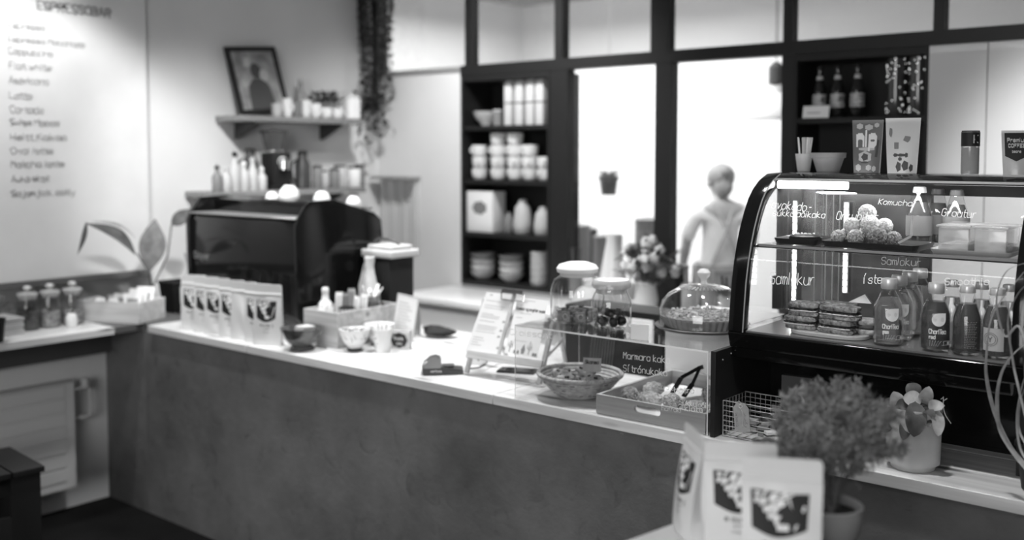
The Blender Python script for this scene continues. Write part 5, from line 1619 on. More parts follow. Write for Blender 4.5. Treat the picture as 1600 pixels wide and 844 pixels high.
# ------------------------------------------------------------------ sandwiches
x0, x1 = PZ(1228, 520, FZ).x, PZ(1360, 530, FZ).x
t = thing('sandwich_board', 'pale rounded serving board under the sandwiches in the case', 'serving board', ((x0 + x1) / 2, 2.645, FZ))
hx = (x1 - x0) / 2
g = G(); pts = []
for k in range(40):
    a = 2 * PI * k / 40
    pts.append((hx * max(-1, min(1, 1.12 * math.cos(a))) if False else hx * math.copysign(abs(math.cos(a)) ** .6, math.cos(a)), .066 * math.copysign(abs(math.sin(a)) ** .7, math.sin(a))))
g.prism(pts, 0.0, .011, 'z'); emit('board', g, mat('board_pale', .42, .45), t, .002, 1)
BRD = mat('rye_bread', .27, .85, noise=.8, scale=90, bump=1.)
BRDL = mat('bread_top', .45, .8, noise=.4, scale=70, bump=.6)
HAM = mat('filling_pale', .6, .5); LET = mat('filling_dark', .05, .5)


def slice_mesh(w_, d_, h_, seed):
    from mathutils import noise
    g = G(); n = 28; vs = []; fs = []
    lv = [(0, .94), (h_ * .15, 1), (h_ * .5, 1.03), (h_ * .85, 1), (h_, .93)]
    for z, s_ in lv:
        for k in range(n):
            a = 2 * PI * k / n
            e = 1 + .13 * noise.noise(V((math.cos(a) * 2.5, math.sin(a) * 2.5, seed * 3.7 + z * 60)))
            vs.append((w_ / 2 * math.copysign(abs(math.cos(a)) ** .55, math.cos(a)) * s_ * e, d_ / 2 * math.copysign(abs(math.sin(a)) ** .55, math.sin(a)) * s_ * e, z))
    for i in range(len(lv) - 1):
        for k in range(n): fs.append((i * n + k, i * n + (k + 1) % n, (i + 1) * n + (k + 1) % n, (i + 1) * n + k))
    fs += [tuple(range(n - 1, -1, -1)), tuple((len(lv) - 1) * n + k for k in range(n))]
    return g.add(vs, fs, True)


bzz = FZ + .0115
sands = [(-.078, -.02, 0., .088, .05, .05, 'lower left sandwich on the board'), (.026, -.024, 0., .098, .05, -.06, 'lower middle sandwich on the board'), (-.07, -.018, .0375, .082, .05, .12, 'upper left sandwich, resting on the lower left one'),
         (.032, -.024, .0375, .105, .05, -.04, 'upper middle sandwich with a thick dark crust'), (.0, .034, .0, .1, .045, .1, 'lower rear sandwich behind the middle stack'), (-.0, .034, .0375, .11, .042, .0, 'upper rear sandwich with filling sticking out')]
for k, (dx, dy, dz, w_, d_, rz_, lab) in enumerate(sands):
    t = thing('sandwich', 'dark bread ' + lab, 'sandwich', ((x0 + x1) / 2 + dx, 2.645 + dy, bzz + dz), rz_, 'sandwiches on the serving board')
    emit('bread_slice', slice_mesh(w_, d_, .012, k), BRD, t)
    o = emit('bread_slice', slice_mesh(w_, d_, .014, k + 9), BRD, t); o.location = (0, 0, .0225)
    g = slice_mesh(w_ * .98, d_ * .98, .004, k + 4); o = emit('filling', g, HAM, t); o.location = (0, -.002, .0122)
    g = G(); rnd = random.Random(k)
    vs = []; n_ = 40
    for q_ in range(n_):
        a = 2 * PI * q_ / n_; rr_ = 1.02 + .06 * rnd.random()
        x_ = w_ / 2 * math.copysign(abs(math.cos(a)) ** .6, math.cos(a)) * rr_; y_ = d_ / 2 * math.copysign(abs(math.sin(a)) ** .6, math.sin(a)) * rr_
        vs += [(x_ * .6, y_ * .6, .0185), (x_, y_, .017 + .004 * math.sin(q_ * 1.7))]
    g.add(vs, [(2 * q_, 2 * q_ + 1, (2 * q_ + 3) % (2 * n_), (2 * q_ + 2) % (2 * n_)) for q_ in range(n_)], True)
    emit('lettuce', g, LET, t)
t = thing('sandwich', 'light wedge of sandwich at the right end of the board beside the tea bottle', 'sandwich', ((x0 + x1) / 2 + .095, 2.66, bzz), .3, 'sandwiches on the serving board')
emit('bread_slice', slice_mesh(.055, .05, .013, 31), BRDL, t)
o = emit('filling', slice_mesh(.055, .05, .012, 33), LET, t); o.location = (0, 0, .0132)
o = emit('bread_slice', slice_mesh(.055, .05, .014, 35), BRDL, t); o.location = (0, 0, .0254)
t = thing('folded_napkin', 'pointed white folded paper on top of the rear sandwiches', 'napkin', ((x0 + x1) / 2 + .06, 2.69, bzz + .0755), .2)
emit('fold', G().add([(-.03, 0, 0), (.03, 0, 0), (.03, .02, .0), (-.03, .02, 0), (.012, .005, .024), (.012, .015, .024)], [(0, 1, 4), (1, 2, 5, 4), (2, 3, 5), (3, 0, 4, 5), (3, 2, 1, 0)]), PAPER, t)

# ------------------------------------------------------------------ things standing on top of the case
CT = 1.6345
def snack_bag(label, pxl, pxr, ytop, Y, text, fm_, art):
    A, B = PY(pxl, 230, Y), PY(pxr, 230, Y)
    w_ = B.x - A.x; w_ *= 1.08; h_ = PY(pxl, ytop, Y).z - CT
    t = thing('snack_bag', label, 'snack bag', ((A.x + B.x) / 2, Y, CT), math.radians(12))
    def P(u, v, s_, off=0.):
        T_ = .022 * max(0, 1 - (v / .95) ** 1.6) * (1 - .4 * u * u) + .0015 if v < .95 else .0015
        return V((u * w_ / 2 * (.8 + .2 * v), -s_ * (T_ + off), v * h_))
    vs = []; fs = []; nu, nv = 8, 20; ring = 2 * (nu + 1)
    for j in range(nv + 1):
        for i in range(nu + 1): vs.append(P(-1 + 2 * i / nu, j / nv, 1))
        for i in range(nu + 1): vs.append(P(1 - 2 * i / nu, j / nv, -1))
    for j in range(nv):
        for k in range(ring): fs.append((j * ring + k, j * ring + (k + 1) % ring, (j + 1) * ring + (k + 1) % ring, (j + 1) * ring + k))
    fs += [tuple(range(ring - 1, -1, -1)), tuple(nv * ring + k for k in range(ring))]
    emit('pouch', G().add(vs, fs, True), fm_, t)
    art(t, lambda u, v, o_=.0012: P(u, v, 1, o_))
    return t


def disc(g, f, u, v, ru, rv, n=12, o_=.0012, wob=0.):
    g.add([f(u, v, o_)] + [f(u + ru * math.cos(2 * PI * k / n) * (1 + wob * (k % 2)), v + rv * math.sin(2 * PI * k / n) * (1 + wob * (k % 2)), o_) for k in range(n)], [(0, 1 + k, 1 + (k + 1) % n) for k in range(n)])


def art_nip(t, f):
    g = G(); ribbons(g, 'nip', lambda a, b_: f(-.68 + a, .53 + b_), .24, 1.3, .12); emit('lettering', g, mat('print_pale', .8, .5), t)
    g = G()
    for u, v, ru, rv in ((-.5, .88, .2, .05), (.1, .86, .25, .05), (.6, .9, .15, .04), (0, .45, .55, .03), (-.1, .3, .45, .1), (-.6, .1, .2, .06), (.2, .1, .2, .05), (.6, .08, .14, .05)): disc(g, f, u, v, ru, rv, 12, .0010, .2)
    emit('print_pattern', g, mat('print_soft', .5, .5), t)
    g = G(); disc(g, f, -.1, .3, .22, .06, 10, .0018, .3); disc(g, f, -.1, .2, .3, .02, 10, .0018)
    g.add([f(.62, .3, .0018), f(.8, .3, .0018), f(.85, .62, .0018), f(.7, .62, .0018)], [(0, 1, 2, 3)])
    emit('print_dark', g, DARK, t)


def art_dog(t, f):
    g = G(); disc(g, f, -.35, .5, .14, .06, 8, .001, .4); disc(g, f, .3, .62, .2, .05, 9, .001, .3); disc(g, f, -.7, .74, .1, .08, 9, .001, .2)
    emit('print_pattern', g, MID, t)
    g = G()
    for u, v, ru, rv in ((-.4, .33, .14, .03), (0, .33, .3, .025), (.3, .33, .1, .04), (-.1, .26, .12, .03), (-.2, .12, .16, .08), (.25, .14, .2, .08), (.65, .1, .12, .06)): disc(g, f, u, v, ru, rv, 10, .001, .25)
    emit('dog_print', g, DARK, t)


snack_bag('grey patterned snack bag reading nip in white, on top of the display case', 1334, 1377, 188, 2.87, 'nip', mat('bag_grey', .13, .4), art_nip)
snack_bag('shiny white snack bag with small dark animal prints, on top of the display case', 1386, 1435, 185, 2.865, '', mat('bag_white', .62, .3, bump=.2, scale=10), art_dog)
X = PY(1516, 240, 2.86).x
t = thing('spice_tube', 'tall clear cylinder with a dark label on top of the display case', 'jar', (X, 2.86, CT))
hh = PY(1516, 206, 2.86).z - CT
emit('glass_body', G().lathe([(.022, 0), (.023, .004), (.023, hh)], 32), mat('spice_glass', .7, .12, trans=.6), t)
emit('contents', G().lathe([(.0205, .004), (.0205, hh * .62), (0, hh * .64)], 28), mat('spice_mix', .4, .7, noise=.4, scale=60), t)
emit('dark_label', G().lathe([(.0236, hh * .66), (.0236, hh * .99)], 32, cap=False), INK, t)
emit('lettering', ribbons(G(), 'K', cyl_map(.0236, .6, hh * .74), .02, .012, .003), LIGHT, t)
emit('lid', G().lathe([(.0225, hh), (.0225, hh + .003), (0, hh + .003)], 28), MATB, t)
def art_pack(t, f):
    g = G(); vs = []; fs = []; N = 14
    for i in range(N + 1):
        u = -.8 + 1.6 * i / N; b_ = .42 - .12 * (1 - abs(u) / .8)
        for k in range(4): vs.append(f(u, b_ + (.94 - b_) * k / 3, .0012))
    for i in range(N):
        for k in range(3): a = i * 4 + k; fs.append((a, a + 4, a + 5, a + 1))
    emit('dark_shield', g.add(vs, fs, True), INK, t)
    g = G(); ribbons(g, 'Premium', lambda a, b_: f(-.62 + a, .74 + b_, .002), .08, 1.25, .03); ribbons(g, 'COFFEE', lambda a, b_: f(-.55 + a, .62 + b_, .002), .07, 1.1, .03); ribbons(g, 'beans', lambda a, b_: f(-.3 + a, .5 + b_, .002), .05, .6, .02)
    emit('lettering', g, LIGHT, t)
snack_bag('silvery packet with a dark pointed label on the case top, right edge', 1566, 1612, 204, 2.87, '', mat('bag_silver', .5, .25, bump=.35, scale=14), art_pack)
# straws in a holder and clay pot
X = PY(1256, 250, 2.97).x
t = thing('straw_holder', 'flared white holder at the left end of the case top', 'holder', (X, 2.97, CT))
emit('holder', G().lathe([(.018, 0), (.019, .002), (.026, .055), (.0245, .055), (.0175, .004), (0, .004)], 28), mat('holder_white', .6, .5), t)
for k in range(12):
    a = k * 2.4; R0 = .013 * math.sqrt((k + .5) / 12); R1 = R0 * 2.2
    t2 = thing('paper_straw', ['striped', 'white'][k % 2] + ' paper straw, ' + ['centre', 'right of centre', 'front', 'back', 'left', 'right', 'front left', 'back right', 'back left', 'front right', 'far left', 'far right'][k] + ' in the flared holder', 'straw', (X + R0 * math.cos(a), 2.97 + R0 * math.sin(a), CT + .005), 0, 'straws in the white holder')
    emit('straw', G().tube([(0, 0, 0), ((R1 - R0) * math.cos(a), (R1 - R0) * math.sin(a), .1)], .0028, 8), [LIGHT, PAPER][k % 2], t2)
X = PY(1295, 250, 2.97).x
pr_ = 27 * dep(V((X, 2.97, CT))) / F
t = thing('clay_pot', 'empty pale clay pot standing on top of the display case', 'pot', (X, 2.965, CT))
emit('pot', G().lathe([(pr_ * .62, 0), (pr_ * .64, .002), (pr_ * .88, .042), (pr_ * .97, .043), (pr_, .058), (pr_ * .92, .058), (pr_ * .84, .044), (pr_ * .58, .006), (0, .006)], 40), TERRA, t)

# ================================================================== IN FRONT OF THE CASE
# ------------------------------------------------------------------ wire basket with tag
bx0, bx1, by0, by1, bh_ = -1.283, -1.0, 2.50, 2.635, .104
wk = thing('wire_basket', 'rectangular zinc wire basket with a paper tag, under the left end of the display case', 'basket', ((bx0 + bx1) / 2, (by0 + by1) / 2, ZT))
g = W2(wk)
for i in range(8):
    z = ZT + .003 + (bh_ - .006) * i / 7
    r_ = .0017 if i in (0, 7) else .0012
    g.tube([(bx0, by0, z), (bx1, by0, z), (bx1, by1, z), (bx0, by1, z)], r_, 6, True)
emit('wire_ring', g, WIRE, wk)
g = W2(wk)
for k in range(19):
    x = bx0 + (bx1 - bx0) * k / 18
    g.tube([(x, by1 + .001, ZT + .003), (x, by1 + .001, ZT + bh_ - .003)], .001, 6)
    if k in (0, 18): g.tube([(x, by0 - .001, ZT + .003), (x, by0 - .001, ZT + bh_ - .003)], .0017, 6)
for k in range(1, 7):
    y = by0 + (by1 - by0) * k / 7
    for x in (bx0, bx1): g.tube([(x, y, ZT + .003), (x, y, ZT + bh_ - .003)], .001, 6)
emit('wire_upright', g, WIRE, wk)
g = W2(wk)
for k in range(12):
    x = bx0 + (bx1 - bx0) * (k + .5) / 12; g.tube([(x, by0, ZT + .003), (x, by1, ZT + .003)], .001, 6)
emit('wire_floor', g, WIRE, wk)
tA, tB = PY(1147, 627, by0 - .004), PY(1177, 677, by0 - .004)
t = thing('paper_tag', 'brown paper luggage tag tied to the front of the wire basket', 'tag', ((tA.x + tB.x) / 2, by0 - .0075, tB.z), 0)
tw, th_ = .046, tA.z - tB.z
g = G(Matrix.Rotation(math.radians(-6), 4, 'Y'))
g.prism([(-tw / 2, 0), (tw / 2, 0), (tw / 2, th_ * .82), (tw / 4, th_), (-tw / 4, th_), (-tw / 2, th_ * .82)], -.0011, 0, 'y'); emit('tag_body', g, KRAFT, t)
Rt = Matrix.Rotation(math.radians(-6), 4, 'Y')
g = G(Rt)
g.tube([(.0048 * math.cos(k * PI / 8), -.0015, th_ * .87 + .0048 * math.sin(k * PI / 8)) for k in range(16)], .0016, 6, True); emit('eyelet', g, LIGHT, t)
g = G(Rt).tube(smooth([V((0, -.002, th_ * .87)), V((.004, -.003, th_ * .98)), V((-.006, .003, th_ * 1.04)), V((-.014, .004, th_ * .97)), V((-.004, -.001, th_ * .87)), V((.006, -.003, th_ * .6)), V((.002, -.003, th_ * .2))], 6), .0009, 6); emit('string', g, mat('twine', .5, .8), t)
g = G(Rt); ribbons(g, 'takk', lambda a, b_: V((-.012 - b_, -.0016, .012 + a)), .007, .04, .0008); ribbons(g, 'fyrir', lambda a, b_: V((.014 - b_, -.0016, .012 + a)), .007, .04, .0008); emit('handwriting', g, mat('pencil', .15, .8), t)
# dark card with bright round emblem standing in the basket
cA_, cB_ = PY(1224, 580, 2.60), PY(1270, 592, 2.60)
t = thing('boxed_soap', 'dark glossy card box with a bright round emblem standing in the wire basket', 'box', ((cA_.x + cB_.x) / 2, 2.60, ZT + .0045), math.radians(6))
wdt = cB_.x - cA_.x; hh = cA_.z - ZT - .012
emit('box_body', G().box(-wdt / 2, wdt / 2, -.011, .011, 0, hh), mat('card_dark', .06, .25), t, .001, 1)
g = G(Matrix.Translation((-.0, -.0115, hh * .60)) @ Matrix.Rotation(PI / 2, 4, 'X')).lathe([(0.024, 0), (.0235, .001), (0, .0013)], 36); emit('round_emblem', g, mat('foil_bright', .85, .3, metal=.4, noise=.4, scale=120, bump=.6), t)
g = G()
for k in range(3): ribbons(g, ['HANDMADE', 'SAPA', '30 g'][k], plane_map((-.02, -.0117, hh * .32 - k * .014), (1, 0, 0), (0, 0, 1)), .008, .036 - .008 * k, .0012)
emit('lettering', g, LIGHT, t)
for k, (x_, y_, w_, h_, m_, lab) in enumerate(((-1.235, 2.585, .03, .035, LIGHT, 'small pale carton at the left inside the wire basket'), (-1.19, 2.56, .028, .028, MID, 'small grey carton left of the middle inside the wire basket'),
                                            (-1.205, 2.605, .026, .05, DARK, 'dark carton in the middle of the wire basket'), (-1.16, 2.545, .035, .022, PAPER, 'low white packet at the front of the wire basket'), (-1.06, 2.55, .05, .03, LIGHT, 'pale packet lying at the right inside the wire basket'))):
    t = thing('small_carton', lab, 'carton', (x_, y_, ZT + .0045), .3 * k, 'cartons in the wire basket')
    emit('carton', G().box(-w_ / 2, w_ / 2, -.010, .010, 0, h_), m_, t, .001, 1)
    emit('carton_band', G().box(-w_ / 2 - .0004, w_ / 2 + .0004, -.0104, .0104, h_ * .4, h_ * .6), MATB if m_ is not DARK else LIGHT, t)

# ------------------------------------------------------------------ white pot plant
pc0 = PY(1426, 738, 2.56); pc0 = V((PY(1426, 738, 2.555).x, 2.555, ZT))
rP = 41 * dep(pc0) / F
wp = thing('white_pot_plant', 'thick-leaved trailing plant in a pale cylindrical pot in front of the display case', 'plant', pc0)
emit('pot', G().lathe([(rP * .78, 0), (rP * .8, .002), (rP * .8, .014), (rP * .95, .0155), (rP * .965, .03), (rP, .150), (rP * 1.0, .156), (rP * .94, .156), (rP * .92, .135), (0, .135)], 56), WPOT, wp)
emit('soil', G().lathe([(rP * .915, .1352), (rP * .6, .141), (0, .143)], 32), SOIL, wp)
def wpt(x, y, dy=0.): P = PY(x, y, 2.555 + dy); return P
LF = mat('leaf_gloss', .11, .25, noise=.5, scale=22, coat=.3); LFP = mat('leaf_variegated', .5, .3, noise=.5, scale=26)
lv = [((1430, 628), (1428, 683), -.075, .052, LF), ((1440, 625), (1411, 622), -.05, .04, LFP), ((1450, 634), (1476, 634), -.04, .028, LFP), ((1441, 630), (1452, 604), -.03, .034, LFP),
      ((1463, 640), (1466, 682), -.055, .03, LFP), ((1447, 650), (1458, 640), -.06, .03, LFP), ((1415, 655), (1411, 688), -.075, .03, LF), ((1405, 640), (1396, 612), -.03, .04, LFP),
      ((1420, 632), (1400, 640), -.06, .04, LF), ((1445, 655), (1452, 668), -.065, .022, LF), ((1435, 620), (1418, 600), .0, .04, LF), ((1400, 625), (1380, 640), -.04, .035, LF), ((1390, 660), (1384, 676), -.07, .02, MATB)]
for a, b_, dy, w_, m_ in lv:
    emit('leaf', W2(wp).leaf(wpt(*a, dy * .6), wpt(*b_, dy), w_, (.5, -.8, .3), .1, 12, .2, .9, .55), m_, wp)
g = W2(wp)
base = V((pc0.x, pc0.y, ZT + .14))
for a, b_, dy, w_, m_ in lv: g.tube(smooth([base, (base + wpt(*a, dy * .6)) / 2 + V((0, 0, .012)), wpt(*a, dy * .6)], 5), .0017, 6)
emit('stem', g, LF, wp)
g = W2(wp).tube(smooth([wpt(1455, 640, -.04), wpt(1472, 636, -.04), wpt(1474, 620, -.04)], 6), .0009, 5).tube(smooth([wpt(1474, 636, -.04), wpt(1477, 648, -.04), wpt(1486, 662, -.04)], 6), .0009, 5)
g.tube([wpt(1474, 621, -.04), wpt(1470, 624, -.04)], .0009, 5).tube([wpt(1475, 626, -.04), wpt(1480, 623, -.04)], .0009, 5)
emit('tendril', g, LFP, wp)

# ------------------------------------------------------------------ hanging grass plant at the right edge
sp_ = thing('spider_plant', 'long arching strap-leaved plant in a dark pot at the right edge of the photo', 'plant', (-.485, 2.565, ZT))
emit('pot', G().lathe([(.048, 0), (.05, .002), (.064, .1), (.067, .102), (.067, .112), (.06, .112), (.058, .095), (0, .095)], 40), MATB, sp_)
def spp(x, y, Y): return PY(x, y, Y)
arcs = [[(1600, 562), (1556, 610), (1540, 560), (1548, 500), (1575, 445), (1600, 422)], [(1610, 735), (1580, 700), (1556, 650), (1543, 600), (1541, 560), (1552, 490), (1600, 425)],
        [(1610, 740), (1585, 710), (1562, 670), (1558, 620), (1566, 580), (1585, 552), (1606, 535)], [(1610, 560), (1592, 510), (1570, 525), (1557, 470), (1572, 425), (1606, 410)],
        [(1606, 700), (1592, 670), (1594, 630), (1604, 600)], [(1612, 730), (1594, 700), (1589, 650), (1598, 600), (1610, 570)], [(1612, 690), (1590, 600), (1582, 560), (1575, 500), (1590, 460), (1610, 440)]]
for k, ar in enumerate(arcs[1:]):
    Y = 2.44 - .012 * k
    pts = smooth([spp(x, y, Y + .02 * math.sin(i)) for i, (x, y) in enumerate(ar)], 8)
    root = V((-.485, 2.55, ZT + .1))
    pts = smooth([root, (root + pts[0]) / 2 + V((.02, -.03, .02)), pts[0]], 6)[:-1] + pts
    n_ = len(pts); wv = [.0035 if k in (0, 2) else .0022] * n_
    g = W2(sp_); vs = []; fs = []
    hw = .0046 if k in (1, 0) else .0026
    for i, p in enumerate(pts):
        tdir = (pts[min(i + 1, n_ - 1)] - pts[max(i - 1, 0)]).normalized(); side = tdir.cross(V((.45, -.8, .4))).normalized()
        w_ = hw * max(.15, min(1, (n_ - i) / n_ * 2.2)); nn = side.cross(tdir)
        vs += [p - side * w_, p + nn * w_ * .3, p + side * w_, p - nn * .0006]
    for i in range(n_ - 1):
        for q_ in range(4): fs.append((i * 4 + q_, i * 4 + (q_ + 1) % 4, i * 4 + 4 + (q_ + 1) % 4, i * 4 + 4 + q_))
    emit('strap_leaf', g.add(vs, fs, True), LEAFL, sp_)

# ------------------------------------------------------------------ foreground table with bags and fern
TZ = 1.0
c0 = PZ(1065, 813, TZ); c1 = PZ(980, 844, TZ)
ft = thing('white_table', 'white-topped table in the right foreground carrying coffee bags and a fern', 'table', (-.55, 1.5, 0))
dl = (c1 - c0); dl.z = 0; dl.normalize(); dr = V((-dl.y, dl.x, 0))
if dr.x < 0: dr = -dr
q0 = c0; q1 = c0 + dl * .55; q3 = c0 + dr * .72; q2 = q1 + dr * .72
emit('tabletop', W2(ft).slab([q0, q1, q2, q3] if (q1 - q0).cross(q3 - q0).z > 0 else [q0, q3, q2, q1], .022), mat('table_white', .85, .35), ft, .003)
for p in (q0, q1, q2, q3):
    ctr_ = (q0 + q2) / 2; d = (ctr_ - p).normalized() * .06; b0 = p + d; b0.z = TZ - .0225
    emit('leg', W2(ft).tube([b0, V((b0.x, b0.y, .002))], .016, 14), STEEL, ft)
emit('apron', W2(ft).slab([q0.lerp(q2, .08) - V((0, 0, .023)), q1.lerp(q3, .08) - V((0, 0, .023)), q2.lerp(q0, .08) - V((0, 0, .023)), q3.lerp(q1, .08) - V((0, 0, .023))][::1 if (q1 - q0).cross(q3 - q0).z > 0 else -1], .05), LIGHT, ft)
TZs = TZ + .0006
# bag seen edge-on
Pb = PZ(1068, 838, TZ)
coffee_bag('white coffee bag seen almost edge-on at the left corner of the foreground table', (Pb.x + .004, Pb.y + .03, TZs), math.radians(-43), .108, .188, .06, 'white coffee bags on the foreground table', seed=11)
P2_ = PD(1158, 695, 1.72)
coffee_bag('white coffee bag in the middle of the foreground, half behind the nearest one', (P2_.x, P2_.y, TZs), math.radians(30), .124, P2_.z - TZs + .004, .05, 'white coffee bags on the foreground table', seed=12)
P3_ = PD(1222, 714, 1.60)
coffee_bag('nearest white coffee bag, largest in the foreground, beside the fern pot', (P3_.x, P3_.y, TZs), math.radians(27), .128, P3_.z - TZs - .002, .05, 'white coffee bags on the foreground table', seed=13)
# asparagus fern
Pf = PD(1292, 787, 1.76)
fp = thing('potted_fern', 'feathery asparagus fern in a round clay pot on the foreground table', 'plant', (Pf.x, Pf.y, TZs))
rimr = 56 * 1.73 / F
hz = Pf.z - TZs
emit('pot', G().lathe([(rimr * .55, 0), (rimr * .68, .004), (rimr * .9, hz * .35), (rimr * 1.0, hz * .8), (rimr * .99, hz), (rimr * .93, hz + .002), (rimr * .9, hz * .9), (rimr * .9, hz * .78), (0, hz * .74)], 48), TERRA, fp)
emit('soil', G().lathe([(rimr * .9, hz * .78), (rimr * .5, hz * .84), (0, hz * .86)], 28), SOIL, fp)
rnd = random.Random(21)
gs = G(); gn = G()
FC = PD(1312, 672, 1.95)
ctrf = FC - V(fp.location)
ctrf.z -= 0
R0 = V((0, 0, hz * .8))
def needle_cluster(c, d, n, s_):
    for k in range(n):
        a = V((rnd.gauss(0, 1), rnd.gauss(0, 1), rnd.gauss(0, 1))).normalized()
        e = (d * .6 + a).normalized()
        L = s_ * rnd.uniform(.6, 1.2); sd = e.cross(V((rnd.random() - .5, rnd.random() - .5, rnd.random() - .5))).normalized() * .0011
        gn.add([c - sd, c + sd, c + e * L], [(0, 1, 2)])
right = _r; upv = V((0, 0, 1)); fw = _f0
for s_ in range(58):
    # target points on a drooping cloud
    a = rnd.uniform(0, 2 * PI); e = rnd.uniform(-.35, 1.45)
    rad = V((math.cos(a) * math.cos(e), math.sin(a) * math.cos(e), math.sin(e)))
    tgt = ctrf + right * (rad.x * .122) + fw * (rad.y * .12) + upv * (rad.z * .086)
    if rnd.random() < .22: tgt = ctrf + right * rnd.uniform(-.15, -.08) + fw * rnd.uniform(-.04, .04) + upv * rnd.uniform(-.05, -.01)
    start = R0 + V((rnd.uniform(-.02, .02), rnd.uniform(-.02, .02), 0))
    mid = start.lerp(tgt, .5) + V((0, 0, .035)) 
    path = smooth([start, mid, tgt], 9)
    gs.tube(path, [.0011 - .0007 * i / len(path) for i in range(len(path))], 5)
    for i in range(6, len(path)):
        p = path[i]; d = (path[i] - path[i - 1]).normalized()
        for side_ in range(5):
            o_ = V((rnd.gauss(0, 1), rnd.gauss(0, 1), rnd.gauss(0, .7))).normalized()
            L = .032 * (1.1 - .5 * i / len(path)) * rnd.uniform(.6, 1.1)
            tip_ = p + (d * .7 + o_).normalized() * L
            gs.bar(p, tip_, .0005, .0005)
            for q_ in range(4):
                c = p.lerp(tip_, (q_ + 1) / 4); needle_cluster(c, d, 5, .009)
emit('stem', gs, mat('fern_stem', .12, .6), fp)
o = emit('foliage', gn, FERN, fp); o['kind'] = 'stuff'
# pale leaf tips at the lower right of the table

# ================================================================== LEFT WALL SHELVES
def wall_shelf(label, X1, ya, yb, z, th=.03, m=WOODD):
    t = thing('wall_shelf', label, 'shelf', (XL + .003, (ya + yb) / 2, z - th))
    emit('shelf_board', W2(t).box(XL + .003, X1, ya, yb, z - th, z), m, t, .003)
    for y in (ya + .12, yb - .15):
        emit('bracket', W2(t).prism([(XL + .003, z - th - .001), (X1 - .05, z - th - .001), (X1 - .05, z - th - .012), (XL + .02, z - th - .09), (XL + .003, z - th - .09)], y, y + .014, 'y'), DARK, t)
    return t


XS = -4.36
sa, sb = PX(378, 188, XS), PX(572, 196, XS)
SZ1 = PX(470, 183, XS).z
wall_shelf('upper wooden wall shelf carrying the framed picture and mugs', XS, sa.y, min(sb.y, YB - .1), SZ1)
SZ2 = PX(470, 296, XS).z
la, lb = PX(330, 300, XS), PX(572, 300, XS)
wall_shelf('lower wooden wall shelf behind the espresso machine', XS, la.y, min(lb.y, YB - .1), SZ2)
def on(px_, X): return PX(px_, 200, X).y
# framed picture leaning on the shelf
pf = thing('framed_picture', 'dark-framed picture of a figure leaning against the wall on the upper shelf', 'picture', (XL + .12, on(412, -4.5), SZ1 + .0005), 0)
Mx = Matrix.Rotation(math.radians(-14), 4, 'Y') @ Matrix.Rotation(math.radians(5), 4, 'X')
hw_, hh_ = .165, .38
g = G(Mx).box(-.01, .01, -hw_, -hw_ + .024, .006, hh_).box(-.01, .01, hw_ - .024, hw_, .006, hh_).box(-.01, .01, -hw_ + .024, hw_ - .024, .006, .03).box(-.01, .01, -hw_ + .024, hw_ - .024, hh_ - .024, hh_)
pf.location.z += .012
emit('frame', g, MATB, pf)
emit('picture_print', G(Mx).box(-.006, .002, -hw_ + .02, hw_ - .02, .026, hh_ - .02), mat('picture_grey', .3, .5, noise=.5, scale=12), pf)
g = G(Mx).add([(.003, -.08, .03), (.003, .09, .03), (.003, .07, .16), (.003, .03, .2), (.003, -.03, .2), (.003, -.07, .16)], [(0, 1, 2, 3, 4, 5)])
g.add([(.0032, .0 + .035 * math.cos(k), .245 + .045 * math.sin(k)) for k in [i * PI / 6 for i in range(12)]], [tuple(range(12))])
emit('figure_print', g, mat('figure_dark', .07, .5), pf)
emit('highlight_print', G(Mx).add([(.0036, .05 + .03 * math.cos(k), .22 + .035 * math.sin(k)) for k in [i * PI / 5 for i in range(10)]], [tuple(range(10))]), LIGHT, pf)
emit('highlight_print', G(Mx).add([(.0036, -.06, .32), (.0036, -.02, .32), (.0036, -.03, .27), (.0036, -.07, .27)], [(0, 1, 2, 3)]), LIGHT, pf)


def mug(label, P, r=.04, h=.09, m=CER, group='mugs and cups on the wall shelves', handle=True, rz=0.):
    t = thing('mug', label, 'mug', P, rz, group)
    emit('mug_wall', G().lathe([(r * .8, 0), (r * .9, .004), (r, h * .3), (r, h), (r * .93, h), (r * .9, .01), (0, .01)], 28), m, t)
    if handle: emit('handle', G().tube([(r * .95 + .02 * math.sin(PI * k / 8), 0, h * .2 + h * .6 * k / 8) for k in range(9)], .005, 8), m, t)
    return t


up_items = [(434, .031, .07, LIGHT, 'small pale cup just right of the framed picture'), (449, .028, .1, CER, 'tall white cup right of the framed picture'), (463, .03, .085, MID, 'grey mug in the left half of the upper shelf'), (478, .031, .095, CER, 'white mug left of the middle of the upper shelf'),
            (493, .032, .08, CER, 'white mug in the middle of the upper shelf'), (509, .035, .06, CER, 'low white bowl-like mug on the upper shelf'), (527, .035, .058, CER, 'wide white cup right of the middle of the upper shelf')]
for k, (px_, r_, h_, m_, lab) in enumerate(up_items):
    mug(lab, (XS - .045, on(px_, XS - .045), SZ1 + .0006), r_, h_, m_, 'mugs on the upper wall shelf', k % 3 != 2, .15 * (k % 3))
t = thing('white_canister', 'largest white canister at the right end of the upper shelf', 'canister', (XS - .05, on(550, XS - .05), SZ1 + .0006))
emit('canister_wall', G().lathe([(.045, 0), (.05, .004), (.05, .11), (.04, .12)], 32), CER, t); emit('lid', G().lathe([(.046, .1202), (.048, .13), (.01, .138), (0, .15)], 28), CER, t)
t = thing('glass_bottle', 'slim pale bottle standing behind the mugs on the upper shelf', 'bottle', (XS - .17, on(470, XS - .17), SZ1 + .0006))
emit('glass_body', G().lathe([(.028, 0), (.03, .004), (.03, .12), (.014, .16), (.013, .2)], 28), mat('frosted_glass', .6, .2, trans=.6), t); emit('stopper', G().lathe([(.012, .2002), (.016, .205), (.014, .225), (0, .23)], 20), LIGHT, t)
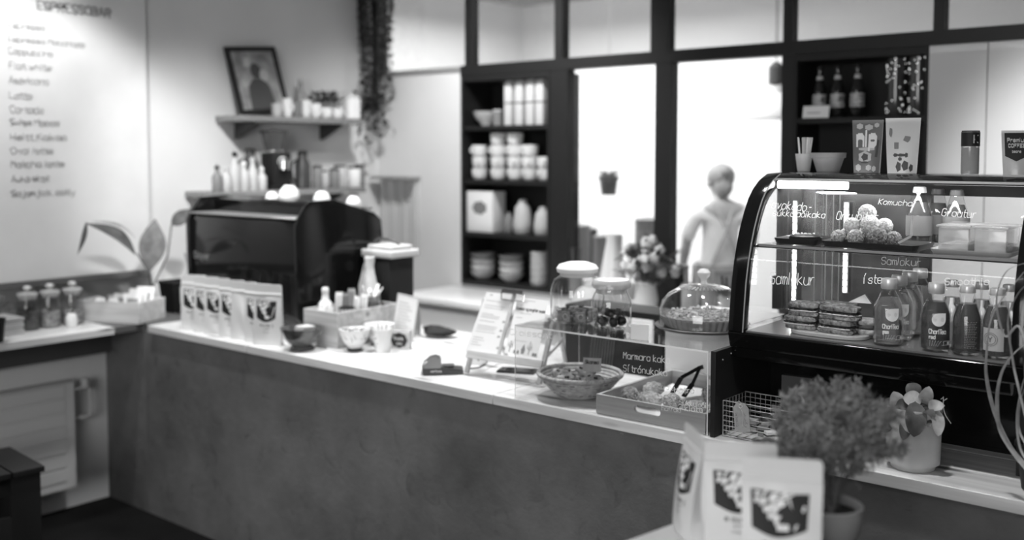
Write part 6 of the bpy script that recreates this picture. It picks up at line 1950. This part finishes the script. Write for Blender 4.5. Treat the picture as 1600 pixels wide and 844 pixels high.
# bushy plant on the shelf behind the mugs
t = thing('shelf_plant', 'low dark leafy plant in a tray behind the mugs on the upper shelf', 'plant', (XS - .155, on(512, XS - .155), SZ1 + .0006))
emit('pot', G().box(-.035, .035, -.07, .07, 0, .06), MID, t, .006)
g = G(); rnd = random.Random(31)
for k in range(120):
    c = V((rnd.uniform(-.03, .03), rnd.uniform(-.10, .10), .085 + rnd.uniform(0, .06)))
    g.leaf(c, c + V((rnd.uniform(-.04, .04), rnd.uniform(-.04, .04), rnd.uniform(-.01, .035))), .022, n=4)
emit('foliage', g, LEAF, t)
# trailing plant hanging in the corner
kx, ky = XL + .105, YB - .03
t = thing('trailing_plant', 'long dark trailing plant hanging down in the corner beside the partition', 'plant', (kx, ky - .08, 2.62))
emit('pot', G().lathe([(.05, -.0), (.055, .004), (.075, .12), (.08, .122), (.08, .135), (.07, .135), (.068, .11), (0, .11)], 32), MATB, t)
g = G()
for a in (0, 2.1, 4.2): g.tube([(.075 * math.cos(a), .075 * math.sin(a), .13), (0, 0, .45), (0, 0, ZC - 2.62 - .002)], .0025, 6)
emit('hanger', g, DARK, t)
g = G(); gl = G(); rnd = random.Random(5)
for s_ in range(26):
    a = rnd.uniform(0, 2 * PI); top = V((.07 * math.cos(a), .07 * math.sin(a), .13)); L = rnd.choice((.45, .6, .75, .95, 1.05)) * rnd.uniform(.8, 1.)
    out_ = V((math.cos(a) * .03, math.sin(a) * .03, 0))
    p = smooth([top, top + out_ + V((0, 0, -.03)), top + out_ * .7 + V((0, 0, -L * .5)), top + out_ * .1 + V((rnd.uniform(-.03, .03), rnd.uniform(-.03, .03), -L))], 8)
    g.tube(p, .0016, 5)
    for q_ in p[3:]:
        for _ in range(2):
            d = V((rnd.uniform(-1, 1), rnd.uniform(-1, 1), rnd.uniform(-1.1, .1))).normalized() * rnd.uniform(.02, .038)
            gl.leaf(q_, q_ + d, .024, n=4)
for q_ in range(150):
    d = V((rnd.gauss(0, .045), rnd.gauss(-.03, .055), rnd.gauss(-.62, .1)))
    gl.leaf(d, d + V((rnd.uniform(-.04, .04), rnd.uniform(-.04, .04), rnd.uniform(-.04, .01))), .03, n=4)
emit('stem', g, LEAF, t); emit('foliage', gl, mat('leaf_dark', .03, .5, noise=.3, scale=30), t)
# dark pipe running down the corner
g = G().tube([(XL + .035, YB - .05, 1.95), (XL + .035, YB - .05, ZC - .001)], .022, 14); struct('trim_3', g, MATB)
# pendant bulb near the corner
# lower shelf: grinder, bottles, jars
t = thing('coffee_grinder', 'dark coffee grinder with chrome hopper bands in the middle of the lower shelf', 'grinder', (XS - .09, on(428, XS - .09), SZ2 + .0006))
emit('body', G().box(-.07, .07, -.075, .075, 0, .02).box(-.04, .07, -.06, .06, .02, .2), MATB, t, .006)
emit('hopper', G().lathe([(.045, .2005), (.05, .21), (.07, .30), (.072, .305)], 32), mat('hopper_smoke', .12, .15, trans=.3), t)
emit('hopper_lid', G().lathe([(.074, .3055), (.074, .32), (.02, .325), (0, .33)], 32), DARK, t)
emit('band', G().lathe([(.052, .196), (.055, .2), (.055, .212), (.05, .216)], 32), CHROME, t)
emit('spout', G().lathe([(.03, 0), (.03, .05), (.02, .06), (0, .06)], 20, (.085, 0, .11)), CHROME, t)
emit('dial', G(Matrix.Translation((.071, 0, .15)) @ Matrix.Rotation(PI / 2, 4, 'Y')).lathe([(.03, 0), (.028, .008), (0, .01)], 24), CER, t)
for px_, dx, r_, h_, hh in ((390, -.13, .045, .2, 1), (472, -.1, .045, .19, 1)):
    t = thing('thermos_jug', ['dark thermos jug left of the coffee grinder', 'dark thermos jug right of the coffee grinder'][px_ > 400], 'jug', (XS + dx, on(px_, XS + dx), SZ2 + .0006), 0, 'thermos jugs on the lower shelf')
    emit('jug_body', G().lathe([(r_ * .9, 0), (r_, .005), (r_ * 1., h_ * .7), (r_ * .6, h_ * .9), (r_ * .62, h_)], 32), mat('jug_dark', .05, .3, coat=.3), t)
    emit('lid', G().lathe([(r_ * .64, h_ + .0005), (r_ * .6, h_ + .02), (0, h_ + .025)], 28), MATB, t)
    emit('handle', G().tube([(0, -r_ * .95, h_ * .2), (0, -r_ * 1.7, h_ * .3), (0, -r_ * 1.7, h_ * .75), (0, -r_ * .8, h_ * .85)], .007, 8), MATB, t)
for k, (px_, r_, h_, m_) in enumerate(((492, .03, .13, MID), (506, .03, .1, LIGHT), (519, .03, .11, MID), (533, .036, .13, LIGHT), (550, .038, .12, CER), (564, .03, .13, MID))):
    P = V((XS - .06 - .03 * (k % 2), on(px_, XS - .075), SZ2 + .0006))
    if P.y > YB - .15: P.y = YB - .15
    t = thing('tea_canister', ['grey canister, first to the right of the thermos jug on the lower shelf', 'pale jar second right of the thermos jug on the lower shelf', 'grey jar third right of the thermos jug on the lower shelf', 'pale dark-lidded jar fourth right of the thermos jug on the lower shelf', 'white jar fifth right of the thermos jug on the lower shelf', 'slim canister at the right end of the lower shelf'][k], 'jar', P, 0, 'jars on the lower wall shelf')
    emit('jar_wall', G().lathe([(r_ * .92, 0), (r_, .004), (r_, h_ * .85), (r_ * .9, h_ * .9)], 28), m_, t); emit('lid', G().lathe([(r_ * .95, h_ * .9), (r_ * .97, h_), (0, h_ + .003)], 28), DARK, t)
# syrup bottles and jars standing at the left, on the lower shelf
for k, (px_, r_, h_, m_, cm) in enumerate(((338, .027, .13, MID, MATB), (352, .027, .12, LIGHT, LIGHT), (366, .027, .2, LIGHT, MATB), (380, .027, .15, LIGHT, CER), (394, .026, .17, LIGHT, LIGHT), (408, .026, .12, LIGHT, CER))):
    X = XS - .035
    P = V((X, max(on(px_, X), la.y + .04), SZ2 + .0006))
    t = thing('syrup_bottle', ['grey bottle with a black cap at the left end of the lower shelf', 'pale squat bottle second from left on the lower shelf', 'white bottle with a dark pump, third from left on the lower shelf', 'white bottle fourth from left on the lower shelf', 'white bottle in front of the left thermos jug', 'short white bottle just left of the coffee grinder'][k], 'bottle', P, 0, 'bottles on the lower wall shelf')
    emit('bottle_body', G().lathe([(r_ * .92, 0), (r_, .004), (r_, h_ * .6), (r_ * .4, h_ * .8), (r_ * .4, h_ * .9)], 28), m_, t); emit('cap', G().lathe([(r_ * .48, h_ * .9), (r_ * .5, h_), (r_ * .1, h_ + .005), (0, h_ + .02)], 20), cm, t)
# pale rack on the wall right of the corner
ra, rb_ = PY(580, 275, YB - .09), PY(642, 390, YB - .09)
t = thing('paper_rack', 'pale wall rack with a darker top rail, right of the corner above the grinder bin', 'rack', ((ra.x + rb_.x) / 2, YB - .003, rb_.z))
x0, x1 = max(ra.x, XL + .04), rb_.x
emit('top_rail', W2(t).box(x0, x1, YB - .11, YB - .003, ra.z - .018, ra.z), mat('rail_grey', .3, .5), t, .002)
emit('back_panel', W2(t).box(x0 + .01, x1 - .01, YB - .016, YB - .003, rb_.z, ra.z - .019), mat('rack_pale', .6, .6), t)
for k in range(4): emit('slat', W2(t).box(x0 + .02 + (x1 - x0 - .06) * k / 3, x0 + .04 + (x1 - x0 - .06) * k / 3, YB - .03, YB - .017, rb_.z, ra.z - .02), mat('rack_pale', .6, .6), t)

# ================================================================== WALL CUPBOARDS IN THE PARTITION
def zat(px, y): return PY(px, y, YB).z


def cupboard(label, x0, x1, z0, z1, shelves, name='wall_cupboard'):
    t = thing(name, label, 'cupboard', ((x0 + x1) / 2, YB, z0))
    D = .26
    emit('side_panel', W2(t).box(x0, x0 + .018, YB - .014, YB + D, z0, z1), MATB, t)
    emit('side_panel', W2(t).box(x1 - .018, x1, YB - .014, YB + D, z0, z1), MATB, t)
    emit('top_panel', W2(t).box(x0 + .018, x1 - .018, YB - .014, YB + D, z1 - .03, z1), MATB, t)
    emit('bottom_panel', W2(t).box(x0 + .018, x1 - .018, YB - .014, YB + D, z0, z0 + .025), MATB, t)
    emit('back_panel', W2(t).box(x0 + .018, x1 - .018, YB + D - .01, YB + D, z0 + .025, z1 - .03), MATB, t)
    for z in shelves: emit('shelf', W2(t).box(x0 + .0185, x1 - .0185, YB - .008, YB + D - .0105, z - .024, z), MATB, t)
    return t


z0, z1 = .932, zb0 - .002
sh = [zat(790, 196), zat(790, 282), zat(790, 366)]
cupboard('tall black open cupboard of cups set into the partition, left of the panes', xc0 + .002, xc1 - .002, z0, z1, sh)
cz = [sh[0] + .0006, sh[1] + .0006, sh[2] + .0006, z0 + .0256]
YS = YB + .075
def cxp(px, Y=YS): return PY(px, 250, Y).x
# top row: bowl and four cartons
t = thing('bowl', 'small pale bowl on the top shelf of the black cupboard', 'bowl', (cxp(757), YS + .02, cz[0]))
emit('bowl_wall', G().lathe([(.03, 0), (.032, .01), (.07, .05), (.08, .085), (.076, .085), (.06, .05), (0, .02)], 28), LIGHT, t); emit('foot', G().lathe([(.034, 0), (.034, .006)], 24), MID, t)
for k, px_ in enumerate((803, 820, 837, 852)):
    t = thing('paper_carton', 'tall pale carton, %s of four on the top shelf of the black cupboard' % ['leftmost', 'second from left', 'third from left', 'rightmost'][k], 'carton', (cxp(px_) - .006, YS, cz[0]), 0, 'cartons on the top cupboard shelf')
    emit('carton', G().box(-.026, .026, -.05, .05, 0, .245), mat('carton_pale', .6, .6), t, .004); emit('fold', G().box(-.024, .024, -.03, .03, .2455, .252), LIGHT, t); emit('band', G().box(-.0265, .0265, -.0505, .0505, .12, .13), MID, t)
t = thing('small_tin', 'small tin at the left of the cartons on the top shelf of the black cupboard', 'tin', (cxp(785), YS - .04, cz[0]))
emit('tin', G().lathe([(.028, 0), (.028, .08)], 24), MID, t); emit('lid', G().lathe([(.029, .0802), (.029, .09), (0, .091)], 24), LIGHT, t)
# second row: stacks of cups
cup_p = None
ords = ['lowest', 'second', 'third', 'fourth']
for c_, (px_, n_) in enumerate(((749, 3), (779, 4), (805, 4), (828, 3), (852, 2))):
    for k in range(n_):
        lab = '%s white mug up in the %s stack of the black cupboard' % (ords[k], ['leftmost', 'second from left', 'middle', 'second from right', 'rightmost'][c_])
        loc = (min(max(cxp(px_), xc0 + .072), xc1 - .078), YS, cz[1] + k * .0665)
        if cup_p is None:
            cup_p = thing('stacked_mug', lab, 'mug', loc, 0, 'mugs stacked in the black cupboard')
            emit('mug_wall', G().lathe([(.034, 0), (.038, .003), (.045, .02), (.048, .063), (.0485, .0655), (.045, .0655), (.042, .02), (0, .006)], 28), CER, cup_p)
            emit('handle', G().tube([(0, -(.046 + .016 * math.sin(PI * q_ / 6)), .016 + .04 * q_ / 6) for q_ in range(7)], .0045, 6), CER, cup_p)
        else: dup(cup_p, loc, [0, .5, -.4, .9][k], lab)
# third row
t = thing('paper_box', 'large white box with a grey print on the third shelf of the black cupboard', 'box', (max(cxp(757), xc0 + .02 + .1), YS, cz[2]))
emit('box_body', G().box(-.098, .098, -.06, .06, 0, .235), WHITE, t, .004); g = G(); disc(g, lambda u, v, o_: V((u, -.0605, v)), -.0, .14, .05, .035, 14, 0, .2); emit('print', g, MID, t)
for k, (px_, h_, r_, m_) in enumerate(((795, .12, .03, MID), (817, .2, .055, LIGHT), (848, .16, .05, LIGHT))):
    t = thing('stoneware_jar', ['narrow grey jar beside the white box in the black cupboard', 'rounded pale jar in the middle of the third cupboard shelf', 'pale pointed jar at the right of the third cupboard shelf'][k], 'jar', (min(cxp(px_), xc1 - .08), YS, cz[2]), 0, 'jars in the black cupboard')
    emit('jar_wall', G().lathe([(r_ * .8, 0), (r_ * .95, .01), (r_, h_ * .3), (r_ * .8, h_ * .75), (r_ * .4, h_ * .9)], 28), m_, t); emit('lid', G().lathe([(r_ * .45, h_ * .9), (r_ * .4, h_ * .97), (0, h_)], 20), m_, t)
# bottom row: bowls
for c_, (px_, n_, r_) in enumerate(((753, 4, .075), (799, 4, .073))):
    for k in range(n_):
        t = thing('stacked_bowl', '%s bowl up in the %s pile on the lowest cupboard shelf' % (ords[k], ['left', 'right'][c_]), 'bowl', (max(cxp(px_), xc0 + .022 + r_), YS, cz[3] + .034 * k), 0, 'bowls on the lowest cupboard shelf')
        emit('bowl_wall', G().lathe([(r_ * .45, 0), (r_ * .5, .003), (r_ * .9, .03), (r_, .052), (r_ * .97, .052), (r_ * .86, .0325), (0, .006)], 28), [LIGHT, CER, LIGHT, MID][k], t)
for k in range(5):
    t = thing('paper_tub', '%s pale tub of the tall stack at the right of the lowest cupboard shelf' % ['lowest', 'second', 'middle', 'fourth', 'topmost'][k], 'tub', (min(cxp(843), xc1 - .075), YS, cz[3] + k * .038), 0, 'tubs on the lowest cupboard shelf')
    emit('tub_wall', G().lathe([(.045, 0), (.047, .003), (.05, .036), (.047, .037), (0, .0355)], 28), LIGHT, t)
# black cupboard behind the display case
z0b = zat(1340, 300)
shb = zat(1340, 183)
cupboard('black cupboard of beer bottles above the display case', xo1 + .001, xp - .002, .932, z1, [shb, zat(1340, 275)])
beer0 = None
BG = mat('beer_glass', .012, .08, coat=.5)
for k, (px_, lab) in enumerate(((1280, 'leftmost beer bottle, behind the folded white card'), (1308, 'middle beer bottle of the three in the black cupboard'), (1339, 'rightmost beer bottle of the three in the black cupboard'))):
    t = bottle('beer_bottle', lab, PY(px_, 180, YB + .05).x, YB + .05, shb + .0006, .0305, .232, BG, MATB, 'beer bottles in the black cupboard', 'beer')
    emit('label', G().lathe([(.0309, .045), (.0309, .105)], 32, cap=False), mat('beer_label', .42, .6, noise=.6, scale=50), t)
    emit('neck_label', G().lathe([(.0165, .165), (.0135, .188)], 28, cap=False), LIGHT, t)
    g = G()
    if k < 2: ribbons(g, ['ALE', 'IPA'][k], cyl_map(.0309, .55, .07), .02, .034, .004)
    else:
        for z_ in (.055, .075, .09): ribbons(g, '-----', cyl_map(.0309, .45, z_), .008, .04, .004)
    emit('lettering', g, INK, t)
t = thing('folded_card', 'white folded price card leaning in front of the beer bottles', 'card', (PY(1274, 178, YB - .005).x, YB - .005, shb + .0006), .0)
emit('card', G(Matrix.Rotation(-.2, 4, 'X')).box(-.06, .06, 0, .0012, 0, .055), PAPER, t)
emit('print', G(Matrix.Rotation(-.2, 4, 'X')).box(-.04, .02, -.0008, -.0002, .02, .026), GREYINK, t)
GLI = mat('speckled_glass', .05, .15, coat=.5)
for k, px_ in enumerate((1399, 1434)):
    X = PY(px_, 175, YB + .08).x
    t = thing('glitter_vase', ['left', 'right'][k] + ' tall dark glass vase with sparkling lights, in the black cupboard', 'vase', (X, YB + .08, shb + .0006), 0, 'sparkling vases in the black cupboard')
    emit('vase_wall', G().lathe([(.036, 0), (.038, .004), (.035, .1), (.037, .25), (.034, .25), (.032, .01)], 32), GLI, t)
    g = G(); rnd = random.Random(60 + k)
    for q_ in range(60):
        a = rnd.uniform(0, 2 * PI); z = rnd.choice((rnd.uniform(.01, .08), rnd.uniform(.1, .2), rnd.uniform(.19, .245)))
        g.blob((.038 * math.cos(a), .038 * math.sin(a), z), .0018, q_, 0, 6)
    emit('fairy_light', g, mat('fairy_glow', 1, .5, emit=1.6), t)['kind'] = 'stuff'

# ================================================================== BACK COUNTER AND PLANTS
bk_ = thing('back_counter', 'long white work counter along the partition behind the service counter', 'counter', (-2.6, 4.05, 0))
emit('cabinet', W2(bk_).box(-3.95, -.9, 3.86, YB - .02, .002, .88), mat('cabinet_white', .72, .5), bk_, .003)
emit('worktop', W2(bk_).box(-3.97, -.88, 3.83, YB - .02, .8805, .915), mat('worktop_white', .8, .35), bk_, .004)
BZ = .9156
def bp(px, Y=4.05): return PY(px, 440, Y).x
t = thing('flower_vase', 'white vase of pale flowers and dark leaves behind the glass jars', 'plant', (bp(1010, 3.93), 3.93, BZ))
emit('vase', G().lathe([(.04, 0), (.045, .004), (.055, .1), (.045, .17), (.05, .18)], 32), CER, t)
g = G(); gf = G(); gs_ = G(); rnd = random.Random(77)
for k in range(60):
    a = rnd.uniform(0, 2 * PI); R = rnd.uniform(.02, .15); z = .2 + rnd.uniform(0, .17) * (1.1 - R * 3)
    c = V((R * math.cos(a), R * math.sin(a) * .5, z))
    gs_.tube([(0, 0, .1), c * .6 + V((0, 0, .07)), c], .0016, 5)
    g.leaf(c, c + V((math.cos(a) * .07, math.sin(a) * .02, rnd.uniform(-.03, .07))), .036, n=5)
    if k % 3 == 0: gf.blob((c.x, c.y, c.z + .02), .026, k, .5, 9)
emit('stem', gs_, LEAF, t); emit('leaves', g, LEAF, t); emit('blossoms', gf, mat('petal', .55, .6), t)
t = thing('black_box', 'black box on the back counter behind the flower vase', 'box', (bp(1040, 4.16), 4.16, BZ))
emit('body', G().box(-.09, .09, -.06, .06, 0, .22), MATB, t, .006); emit('lid', G().box(-.093, .093, -.063, .063, .2205, .24), MATB, t, .004)
t = thing('white_cone', 'tall white cone-shaped jug behind the large biscuit jar', 'jug', (bp(958, 4.18), 4.18, BZ))
emit('jug', G().lathe([(.085, 0), (.088, .01), (.06, .2), (.035, .34), (.04, .37), (.036, .37), (.03, .34)], 36), CER, t); emit('handle', G().tube([(.05, 0, .28), (.1, 0, .26), (.1, 0, .14), (.075, 0, .11)], .008, 8), CER, t)
t = thing('mixing_bowl', 'rounded pale bowl upside down behind the jar lids', 'bowl', (bp(925, 3.955), 3.955, BZ))
emit('bowl_wall', G().lathe([(.12, 0), (.122, .01), (.1, .08), (.06, .125), (.03, .135), (0, .135)], 40), LIGHT, t); emit('foot', G().lathe([(.035, .13), (.035, .145), (.03, .145)], 28), LIGHT, t)
for k, (px_, r_, h_, m_) in enumerate(((900, .035, .2, MID), (1075, .05, .16, CER), (1100, .04, .14, LIGHT), (1135, .06, .12, CER))):
    if k: px_ = (0, 1078, 1108, 1140)[k]; r_ *= .85
    t = thing('utensil_pot', ['grey pot of utensils left of the mixing bowl', 'white canister right of the black box on the back counter', 'pale pot behind the glass dome', 'low white pot near the case, behind the glass dome'][k], 'pot', (bp(px_, 4.16), 4.16, BZ), 0, 'pots on the back counter')
    emit('pot_wall', G().lathe([(r_ * .9, 0), (r_, .004), (r_, h_), (r_ * .93, h_), (r_ * .9, .01), (0, .01)], 28), m_, t)
    g = G()
    for q_ in range(4): g.tube([(r_ * .3 * math.cos(q_ * 1.6), r_ * .3 * math.sin(q_ * 1.6), .012), (r_ * .75 * math.cos(q_ * 1.6), r_ * .75 * math.sin(q_ * 1.6), h_ + .09)], .005, 6)
    emit('utensil', g, [DARK, STEEL, WOODZ, DARK][k], t)
for k, px_ in enumerate((1062, 1130)):
    t = thing('frying_pan', ['dark pan left of the dome knob on the back counter', 'dark pan right of the dome knob on the back counter'][k], 'pan', (bp(px_, 3.94), 3.94, BZ), [-1.3, .2][k], 'pans on the back counter')
    emit('pan', G().lathe([(.06, 0), (.062, .002), (.075, .03), (.072, .03), (.058, .004), (0, .004)], 32), MATB, t); emit('handle', G().tube([(.07, 0, .026), (.17, 0, .04)], .008, 8), MATB, t)

# ================================================================== KITCHEN
kt = thing('kitchen_bench', 'pale kitchen bench beyond the panes', 'bench', (-3.6, 5.3, 0))
emit('bench_body', W2(kt).box(-5.2, -3.3, 5.1, 5.6, .002, .86), mat('cabinet_white', .72, .5), kt); emit('bench_top', W2(kt).box(-5.22, -3.28, 5.07, 5.62, .8605, .9), WHITE, kt, .003)
for k, (px_, Y, r_, h_, m_) in enumerate(((903, 5.25, .08, .34, MID), (922, 5.45, .05, .3, DARK), (943, 5.22, .065, .28, MID), (962, 5.45, .045, .27, DARK), (1012, 5.3, .08, .4, MID))):
    X = PY(px_, 370, Y).x
    t = thing('kitchen_tin', ['wide grey tin', 'dark tall tin', 'grey tin', 'dark narrow tin', 'grey tall tin'][k] + ' on the kitchen bench, ' + ['leftmost', 'second from left', 'middle', 'fourth from left', 'rightmost'][k], 'tin', (X, Y, .9006), 0, 'tins on the kitchen bench')
    emit('tin_wall', G().lathe([(r_, 0), (r_, h_ * .9)], 28), m_, t); emit('lid', G().lathe([(r_ * 1.02, h_ * .9), (r_ * 1.02, h_ * .96), (r_ * .2, h_), (0, h_)], 28), m_, t)
# hanging pot
P = PY(951, 305, 5.5)
t = thing('hanging_planter', 'small dark pot hanging on cords beyond the left pane', 'hanging planter', (P.x, 5.5, P.z))
emit('pot', G().lathe([(.045, 0), (.05, .004), (.062, .1), (.072, .102), (.072, .125), (.06, .125), (.055, .1), (0, .1)], 28), DARK, t)
g = G()
for a in (0, 2.1, 4.2): g.tube([(.066 * math.cos(a), .066 * math.sin(a), .12), (0.0, 0, .7), (0, 0, ZC - P.z - .003)], .003, 6)
emit('cord', g, LIGHT, t)
g = G()
for k in range(8): a = k * .8; g.leaf((.03 * math.cos(a), .03 * math.sin(a), .11), (.09 * math.cos(a), .09 * math.sin(a), .17), .03, n=5)
emit('leaves', g, LEAF, t)
# pendant lamp
P = PY(1212, 186, 5.5)
t = thing('pendant_lamp', 'pale dome pendant lamp beyond the right pane', 'lamp', (P.x, 5.5, P.z))
emit('lamp_shade', G().lathe([(.24, 0), (.235, .03), (.16, .1), (.07, .14), (.05, .15), (.045, .19), (.0, .2)], 40), mat('shade_grey', .8, .4), t)
emit('cap', G().lathe([(.045, .2), (.045, .3), (.02, .33), (0, .33)], 24), DARK, t)
emit('cord', G().tube([(0, 0, .33), (0, 0, ZC - P.z - .003)], .004, 6), DARK, t)
emit('bulb', G().blob((0, 0, .06), .035, 1, 0, 14), mat('bulb_glow', 1, .5, emit=6), t)
# kitchen tube lamp seen through the transoms
for k, (xa, xb, Y) in enumerate(((-5.9, -3.7, 6.9),)):
    t = thing('tube_lamp', 'long ceiling tube lamp in the kitchen seen through the upper panes', 'lamp', ((xa + xb) / 2, Y, ZC - .12))
    emit('housing', W2(t).box(xa, xb, Y - .05, Y + .05, ZC - .04, ZC - .001), LIGHT, t); emit('tube', W2(t).tube([(xa + .03, Y, ZC - .07), (xb - .03, Y, ZC - .07)], .022, 12), mat('tube_glow', 1, .5, emit=4), t)
# linear lamps on the customer side, reflected in glass and gloss panels
for k, (xa, xb, Y, z) in enumerate(((-3.2, -.9, .3, 2.5),)):
    t = thing('linear_pendant', 'long slim pendant lamp over the customer side', 'lamp', ((xa + xb) / 2, Y, z))
    emit('housing', W2(t).box(xa, xb, Y - .03, Y + .03, z + .012, z + .05), MATB, t); emit('diffuser', W2(t).box(xa, xb, Y - .028, Y + .028, z, z + .0115), mat('diffuser_glow', 1, .5, emit=7), t)
    for x in (xa + .2, xb - .2): emit('cord', W2(t).tube([(x, Y, z + .05), (x, Y, ZC - .001)], .002, 6), DARK, t)

# ------------------------------------------------------------------ person in the kitchen
PB = PY(1122, 600, 5.75); PX0, PY0 = PB.x, 5.75
pe = thing('person', 'person with tied-back hair, pale top and apron, seen from behind in the kitchen', 'person', (PX0, PY0, 0), math.radians(48))


def skin(name, verts, edges, radii, m, par, root=0, sub=2):
    me = bpy.data.meshes.new(name); me.from_pydata([tuple(v) for v in verts], edges, []); me.update()
    o = bpy.data.objects.new(name, me); COL.objects.link(o); o.parent = par
    me.materials.append(m)
    md = o.modifiers.new('skin', 'SKIN'); md.use_smooth_shade = True
    for i, r_ in enumerate(radii):
        rr = r_ if isinstance(r_, tuple) else (r_, r_)
        me.skin_vertices[0].data[i].radius = rr
    me.skin_vertices[0].data[root].use_root = True
    sb_ = o.modifiers.new('sub', 'SUBSURF'); sb_.levels = sub; sb_.render_levels = sub
    for p in me.polygons: p.use_smooth = True
    return o


# facing local +Y; 1.62 m tall
SK = mat('skin_tone', .42, .55)
sv = [(0, 0, .90), (0, .0, 1.0), (0, .0, 1.12), (0, -.01, 1.25), (0, -.01, 1.34), (0, .0, 1.39), (0, .01, 1.43),   # 0-6 pelvis..neck
      (-.15, -.01, 1.32), (-.205, .0, 1.2), (-.225, .02, 1.06), (-.2, .13, .97), (-.17, .24, .95),       # 7-11 left arm
      (.15, -.01, 1.32), (.205, .0, 1.2), (.225, .02, 1.06), (.2, .13, .97), (.17, .24, .95),       # 12-16 right
      (-.09, 0, .84), (-.1, .01, .5), (-.1, -.01, .1), (-.1, .0, .045), (-.1, .14, .03),
      (.09, 0, .84), (.1, .01, .5), (.1, -.01, .1), (.1, .0, .045), (.1, .14, .03),
      (0, .02, 1.47), (0, .025, 1.53), (0, .02, 1.59)]
se = [(0, 1), (1, 2), (2, 3), (3, 4), (4, 5), (5, 6), (4, 7), (7, 8), (8, 9), (9, 10), (10, 11), (4, 12), (12, 13), (13, 14), (14, 15), (15, 16), (0, 17), (17, 18), (18, 19), (19, 20), (20, 21), (0, 22), (22, 23), (23, 24), (24, 25), (25, 26), (6, 27), (27, 28), (28, 29)]
sr = [(.14, .1), (.115, .09), (.11, .085), (.125, .095), (.11, .08), (.055, .05), (.047, .047), .055, .042, .036, .03, .024, .055, .042, .036, .03, .024, .085, .052, .034, .036, .025, .085, .052, .034, .036, .025, .07, (.078, .09), (.06, .07)]
# hands: palm and five fingers each
for sgn, wr in ((-1, 11), (1, 16)):
    W_ = V(sv[wr]); b0 = len(sv)
    sv.append(tuple(W_ + V((0, .06, -.008)))); se.append((wr, b0)); sr.append((.034, .014))
    for k, (dx, L) in enumerate(((-.026, .06), (-.009, .07), (.009, .066), (.026, .052))):
        a = len(sv); sv.append(tuple(W_ + V((dx, .075 + L * .4, -.014)))); se.append((b0, a)); sr.append(.009)
        sv.append(tuple(W_ + V((dx * 1.05, .075 + L, -.034)))); se.append((a, a + 1)); sr.append(.0075)
    a = len(sv); sv.append(tuple(W_ + V((-sgn * .04, .045, -.018)))); se.append((b0, a)); sr.append(.0095)
    sv.append(tuple(W_ + V((-sgn * .05, .075, -.03)))); se.append((a, a + 1)); sr.append(.008)
skin('body', sv, se, sr, SK, pe)
g = G()
for s_ in (-1, 1): g.blob((s_ * .03, .098, 1.525), .011, 1, 0, 10)
emit('eye', g, CER, pe)
g = G().blob((0, .113, 1.495), (.012, .018, .016), 1, 0, 10); emit('nose', g, SK, pe)
g = G()
for s_ in (-1, 1): g.blob((s_ * .078, .01, 1.50), (.01, .018, .028), 2, 0, 10)
emit('ear', g, SK, pe)
g = G().blob((0, .1, 1.46), (.022, .008, .006), 1, 0, 10); emit('mouth', g, mat('lip_tone', .2, .5), pe)
g = G().blob((0, -.008, 1.545), (.088, .1, .085), 4, .08, 24).blob((0, -.10, 1.58), (.038, .035, .036), 6, .1, 16).blob((0, -.06, 1.48), (.06, .05, .07), 7, .1, 16); emit('hair', g, mat('hair_tone', .3, .6, noise=.3, scale=60), pe)
# top with short sleeves
tv = [(0, 0, .92), (0, 0, 1.0), (0, 0, 1.12), (0, -.01, 1.25), (0, -.01, 1.345), (0, 0, 1.39), (-.155, -.01, 1.325), (-.208, 0, 1.2), (-.218, .01, 1.12), (.155, -.01, 1.325), (.208, 0, 1.2), (.218, .01, 1.12)]
te = [(0, 1), (1, 2), (2, 3), (3, 4), (4, 5), (4, 6), (6, 7), (7, 8), (4, 9), (9, 10), (10, 11)]
tr_ = [(.155, .118), (.14, .108), (.13, .103), (.142, .112), (.12, .092), (.06, .058), .064, .056, .052, .064, .056, .052]
skin('top', tv, te, tr_, mat('top_pale', .85, .8), pe)
skin('trousers', [(0, 0, .93), (0, 0, .87), (-.095, 0, .8), (-.1, .01, .5), (-.1, -.01, .12), (.095, 0, .8), (.1, .01, .5), (.1, -.01, .12)], [(0, 1), (1, 2), (2, 3), (3, 4), (1, 5), (5, 6), (6, 7)], [(.155, .118), (.15, .115), .098, .068, .055, .098, .068, .055], mat('trouser_dark', .06, .8), pe)
g = G(); vs = []; fs = []
for i in range(9):
    a = -PI * .62 + PI * 1.24 * i / 8
    for z, R in ((.5, .2), (.95, .165), (1.0, .155)): vs.append((R * math.sin(a), R * math.cos(a) * .82, z))
for i in range(8):
    for k in range(2): b0 = i * 3 + k; fs.append((b0, b0 + 3, b0 + 4, b0 + 1))
g.add(vs, fs, True); emit('apron', g, mat('apron_tone', .45, .8), pe)
g = G().tube([(.16 * math.cos(k * PI / 10), .125 * math.sin(k * PI / 10), .985) for k in range(20)], .011, 6, True).tube([(-.09, -.11, 1.0), (.0, -.125, 1.22), (.07, -.06, 1.38)], .011, 6).tube([(.09, -.11, 1.0), (.0, -.125, 1.22), (-.07, -.06, 1.38)], .011, 6)
emit('apron_strap', g, mat('apron_tone', .45, .8), pe)
